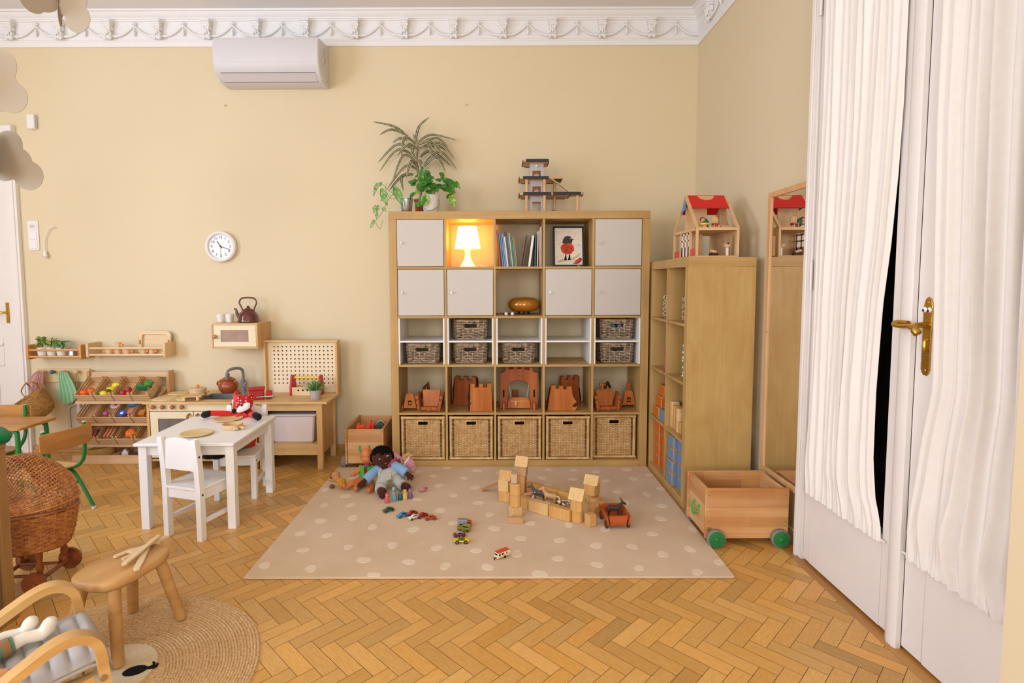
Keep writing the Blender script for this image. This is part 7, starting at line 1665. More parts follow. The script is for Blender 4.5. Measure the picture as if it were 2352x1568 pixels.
def chair(lab,loc,rz):
    """faces +y"""
    t=thing('childrens_chair',lab,'chair',loc,rz,'white children\'s chairs');w_,d,q=.255,.262,.0165
    for s in (-1,1):
        x=s*(w_/2-q)
        b=MB();b.tube([(x,-d/2+q,0),(x,-d/2+q,.28),(x,-d/2+q-.006,.40),(x,-d/2+q-.020,.535),(x,-d/2+q-.021,.545)],[.0225,.0225,.0225,.0215,.017],4,up=(1,0,0));b.build('rear_leg',M_WHITEPAINT,t)
        b=MB();b.box(x-q,x+q,d/2-2*q,d/2,0,.268,.002);b.build('front_leg',M_WHITEPAINT,t)
        b=MB();b.box(x-.009,x+.009,-d/2+2*q+.0003,d/2-2*q-.0003,.085,.107,.001);b.build('stretcher',M_WHITEPAINT,t)
        b=MB();b.box(x-.009,x+.009,-d/2+2*q+.0003,d/2-2*q-.0003,.215,.268,.001);b.build('seat_rail',M_WHITEPAINT,t)
        for y,z in ((-d/2+q,.245),(-d/2+q-.012,.45),(d/2-q,.245)): b=MB();b.cyl((x+s*(q-.001),y,z),(x+s*(q+.0008),y,z),.0055,seg=10);b.build('bolt',M_BLACK,t)
    b=MB();b.box(-w_/2+2*q+.0003,w_/2-2*q-.0003,-d/2+q-.009,-d/2+q+.009,.215,.268,.001);b.build('seat_rail',M_WHITEPAINT,t);b=MB();b.box(-w_/2+2*q+.0003,w_/2-2*q-.0003,d/2-q-.009,d/2-q+.009,.215,.268,.001);b.build('seat_rail',M_WHITEPAINT,t)
    b=MB();b.box(-w_/2+.001,w_/2-.001,-d/2+2*q,d/2+.006,.2683,.282,.003);b.box(-w_/2+2*q+.001,w_/2-2*q-.001,-d/2-.002,-d/2+2*q,.2683,.282,.001);b.build('seat',M_WHITEPAINT,t)
    b=MB();hw=w_/2-2*q-.0005;P=[(-hw,.372),(hw,.372),(hw,.515)]+[(hw*cos(pi*k/12),.515+.030*sin(pi*k/12)) for k in range(1,12)]+[(-hw,.515)]
    b.prism(P,-d/2+q-.020,-d/2+q-.006,'xz',bev=.002);b.build('backrest',M_WHITEPAINT,t)
    return t
chair('white children\'s chair at the near side of the table, back to the viewer',(-.862,-.985,0),R_(-17))
chair('white children\'s chair under the far side of the table, with the toy fox',(-.880,-.460,0),R_(186))
TT=TH_+.0004
def plate(lab,x,y):
    b=MB();b.lathe([(.06,0),(.085,.005),(.088,.008),(.086,.011),(.070,.009),(.062,.005),(.001,.005)],40,cap=False);b.lathe([(.06,0),(.001,0)],30,cap=False)
    one('wooden_plate',b,wood('plate_beech','#e8cc97','#dcbb80','x',.6,.45),lab,'plate',(x,y,TT),0,'wooden toy plates')
q1=at(452,996,z=.49);q2=at(524,962,z=.49)
plate('wooden toy plate on the white table, nearer the viewer',q1.x,q1.y);plate('wooden toy plate on the white table in front of the fox',q2.x,q2.y)
q3=at(534,982,z=.49);t=thing('toy_pan','wooden toy frying pan on the white table','toy pan',(q3.x,q3.y,TT),R_(-50))
b=MB();b.lathe([(.056,0),(.058,.003),(.058,.028),(.052,.028),(.051,.008),(.001,.008)],34,cap=False);b.lathe([(.056,0),(.001,0)],30,cap=False);b.build('pan',M_CUP,t)
b=MB();b.box(.055,.085,-.012,.012,.004,.024,.003);b.build('handle',M_CUP,t)
q4=at(552,983,z=.49);b=MB();b.prism(rrect(.066,.030,.014,5),.012,.018,'xy',bev=.001);b.prism([(-.02,-.004),(.02,-.004),(.02,.004),(-.02,.004)],0,.012,'xy',mi=0);b.lathe([(.012,.018),(.010,.023),(.001,.025)],16,mi=1,c=(.018,0,0));
one('toy_egg',b,[plain('egg_white','#ecdcb4',.5),M_ORW],'small wooden toy fried egg piece beside the toy pan','toy food',(q4.x+.01,q4.y-.012,TT),R_(-35))

# ------------------------------------------------------------------ soft toys
def pillow(mb,outline,th,mi=None,n=7,off=(0,0,0)):
    """puffed cushion with an outline in the xz plane"""
    C=Vector((sum(p_[0] for p_ in outline)/len(outline),sum(p_[1] for p_ in outline)/len(outline)))
    for s in (-1,1):
        vs=[];m=len(outline);rings=[math.sin(pi/2*k/n) for k in range(n+1)]
        for r in rings:
            for p_ in outline: q=C.lerp(Vector(p_),r);vs.append((q.x+off[0],s*th*math.sqrt(max(0,1-r*r))+off[1],q.y+off[2]))
        mb.add(vs,[(i*m+k,i*m+(k+1) % m,(i+1)*m+(k+1) % m,(i+1)*m+k) for i in range(n) for k in range(m)],mi)
    return mb
M_FRED=fabric('fox_red','#e0302c',bscale=300);M_FBLK=fabric('felt_black','#1b1918',bscale=300);M_FWHT=fabric('felt_white','#e8e2dc',bscale=300)
def dotted():
    m=fabric('fox_spotted','#b3201f').copy();m.name='fox_spots';nt=m.node_tree;b=nt.nodes['Principled BSDF']
    tc=N(nt,'ShaderNodeTexCoord');v=N(nt,'ShaderNodeTexVoronoi');v.inputs['Scale'].default_value=62;v.inputs['Randomness'].default_value=.35;L(nt,tc.outputs['Object'],v.inputs['Vector'])
    r=N(nt,'ShaderNodeValToRGB');r.color_ramp.elements[0].position=.26;r.color_ramp.elements[1].position=.30;r.color_ramp.elements[0].color=lin('#f0e6de');r.color_ramp.elements[1].color=lin('#b8211f');L(nt,v.outputs['Distance'],r.inputs['Fac']);L(nt,r.outputs['Color'],b.inputs['Base Color']);return m
M_FSPOT=dotted()
FZ=lens(440,840,7.127);FY_=-.385
fp=lambda x,y,d=0: FZ(x,y,y=FY_+d)
F0=fp(880,620)
def fout(pts,d=0): return [(lambda q: (q.x-F0.x,q.z-F0.z))(fp(*p_,d)) for p_ in pts]
seat_y=-.47
t=thing('toy_fox','soft red toy fox sitting at the table with arms stretched over it','soft toy',(F0.x,-.385,.2835))
dz=F0.z-.2835
hd=MB();ol=[tuple(Vector((q.x,q.y))) for q in bez([Vector((*p_,0)) for p_ in fout([(785,365),(812,430),(860,462),(930,462),(985,470),(1012,440),(1032,445),(1045,500),(1045,590),(1020,660),(950,710),(860,745),(770,748),(735,720),(728,650),(716,570),(735,500),(755,430)])],3)]
pillow(hd,ol,.034,0);hd.M=Matrix.Translation((0,0,0));head=hd.build('head',M_FSPOT,t,angle=80);head.location=(0,-.035,dz)
def patch(nm,pts,mt,yoff,th):
    o_=[(q.x,q.y) for q in bez([Vector((*p_,0)) for p_ in fout(pts+[pts[0]])],3)][:-1]
    b=MB();pillow(b,o_,th,0,4);o=b.build(nm,mt,head,angle=80);o.location=(0,yoff,0)
patch('cheek',[(800,720),(815,655),(860,595),(930,560),(1000,570),(1025,590),(1010,660),(950,700),(860,735)],M_FWHT,-.024,.012)
patch('cheek',[(738,680),(722,600),(722,540),(745,520),(757,560),(748,640)],M_FWHT,-.014,.010)
patch('striped_forehead',[(785,375),(806,440),(850,465),(830,540),(790,620),(765,660),(752,620),(760,520),(745,500),(760,430)],fabric('fox_stripe','#d8504a',bscale=300),-.024,.011)
patch('nose',[(742,672),(795,675),(798,700),(775,742),(748,735),(740,700)],M_FBLK,-.026,.016)
for pts in ([(880,615),(905,590),(928,592),(922,610),(890,628)],[(725,590),(730,565),(738,580),(735,612)]): patch('eye',pts,M_FBLK,-.034,.004)
b=MB();b.at((0,.016,0),sc=(1,.38,1));b.tube([(0,0,.002),(0,0,.03),(0,-.002,.10),(0,-.004,dz-.06),(0,-.01,dz-.03)],[.045,.058,.055,.045,.025],14);fuse(b,'body',fabric('fox_dress','#b8211f'),t,.006,4)
sh=dz-.075
L1=FZ(310,775,z=.524);L2=FZ(200,805,z=.513);R1=FZ(1030,800,z=.524);R2=FZ(1098,842,z=.515)
lo=lambda v: (v.x-F0.x,v.y+.385,v.z-.2835)
for nm,a_,m_,h_ in (('arm',(-.03,-.01,sh),lo(L1),lo(L2)),('arm',(.03,-.01,sh),lo(R1),lo(R2))):
    b=MB();b.tube(bez([a_,Vector(a_).lerp(Vector(m_),.5)+Vector((0,0,.006)),m_],6),.017,12);ar=b.build(nm,M_FRED,t)
    b=MB();d=(Vector(h_)-Vector(m_)).normalized();b.tube([Vector(m_)-d*.004,Vector(m_)+d*.012,Vector(h_),Vector(h_)+d*.014],[.0165,.021,.022,.010],12);b.build('paw',M_FBLK,ar,angle=80)
for s in (-1,1):
    f_=FZ(420 if s > 0 else 300,1470,z=.308);f_=(f_.x-F0.x,f_.y+.385,.0245)
    b=MB();b.tube(bez([(s*.02,-.03,.024),(f_[0]*.5+s*.01,f_[1]*.5,.022),(f_[0]+.02,f_[1]+.01,.022)],5),.018,10);lg=b.build('leg',fabric('fox_sock','#8a7a6e'),t)
    b=MB();b.ball(f_,(.042,.026,.022),14,9,rot=(0,0,R_(25)));b.build('foot',M_FBLK,lg)
b=MB()
for s in (-1,1): b.tube(bez([(0,-.06,sh+.012),(s*.02,-.066,sh+.022),(s*.034,-.06,sh+.006),(s*.014,-.064,sh),(0,-.06,sh+.01)],4),1,5,flat=(.010,.003));b.tube([(0,-.062,sh+.01),(s*.02,-.066,sh-.03)],1,5,flat=(.009,.002))
b.build('neck_bow',M_FRED,t)
b=MB();b.lathe([(.045,.06),(.052,.02),(.054,.004),(.052,.003),(.04,.06)],30,cap=False);b.build('skirt',M_FRED,t,recalc=False)

# ---- dolls on the rug
D4=lens(750,930,6.818)
M_SKB=fabric('doll_brown','#4a2518',bscale=250,var=.05);M_SHB=fabric('shirt_blue','#85a9cc',bscale=500);M_DNG=fabric('dungaree_grey','#b9b8ad',bscale=500,var=.05);M_HAIR=plain('curl_black','#0f0d0c',.9,.1)
t=thing('rag_doll','large brown rag doll with curly black hair and pale dungarees sitting on the rug','doll',(.04,-.42,RG))
O_=Vector((.04,-.42,RG));g=lambda x,y,yy: D4(x,y,y=yy)-O_
def up_(v,m): v.z=max(v.z,m);return v
hc=g(868,815,-.425)
b=MB();b.ball(hc,(.066,.05,.062),22,14,rot=(0,R_(-14),0));b.tube([hc+Vector((0,.005,-.05)),g(925,1010,-.415)],[.022,.024],10);b.ball(hc+Vector((.022,-.046,-.004)),(.012,.010,.010),10,7)
hd=fuse(b,'head',M_SKB,t,.004,6)
b=MB();rn=random.Random(6)
Mh=Matrix.Translation(hc) @ Matrix.Rotation(R_(-14),4,'Y')
for k in range(330):
    a=rn.uniform(0,2*pi);e=rn.uniform(-.35,1.55);d=Vector((cos(a)*cos(e),sin(a)*cos(e),sin(e)))
    if d.y < -.05 and d.z < .50+.25*d.x*-.3: continue
    p_=Mh @ Vector((d.x*.069,d.y*.054,d.z*.068));b.ball(p_,rn.uniform(.007,.0115),6,4)
b.build('hair',M_HAIR,hd,angle=80)
for px_,py_ in ((835,845),(958,795)):
    c=g(px_,py_,-.472);b=MB();b.ball(c,(.0085,.004,.0052),12,8,rot=(0,R_(-16),0));ey=b.build('eye',plain('doll_eye','#e9e2d8',.4),hd);b=MB();b.ball(c+Vector((.002,-.003,.0002)),(.0042,.003,.0048),10,7);b.build('pupil',M_BLACK,ey)
    b=MB();b.tube([c+Vector((-.010,.001,.007)),c+Vector((0,-.001,.0115)),c+Vector((.010,.002,.010))],.0012,5);b.build('eyebrow',M_HAIR,hd)
c=g(928,912,-.474);b=MB();b.ball(c,(.010,.004,.0042),12,8,rot=(0,R_(-18),0));b.build('mouth',plain('doll_mouth','#8f4a38',.6),hd)
tb,tt=g(985,1300,-.42),g(930,985,-.42);tb.z=.055
b=MB();b.tube([tb+Vector((0,0,.012)),tb+Vector((0,0,.035)),tb.lerp(tt,.55),tb.lerp(tt,.85),tt],[.058,.070,.064,.052,.03],18,flat=(1,.78) if 0 else None)
b.tube([tb+Vector((-.03,0,.03)),up_(g(850,1320,-.50),.039),up_(g(840,1375,-.55),.037)],[.040,.038,.036],12);b.tube([tb+Vector((.03,0,.03)),up_(g(1150,1250,-.44),.039),up_(g(1195,1270,-.47),.036)],[.04,.037,.034],12)
dg_=fuse(b,'dungarees',M_DNG,t,.005,6)
b=MB();pk=tb.lerp(tt,.56)+Vector((0.004,-.0655,0));b.prism([(pk.x-.034,pk.z+.022),(pk.x+.034,pk.z+.026),(pk.x+.034,pk.z-.012),(pk.x+.02,pk.z-.022),(pk.x-.02,pk.z-.024),(pk.x-.034,pk.z-.014)],pk.y-.004,pk.y,'xz',bev=.001);b.build('bib_pocket',M_DNG,dg_)
for s in (-1,1): b=MB();q=tt+Vector((s*.032,-.040,-.006));b.tube([q+Vector((-s*.002,-.006,-.04)),q+Vector((0,-.004,-.01)),q+Vector((0,.03,.012))],1,6,flat=(.003,.011),up=(0,-1,.3));b.build('strap',M_DNG,dg_)
for sgn,P in ((-1,[(790,1010,-.42),(700,1090,-.46),(610,1175,-.49)]),(1,[(1075,950,-.41),(1180,1010,-.44),(1255,1070,-.46)])):
    q=[g(*p_) for p_ in P];b=MB();b.tube([tt.lerp(q[0],.6),q[0],q[1],q[2]],[.030,.031,.031,.033],12);sl_=fuse(b,'sleeve',M_SHB,t,.0045,5)
    d=(q[2]-q[1]).normalized();b=MB();pc=q[2]+d*.022;b.tube([q[2]-d*.01,q[2]+d*.008,pc],[.016,.015,.017],10);b.ball(pc,(.018,.013,.018),12,8)
    sd=d.cross(Vector((0,1,0))).normalized()
    for k in range(4): f0=pc+sd*(-.013+.0088*k)+d*.008;b.tube([f0,f0+d*.016,f0+d*.026+Vector((0,-.004,-.003))],[.0052,.005,.0042],8)
    f0=pc-sd*.014*sgn;b.tube([f0-d*.006,f0+d*.004-sd*.010*sgn,f0+d*.014-sd*.013*sgn],[.0055,.005,.0042],8)
    fuse(b,'hand',M_SKB,sl_,.0022,3)
c1=g(878,1400,-.60);c1.z=max(c1.z,.034);b=MB();b.tube([up_(g(845,1385,-.55),.03),c1+Vector((-.002,.012,0))],[.026,.028],12);b.ball(c1+Vector((0,-.008,.0)),(.026,.02,.034),14,10);fuse(b,'foot',M_SKB,t,.004,5)
c1=g(1245,1300,-.47);c1.z=max(c1.z,.026);b=MB();b.tube([up_(g(1190,1275,-.46),.03),c1],[.026,.026],12);b.ball(c1+Vector((.008,-.012,0)),(.027,.022,.025),14,10);fuse(b,'foot',M_SKB,t,.004,5)
# baby doll
M_SKO=plain('doll_orange_skin','#c9723c',.42,.4);t=thing('baby_doll','bald vinyl baby doll with green vest leaning beside the brown rag doll','doll',(-.10,-.36,RG));O_=Vector((-.10,-.36,RG))
hc=g(628,795,-.38);b=MB();b.ball(hc+Vector((0,.004,.008)),(.040,.042,.046),20,13);b.ball(hc+Vector((.002,-.014,-.020)),(.033,.028,.028),16,10);b.ball(hc+Vector((.002,-.042,-.016)),.0055,8,6)
for s in (-1,1): b.ball(hc+Vector((s*.039,.006,-.012)),(.006,.008,.010),8,6)
b.tube([hc+Vector((0,.01,-.03)),hc+Vector((0,.014,-.06))],.018,10);hd=fuse(b,'head',M_SKO,t,.003,5)
for s in (-1,1): c=hc+Vector((.002+s*.0155,-.0385,-.008));b=MB();b.ball(c,(.0052,.003,.0038),10,7);ey=b.build('eye',plain('doll_eye','#e9e2d8',.4),hd);b=MB();b.ball(c+Vector((0,-.002,0)),(.003,.002,.0034),8,6);b.build('iris',plain('iris_blue','#3c5670',.3),ey)
b=MB();b.ball(hc+Vector((.002,-.0405,-.031)),(.008,.003,.003),10,6);b.build('mouth',plain('lips','#a8482c',.5),hd)
tb,tt=g(650,1230,-.36),hc+Vector((.0,.016,-.055));tb.z=.046
b=MB();b.tube([tb,tb.lerp(tt,.4),tb.lerp(tt,.8),tt],[.042,.044,.036,.02],14);fuse(b,'red_shirt',fabric('shirt_red','#a82c24'),t,.005,4)
for s in (-1,1):
    b=MB();rows=[]
    for k in range(9):
        u=k/8;p_=tt.lerp(tb,.05+.85*u);rows.append([p_+Vector((s*(.010+.036*v),-.046+.020*v*v,.004*sin(v*9+u*4))) for v in [i/6 for i in range(7)]])
    b.sheet(rows,.004);b.build('green_vest',fabric('vest_green','#4fae3c'),t,recalc=False,angle=80)
b=MB();q=tt+Vector((.004,-.044,-.004));[b.tube([q,q+Vector((s*.014,-.004,.006)),q+Vector((s*.016,-.004,-.006)),q],1,5,flat=(.004,.002)) for s in (-1,1)];b.build('neck_bow',plain('bow_blue','#1f6f9a',.6),t)
b=MB();b.tube([tb+Vector((-.03,-.01,.004)),tb+Vector((0,0,.01)),tb+Vector((.03,-.01,.004))],[.036,.042,.036],12);fuse(b,'shorts',fabric('shorts_denim','#5a7592'),t,.005,4)
q=[tt+Vector((-.03,-.01,-.014)),g(470,1060,-.40),g(415,1090,-.42)];b=MB();b.tube(q,[.016,.0145,.012],10);b.ball(q[2]+Vector((-.006,-.004,0)),(.012,.010,.011),10,8);[b.tube([q[2]+Vector((-.008,-.008+.006*k,-.004)),q[2]+Vector((-.02,-.010+.006*k,-.010))],[.0042,.0034],6) for k in range(3)];fuse(b,'arm',M_SKO,t,.0028,3)
for q in ([tb+Vector((-.03,-.02,0)),g(400,1230,-.44),g(310,1310,-.47),g(275,1265,-.48)],[tb+Vector((-.01,-.03,0)),g(470,1260,-.45),g(465,1330,-.48),g(462,1345,-.50)],[tb+Vector((.02,-.03,0)),g(715,1290,-.46),g(690,1345,-.51),g(665,1380,-.53)]):
    q=[Vector((v.x,v.y,max(v.z,.022))) for v in q];b=MB();b.tube(q,[.022,.020,.017,.014],10);b.ball(q[3]+Vector((0,-.006,.004)),(.014,.012,.017),10,8);fuse(b,'leg',M_SKO,t,.003,4)
    if q[1].x < -.0 and len(t.children) > 9: break
# pink dolls behind
M_PNK=fabric('doll_pink','#d99aa8');M_HPK=fabric('doll_hotpink','#d8527c');M_SKP=fabric('doll_skin','#cf9a78')
t=thing('pink_doll','small doll in pink sleeves slumped behind the brown rag doll','doll',(.11,-.20,RG));O_=Vector((.11,-.20,RG))
b=MB();q=[g(1040,905,-.22),g(1110,880,-.22)];b.ball(q[0]+Vector((-.01,0,-.03)),(.05,.04,.05),14,10);b.tube([q[0],q[1]],[.026,.02],10);fuse(b,'body',M_HPK,t,.005,4)
b=MB();b.tube([g(1150,840,-.22),g(1090,790,-.22),g(1050,760,-.22)],[.016,.017,.015],10);ar=b.build('sleeve',M_PNK,t);b=MB();hp=g(1035,742,-.22);b.ball(hp,.010,10,8);[b.tube([hp,hp+Vector((-.006+.005*k,-.004,.014))],[.0036,.003],6) for k in range(4)];fuse(b,'hand',M_SKO,ar,.0022,2)
b=MB();b.tube([g(1165,870,-.24),g(1225,800,-.23),g(1300,760,-.22)],[.011,.013,.015],10);b.build('leg',M_SKP,t)
b=MB();b.ball(g(1155,868,-.235),(.016,.012,.016),10,8);b.build('shoe',plain('shoe_brown','#7a5442',.6),t)
t=thing('capped_doll','doll in a pink pointed cap with white brim lying on its side at the shelf','doll',(.17,-.20,RG));O_=Vector((.17,-.20,RG))
hc=g(1235,890,-.24);hc.z=max(hc.z,.04);b=MB();b.ball(hc,(.032,.032,.036),16,11,rot=(0,R_(50),0));b.ball(hc+Vector((-.006,-.031,.002)),.006,8,6);hd=fuse(b,'head',M_SKP,t,.003,3)
for k in (-1,1): b=MB();b.ball(hc+Vector((.000+k*.010,-.0305,.010-k*.010)),.0034,8,6);b.build('eye',plain('iris_brown','#4a2c1c',.3),hd)
b=MB();ax=Vector((.75,-.1,-.42)).normalized();b.tube([hc+ax*.004,hc+ax*.026,hc+ax*.055,hc+ax*.078],[.037,.040,.036,.012],14);cp_=fuse(b,'cap',M_PNK,hd,.004,4)
b=MB();b.tube([hc+ax*.0,hc+ax*.013],[.0395,.0415],20);b.build('cap_brim',M_FWHT,cp_)
b=MB();b.ball(hc+Vector((.02,.02,.035)),(.03,.016,.012),12,8,rot=(0,R_(-20),0));b.build('hair',plain('hair_blond','#cdb27c',.8),hd)
b=MB();b.tube([g(1310,960,-.24),g(1350,1010,-.25),g(1340,1050,-.26)],[.024,.030,.020],10);bo=fuse(b,'body',M_PNK,t,.0045,4)
# fuzzy haired small doll
t=thing('wool_haired_doll','small tan doll with a yellow wool pompom head lying at the rug edge','doll',(-.30,-.42,RG));O_=Vector((-.30,-.42,RG))
hc=g(238,1215,-.44);hc.z=max(hc.z,.034);b=MB();b.ball(hc,.027,14,10);rn=random.Random(3)
for k in range(190): a,e=rn.uniform(0,6.28),rn.uniform(-1.5,1.5);d=Vector((cos(a)*cos(e),sin(a)*cos(e),sin(e)));b.ball(hc+d*.028,rn.uniform(.0035,.0055),6,4)
b.build('wool_hair',plain('wool_yellow','#cf9438',.9,.1),t,angle=80)
b=MB();q=[g(165,1160,-.41),g(150,1090,-.40),g(130,1060,-.39)];b.tube([hc,q[0],q[1],q[2]],[.016,.024,.028,.02],12);b.tube([q[1]+Vector((-.01,0,.01)),g(85,1130,-.42)],[.012,.011],8);b.tube([q[0],g(95,1180,-.43),g(35,1165,-.44)],[.012,.011,.009],8);fuse(b,'body',fabric('tan_plush','#b98455'),t,.0035,4)
c=g(85,1220,-.43);c.z=.013;b=MB();b.ball(c,(.018,.014,.013),12,8);b.build('shoe',plain('shoe_dark','#6a4636',.7),t)
c=g(70,1115,-.40);b=MB();b.ball(c,(.010,.010,.018),10,7);b.build('ear',plain('ear_brown','#7e5538',.8),t)
# ------------------------------------------------------------------ left foreground
M_PLY=wood('ply_honey','#c98f4c','#b57a38','x',.7,.4);M_PLYL=wood('ply_light','#dcb67c','#cba065','x',.6,.45);M_GREEN=plain('tube_green','#127a36',.3,.5);M_TIP=plain('rubber_tip','#cfcac0',.6)
def school_chair(lab,loc,rz,h=.285):
    """faces +y; steel tube frame, plywood seat and back"""
    t=thing('school_chair',lab,'chair',loc,rz,'green tube school chairs');w_=.125
    for s in (-1,1):
        b=MB();x=s*w_
        b.tube(bez([(x,-.175,.56),(x,-.172,.45),(x,-.165,.36),(x,-.135,.30),(x,-.06,h-.022),(x,.10,h-.018),(x,.135,h-.018)],6),.0115,10);b.build('back_tube',M_GREEN,t)
        b=MB();b.cyl((x,-.175,.56),(x,-.1752,.5645),.0115,seg=10);b.build('tube_end',M_TIP,t)
        b=MB();b.tube(bez([(x*1.02,.14,h-.03),(x*1.06,.155,.14),(x*1.1,.17,.012)],5),.0105,10);lg=b.build('front_leg',M_GREEN,t);b=MB();b.cyl((x*1.1,.17,0),(x*1.1,.1695,.018),.0135,seg=12);b.build('leg_tip',M_TIP,lg)
        b=MB();b.tube(bez([(x*.98,.02,h-.03),(x*1.0,-.05,h-.04),(x*1.04,-.10,.19),(x*1.12,-.20,.012)],6),.0105,10);lg=b.build('rear_leg',M_GREEN,t);b=MB();b.cyl((x*1.122,-.202,0),(x*1.118,-.196,.018),.0135,seg=12);b.build('leg_tip',M_TIP,lg)
        b=MB();b.tube([(x*1.05,-.115,.17),(x*1.06,.155,.13)],.008,8);b.build('side_brace',M_GREEN,t)
    b=MB();b.tube([(-w_,.10,h-.03),(w_,.10,h-.03)],.009,8);b.build('cross_tube',M_GREEN,t)
    pts=[[(-.15+.30*i/12,-.10+.27*j/10,h+.004*cos(pi*(i/12-.5)*2)-.016*max(0,(j/10-.75)/.25)**2-.012*(abs(i/6-1))**0*0) for j in range(11)] for i in range(13)]
    b=MB();b.sheet(pts,.009);b.build('seat',M_PLYL,t,recalc=False,angle=50)
    pts=[]
    for i in range(17):
        u=i/16*2-1;x=.155*u;row=[]
        e=1-.16*max(0,abs(u)-.86)/.14
        for j in range(7): z=.452+(.5-(1-e)*.0)*0+(.435+.115*((j/6-.5)*e+.5))-.452;row.append((x,-.186-.030*(1-u*u),z))
        pts.append(row)
    b=MB();b.sheet(pts,-.009);b.build('backrest',M_PLY,t,recalc=False,angle=50)
    for s in (-1,1): b=MB();b.cyl((s*w_,-.184,.50),(s*w_,-.1985,.50),.006,seg=10);b.build('bolt',M_STEEL,t)
    return t
school_chair('green tube school chair in front of the desk, its plywood back towards the viewer',(-1.875,-.797,0),R_(76)).scale=(.95,.95,.95)
school_chair('green tube school chair tucked under the far side of the desk, back against the door',(-2.545,-.43,0),R_(180)).scale=(.95,.95,.95)
t=thing('school_desk','plywood school desk with green steel legs at the left edge','desk',(-2.62,-.46,0))
b=MB();b.prism(rrect(.90,.30,.02,4),.445,.463,'xy',bev=.003);b.build('desktop',M_PLY,t)
for sx in (-1,1):
    for sy in (-1,1):
        b=MB();x,y=sx*.40,sy*.11;b.tube(bez([(x-sx*.06,y,.436),(x-sx*.015,y,.43),(x,y,.40),(x,y,.2),(x+sx*.01,y,.0)],6),.0135,10);b.build('leg',M_GREEN,t)
for sy in (-1,1): b=MB();b.box(-.36,.36,sy*.11-.01,sy*.11+.01,.42,.444,.002);b.build('frame_bar',M_GREEN,t)
for sx in (-1,1): b=MB();b.box(sx*.345-.01,sx*.345+.01,-.0998,.0998,.42,.444,.002);b.build('frame_bar',M_GREEN,t)

# ---- open shelf end at the picture edge with a green cushion on it
t=thing('open_shelf','low wooden shelf cut by the left picture edge beside the pram','shelf',(-1.18,-1.80,0));M_DARKOAK=wood('shelf_oak','#b58a55','#9f7440','z',.6,.5);M_DOX=wood('shelf_oakx','#b58a55','#9f7440','x',.6,.5)
for y in (-.045,-.40): b=MB();b.box(-.022,0,y,y+.045,.0622,.705,.002);b.build('stile',M_DARKOAK,t)
b=MB();b.box(-.018,-.010,-.3547,-.0453,.0622,.705);b.build('end_panel',wood('shelf_oak_shaded','#8f7250','#7a5f40','z',.6,.5),t)  # inset panel; shade on the shelf end is put into its darker wood
b=MB();b.box(-.60,.004,-.40,.0,.7053,.725,.002);b.build('top_board',M_DOX,t)
b=MB();b.box(-.60,.006,-.42,.006,0,.0617,.002);b.build('plinth',M_DOX,t)
b=MB();b.box(-.60,-.0223,-.39,-.01,.38,.40,.001);b.build('shelf_board',M_DOX,t);b=MB();b.box(-.60,-.58,-.40,.0,.0622,.705,.002);b.build('end_panel',M_DARKOAK,t)
b=MB();pillow(b,[(-.16,-.10),(-.19,0),(-.16,.10),(0,.12),(.10,.06),(.155,.0),(.10,-.055),(0,-.11)],.035);
one('cushion',b,fabric('cushion_green','#0f6b34',bscale=300,var=.05),'dark green pointed cushion lying on the open shelf at the left edge','cushion',(-1.235,-1.86,.7608),0,rot=(R_(90),0,R_(-10)),angle=80)

# ---- wicker doll pram
def cane(name,c1,c2):
    m,nt,b=newmat(name);tc=N(nt,'ShaderNodeTexCoord');n=N(nt,'ShaderNodeTexNoise');n.inputs['Scale'].default_value=38;n.inputs['Detail'].default_value=4;L(nt,tc.outputs['Object'],n.inputs['Vector'])
    r=N(nt,'ShaderNodeValToRGB');r.color_ramp.elements[0].position=.3;r.color_ramp.elements[1].position=.72;r.color_ramp.elements[0].color=lin(c1);r.color_ramp.elements[1].color=lin(c2);L(nt,n.outputs['Fac'],r.inputs['Fac']);L(nt,r.outputs['Color'],b.inputs['Base Color']);b.inputs['Roughness'].default_value=.4;return m
M_CANE=cane('cane_red','#9a5522','#d18c48');M_PWOOD=wood('pram_wood','#9a5526','#7c3e18','z',.8,.4)
t=thing('doll_pram','woven wicker doll pram with a round hood behind the armchair','doll pram',(-1.375,-1.535,0),R_(6));t.scale=(.94,.94,.96)
ax_,by_=.245,.150;zr,zb_=.365,.185
def body(u,v): k=.80+.20*v**.6;a=2*pi*u;return (ax_*k*cos(a),by_*k*sin(a),zb_+(zr-zb_)*v)
b=MB();b.weave(body,46,17,.0042,.0044,.0048,.0036,sub=2,jit=.0008);b.build('basket_body',M_CANE,t,angle=80)
b=MB();b.tube([body(k/60,1.0) for k in range(60)],.009,8,closed=True);b.tube([Vector(body(k/60,0.0)) for k in range(60)],.007,8,closed=True);b.build('plaited_rim',cane('cane_dark','#7a3a1a','#a8622e'),t,angle=80)
b=MB();b.prism([(ax_*.8*cos(2*pi*k/40),by_*.8*sin(2*pi*k/40)) for k in range(40)],zb_-.004,zb_+.004,'xy');b.build('floor_board',M_PWOOD,t)
def hood(u,v):
    # u: 0..1 across from side to side; v: 0 rear rim .. 1 mouth; ribs fan out from the two pivots
    th=R_(4+104*v);s=pi*u;R0=by_*1.0
    y=-R0*cos(s)
    ex=ax_*cos(th);ez=.235*sin(th);q=abs(sin(s))**.72
    return (ex*q+.0,y,zr+.008+ez*q)
b=MB();b.weave(hood,40,26,.0035,.0034,.0040,.0028,closed=False,sub=2,jit=.0008)
b.build('hood',M_CANE,t,angle=80)
b=MB();b.tube([hood(k/40,1.0) for k in range(41)],.010,8);b.tube([hood(k/40,.02) for k in range(41)],.006,8);b.build('hood_edge',M_CANE,t,angle=80)
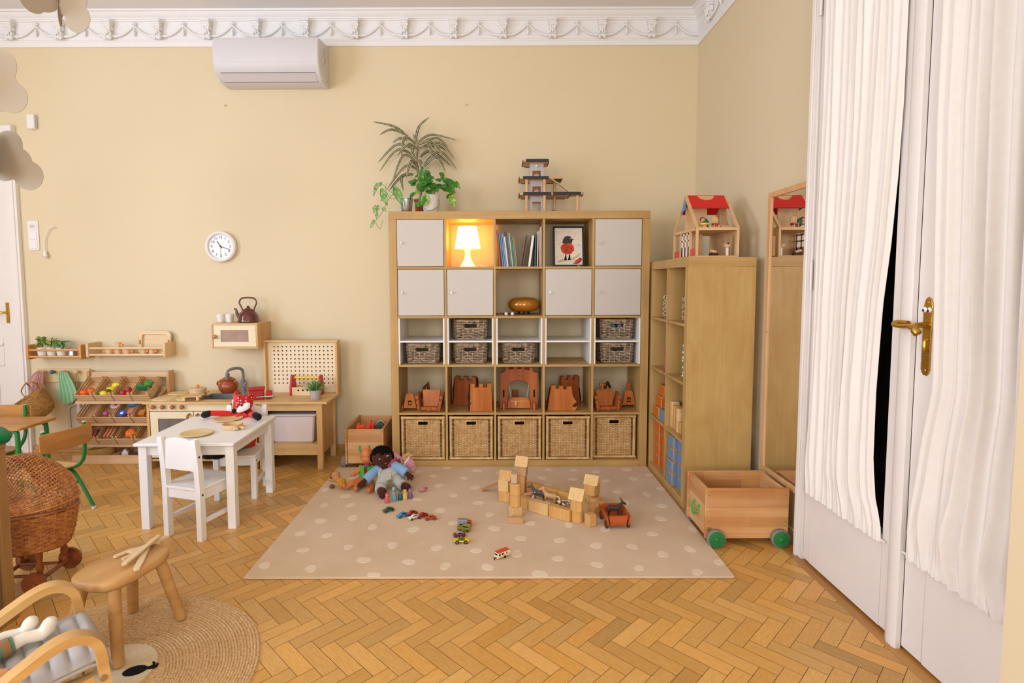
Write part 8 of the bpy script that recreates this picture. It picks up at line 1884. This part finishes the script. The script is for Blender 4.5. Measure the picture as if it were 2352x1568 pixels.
for sx in (-1,1):
    x=sx*.10+.03
    b=MB();b.cyl((x,-.12,.052),(x,.12,.052),.010);b.build('axle',M_PWOOD,t)
    for sy in (-1,1):
        y=sy*.085;b=MB();b.M=Matrix.Translation((x,y,.055));b.lathe([(.012,0),(.013,.02),(.010,.026),(.015,.045),(.017,.06),(.011,.085),(.014,.10),(.015,.128)],14);b.build('turned_leg',M_PWOOD,t);
        b=MB();y=sy*.125;b.cyl((x,y-.007,.052),(x,y+.007,.052),.052,seg=32);w_=b.build('wheel',wood('pram_wheel','#8f4a22','#743a18','x',.8,.4),t);b=MB();b.cyl((x,y+sy*.007,.052),(x,y+sy*.014,.052),.011,seg=12);b.build('hub',M_PWOOD,w_)
for sy in (-1,1): b=MB();b.cyl((-.0595,sy*.06,.06),(.1195,sy*.06,.06),.007);b.build('long_rail',M_PWOOD,t)

# ---- wooden stool with toy cutlery
M_STOOL=wood('stool_rubberwood','#d2a468','#bf8e52','y',.6,.5)
t=thing('wooden_stool','low wooden stool with splayed round legs on the round rug','stool',(-.643,-1.938,.0085),R_(-13))
b=MB();P=[]
for k in range(72): a=2*pi*k/72;n_=3.2;P.append((.112*abs(cos(a))**(2/n_)*(1 if cos(a) > 0 else -1),.152*abs(sin(a))**(2/n_)*(1 if sin(a) > 0 else -1)))
b.prism(P,.262,.298,'xy',bev=.007);b.build('stool_top',M_STOOL,t,angle=50)
for sx in (-1,1):
    for sy in (-1,1): b=MB();p0,p1=Vector((sx*.066,sy*.10,.2615)),Vector((sx*.115,sy*.140,.006));b.tube([p0,p1+Vector((0,0,.008)),p1],[.0215,.0195,.017],18);b.build('leg',M_STOOL,t)
STZ=.3068;M_CUT=wood('cutlery_pale','#ecd2a8','#e0c394','x',.8,.5)
def flat(name,lab,outline,loc,rz,th,rot=None):
    b=MB();b.prism(outline,0,th,'xy',bev=.0015);one(name,b,M_CUT,lab,'toy cutlery',loc,rz,'wooden cutlery on the stool',rot=rot)
fork=[(-.130,.008),(-.125,-.009),(-.02,-.008),(.0,-.020),(.012,-.028),(.066,-.030),(.072,-.024),(.066,-.017),(.026,-.014),(.022,0),(.026,.014),(.066,.017),(.072,.024),(.066,.030),(.012,.028),(0,.020),(-.02,.009)]
knife=[(-.125,.009),(-.13,0),(-.125,-.009),(-.03,-.009),(.02,-.013),(.085,-.013),(.10,-.005),(.092,.008),(.03,.011)]
def mid(a,b_,z): A_,B_=at(*a,z=z),at(*b_,z=z);return (A_+B_)/2,math.atan2(B_.y-A_.y,B_.x-A_.x),(B_-A_).length
c,a,ln=mid((355,1245),(250,1292),.305);flat('toy_fork','wooden toy fork with wide tines lying on the stool',fork,(c.x+.015,c.y,STZ+.001),a,.010)
c,a,ln=mid((362,1240),(275,1310),.315);flat('toy_knife','upper wooden toy knife lying across the fork on the stool',knife,(c.x,c.y,STZ+.0155),a,.009,rot=(0,R_(1),a))
c,a,ln=mid((335,1262),(296,1318),.305);flat('toy_spreader','lower wooden toy knife beside the fork on the stool',knife,(c.x+.012,c.y+.010,STZ+.001),a+.10,.010)

# ---- round jute rug with an animal face
t=thing('jute_rug','round braided jute rug with a cream animal muzzle under the stool','rug',(-.62,-2.20,0))
def jute():
    m,nt,b=newmat('jute');tc=N(nt,'ShaderNodeTexCoord');n=N(nt,'ShaderNodeTexNoise');n.inputs['Scale'].default_value=120;n.inputs['Detail'].default_value=5;L(nt,tc.outputs['Object'],n.inputs['Vector'])
    r=N(nt,'ShaderNodeValToRGB');r.color_ramp.elements[0].position=.28;r.color_ramp.elements[1].position=.7;r.color_ramp.elements[0].color=lin('#bb8d52');r.color_ramp.elements[1].color=lin('#e2c295');L(nt,n.outputs['Fac'],r.inputs['Fac']);L(nt,r.outputs['Color'],b.inputs['Base Color']);b.inputs['Roughness'].default_value=.9;b.inputs['Specular IOR Level'].default_value=.1
    bp=N(nt,'ShaderNodeBump');bp.inputs['Strength'].default_value=.6;bp.inputs['Distance'].default_value=.003;L(nt,n.outputs['Fac'],bp.inputs['Height']);L(nt,bp.outputs['Normal'],b.inputs['Normal']);return m
M_JUTE=jute();b=MB();rn=random.Random(4);vs=[]
r=.20;k=0
pr=[]
for k in range(30):
    r0=.235+.0105*k;pr += [(r0,.0035),(r0+.0026,.0072+.0004*(k % 3)),(r0+.0052,.0078),(r0+.0079,.0072)]
pr=[(.001,.0055),(.23,.0055)]+pr+[(.548,.0045),(.551,.0006)]
n=120;b.grid([[(q_*(1+.004*sin(a*5+q_*30)+.003*sin(a*9))*cos(a),q_*(1+.004*sin(a*5+q_*30))*sin(a),z+(.0012*sin(a*60+q_*400) if q_ > .23 and z > .004 else 0)) for q_,z in pr] for a in [2*pi*i/n for i in range(n)]],closed=True);b.build('braid',M_JUTE,t,recalc=False,angle=60)
ea=R_(-38)
def E2(rx,ry,cx,cy,n=40): return [(cx+rx*cos(2*pi*i/n)*cos(ea)-ry*sin(2*pi*i/n)*sin(ea),cy+rx*cos(2*pi*i/n)*sin(ea)+ry*sin(2*pi*i/n)*cos(ea)) for i in range(n)]
b=MB();b.prism(E2(.175,.225,-.012,.02),.004,.0095,'xy',bev=.002);b.build('cream_muzzle',plain('jute_cream','#dcc7a0',.9,.1,var=.08,vscale=90,bump=.6,bscale=200),t)
b=MB();b.prism([(.128+.036*cos(a)-.010*sin(a)*.4,.080+.026*sin(a)+.010*cos(a)) for a in [2*pi*i/26 for i in range(26)]],.009,.0115,'xy',bev=.001);b.tube(bez([(.155,.090,.0108),(.172,.098,.0108),(.176,.112,.0108),(.166,.122,.0108)],5),.0042,6);b.tube(bez([(.155,.090,.0108),(.176,.092,.0108),(.188,.102,.0108),(.186,.114,.0108)],5),.0042,6);b.build('black_nose',plain('jute_black','#1c1a18',.9,.1,bump=.6,bscale=200),t)

# ---- small bentwood armchair with a doll in it
M_BENT=wood('bent_birch','#dbb06c','#c9995a','x',.6,.4);M_QUILT=fabric('quilt_grey','#b3aca4',bscale=400,var=.04)
t=thing('bentwood_armchair','small bentwood armchair with grey ribbed cushion cut by the picture corner','armchair',(-.776,-2.522,.0095),.796)
for yy in (-.189,.189):
    pts=bez([(-.42,yy,.12),(-.25,yy,.155),(-.05,yy,.205),(.09,yy,.254),(.18,yy,.300),(.24,yy,.330),(.286,yy,.338),(.325,yy,.322),(.348,yy,.285),(.358,yy,.2),(.372,yy,.010)],8)
    b=MB();b.tube(pts,1.0,4,flat=(.0125*1.414,.024*1.414),up=(-.35,0,1) if 0 else None);b.build('arm',M_BENT,t,angle=50)
    b=MB();b.bar(bez([(-.45,yy,.0155),(-.1,yy,.0155),(.352,yy,.0155)],6),.04,.02,(0,0,1));b.build('runner',M_BENT,t)
    b=MB();s=-1 if yy < 0 else 1;b.cyl((.352,yy-.026,.20),(.352,yy-.030,.20),.009,seg=14);b.build('bolt',M_STEEL,t)
    b=MB();b.bar([(-.42,yy+(.036 if yy < 0 else -.036),.050),(.338,yy+(.036 if yy < 0 else -.036),.170)],.018,.03,(0,0,1));b.build('seat_frame',M_BENT,t)
# ribbed cushion: rolls across, thinner at the seams
pts=[];y0_,y1_=-.162,.162;nr=22
for i in range(nr*6+1):
    u=i/(nr*6);x=-.62+1.0*u;zc=.060+.165*u**.95+.02*sin(pi*u);rib=abs(sin(pi*u*nr))**.45;row=[]
    if u > .965: zc -= .03*((u-.965)/.035)**2
    for j in range(13): v=j/12*2-1;row.append((x,(y0_+y1_)/2+(y1_-y0_)/2*v,zc+.034*(1-.5*abs(v)**6)*(.62+.38*rib*(1-abs(v)**8))))
    pts.append(row)
b=MB();b.sheet(pts,.030);b.build('cushion',M_QUILT,t,recalc=False,angle=70)
b=MB()
for v in (y0_,y1_): b.tube([(p_[0][0],v,p_[0][2]-.010) for p_ in pts[::5]],.006,6)
b.tube([(pts[-1][j][0],pts[-1][j][1],pts[-1][j][2]-.012) for j in range(13)],.006,6);b.build('piping',M_QUILT,t)
# doll lying in the armchair
M_KNG=fabric('knit_green','#5f7d6e',bscale=350,var=.08);M_SOCK=fabric('knit_cream','#e2d8c6',bscale=350);M_BAND=fabric('knit_brown','#8f6a44',bscale=350);M_SKD=fabric('doll_peach','#cf9466')
t=thing('knitted_doll','doll in green knitted clothes and white socks lying in the armchair','doll',(-.776,-2.522,.0135),.796);sv=lambda u: .060+.165*u**.95+.02*sin(pi*u)+.034
S_=lambda x: sv((x+.62)/1.02)
for y0_d,y1_d,x1_ in ((.045,.085,.235),(-.02,.030,.275)):
    z1=S_(x1_)+.024;b=MB();p0=Vector((-.08,y0_d*.6,S_(-.08)+.032));p1=Vector((x1_-.10,y1_d,S_(x1_-.10)+.030));b.tube([p0,p0.lerp(p1,.5)+Vector((0,0,.006)),p1],[.030,.029,.025],12);lg=b.build('trouser_leg',M_KNG,t,angle=80)
    b=MB();d=(p1-p0).normalized();b.tube([p1-d*.028,p1-d*.008],[.0285,.0275],14);b.build('brown_band',M_BAND,lg)
    b=MB();q=Vector((x1_-.030,y1_d+.002,S_(x1_-.04)+.022));b.tube([p1-d*.006,p1+d*.03,q,q+Vector((.012,0,.012)),q+Vector((.020,-.002,.032)),q+Vector((.024,-.002,.044))],[.021,.018,.019,.022,.020,.011],14);fuse(b,'sock',M_SOCK,lg,.0035,4)
b=MB();p0=Vector((-.27,.0,S_(-.27)+.058));p1=Vector((-.07,0.01,S_(-.07)+.052));b.tube([p0,p0.lerp(p1,.5),p1,p1+Vector((.02,0,0))],[.045,.056,.05,.03],14);fuse(b,'jumper',M_KNG,t,.005,4)
b=MB();p0=Vector((-.23,-.05,S_(-.23)+.05));p1=Vector((.09,-.105,S_(.09)+.034));b.tube([p0,p1],[.030,.028],12);slv=b.build('sleeve',M_KNG,t,angle=80);d=(p1-p0).normalized()
b=MB();b.tube([p1-d*.04,p1-d*.015],[.0298,.029],14);b.build('brown_band',M_BAND,slv)
b=MB();q=p1+d*.05;b.tube([p1-d*.005,p1+d*.03,q,q+d*.02],[.020,.019,.016,.008],12);[b.tube([q+Vector((0,-.008+.005*k,0)),q+d*.03+Vector((0,-.009+.006*k,-.003))],[.005,.004],6) for k in range(4)];b.tube([p1+d*.03+Vector((0,.014,0)),q+Vector((0,.020,.002))],[.006,.0045],6);fuse(b,'hand',M_SKD,slv,.0025,3)
b=MB();hc=Vector((-.36,0,S_(-.36)+.075));b.ball(hc,(.06,.055,.058),16,11);b.ball(hc+Vector((.01,-.01,.057)),.008,8,6);hd=fuse(b,'head',M_SKD,t,.004,4)
b=MB();rn=random.Random(5)
for k in range(70): a=rn.uniform(0,6.28);b.tube([hc+Vector((-.03,.05*cos(a),.05*sin(a))),hc+Vector((.0+rn.uniform(-.02,.10),.075*cos(a),.045*sin(a)+.01))],.004,5)
b.build('hair',plain('wool_straw','#d2ab84',.9,.1),hd)

# ------------------------------------------------------------------ paper clouds hanging from the ceiling
M_CLOUD_SHADED=plain('cloud_card','#aa9c86',.85,.15)  # white card; the shade on it is put into this taupe
def lobes(cs,n=90):
    """outline of the union of circles (cx,cz,r), seen from the first centre"""
    o=[];cx,cz=cs[0][0],cs[0][1]
    for k in range(n):
        a=2*pi*k/n;d=Vector((cos(a),sin(a)));best=0
        for x,z,r in cs:
            v=Vector((x-cx,z-cz));q=v.dot(d);h=v.length_squared-q*q
            if h < r*r: best=max(best,q+math.sqrt(r*r-h))
        o.append((cx+d.x*best,cz+d.y*best))
    return o
def cloud(lab,loc,halves):
    t=thing('paper_cloud',lab,'mobile',loc,0,'hanging paper clouds');x_=max(h[2] for h in halves)
    for ang,cs,_ in halves:
        b=MB();b.prism(lobes(cs),-.0009,.0009,'xz');o=b.build('cloud_card',M_CLOUD_SHADED,t);o.rotation_euler=(0,0,R_(ang))
    b=MB();b.cyl((0,0,.05),(0,0,ZC-loc[2]-.001),.0011,seg=6);b.build('thread',plain('thread','#e8e2d8',.8),t)
half=[(.055,.0,.055),(.08,.075,.075),(.118,-.02,.052),(.125,.05,.06),(.05,.14,.05)]
H2_=[(x*1.0,z,r) for x,z,r in half]
pA=at(134,20,y=-1.6)
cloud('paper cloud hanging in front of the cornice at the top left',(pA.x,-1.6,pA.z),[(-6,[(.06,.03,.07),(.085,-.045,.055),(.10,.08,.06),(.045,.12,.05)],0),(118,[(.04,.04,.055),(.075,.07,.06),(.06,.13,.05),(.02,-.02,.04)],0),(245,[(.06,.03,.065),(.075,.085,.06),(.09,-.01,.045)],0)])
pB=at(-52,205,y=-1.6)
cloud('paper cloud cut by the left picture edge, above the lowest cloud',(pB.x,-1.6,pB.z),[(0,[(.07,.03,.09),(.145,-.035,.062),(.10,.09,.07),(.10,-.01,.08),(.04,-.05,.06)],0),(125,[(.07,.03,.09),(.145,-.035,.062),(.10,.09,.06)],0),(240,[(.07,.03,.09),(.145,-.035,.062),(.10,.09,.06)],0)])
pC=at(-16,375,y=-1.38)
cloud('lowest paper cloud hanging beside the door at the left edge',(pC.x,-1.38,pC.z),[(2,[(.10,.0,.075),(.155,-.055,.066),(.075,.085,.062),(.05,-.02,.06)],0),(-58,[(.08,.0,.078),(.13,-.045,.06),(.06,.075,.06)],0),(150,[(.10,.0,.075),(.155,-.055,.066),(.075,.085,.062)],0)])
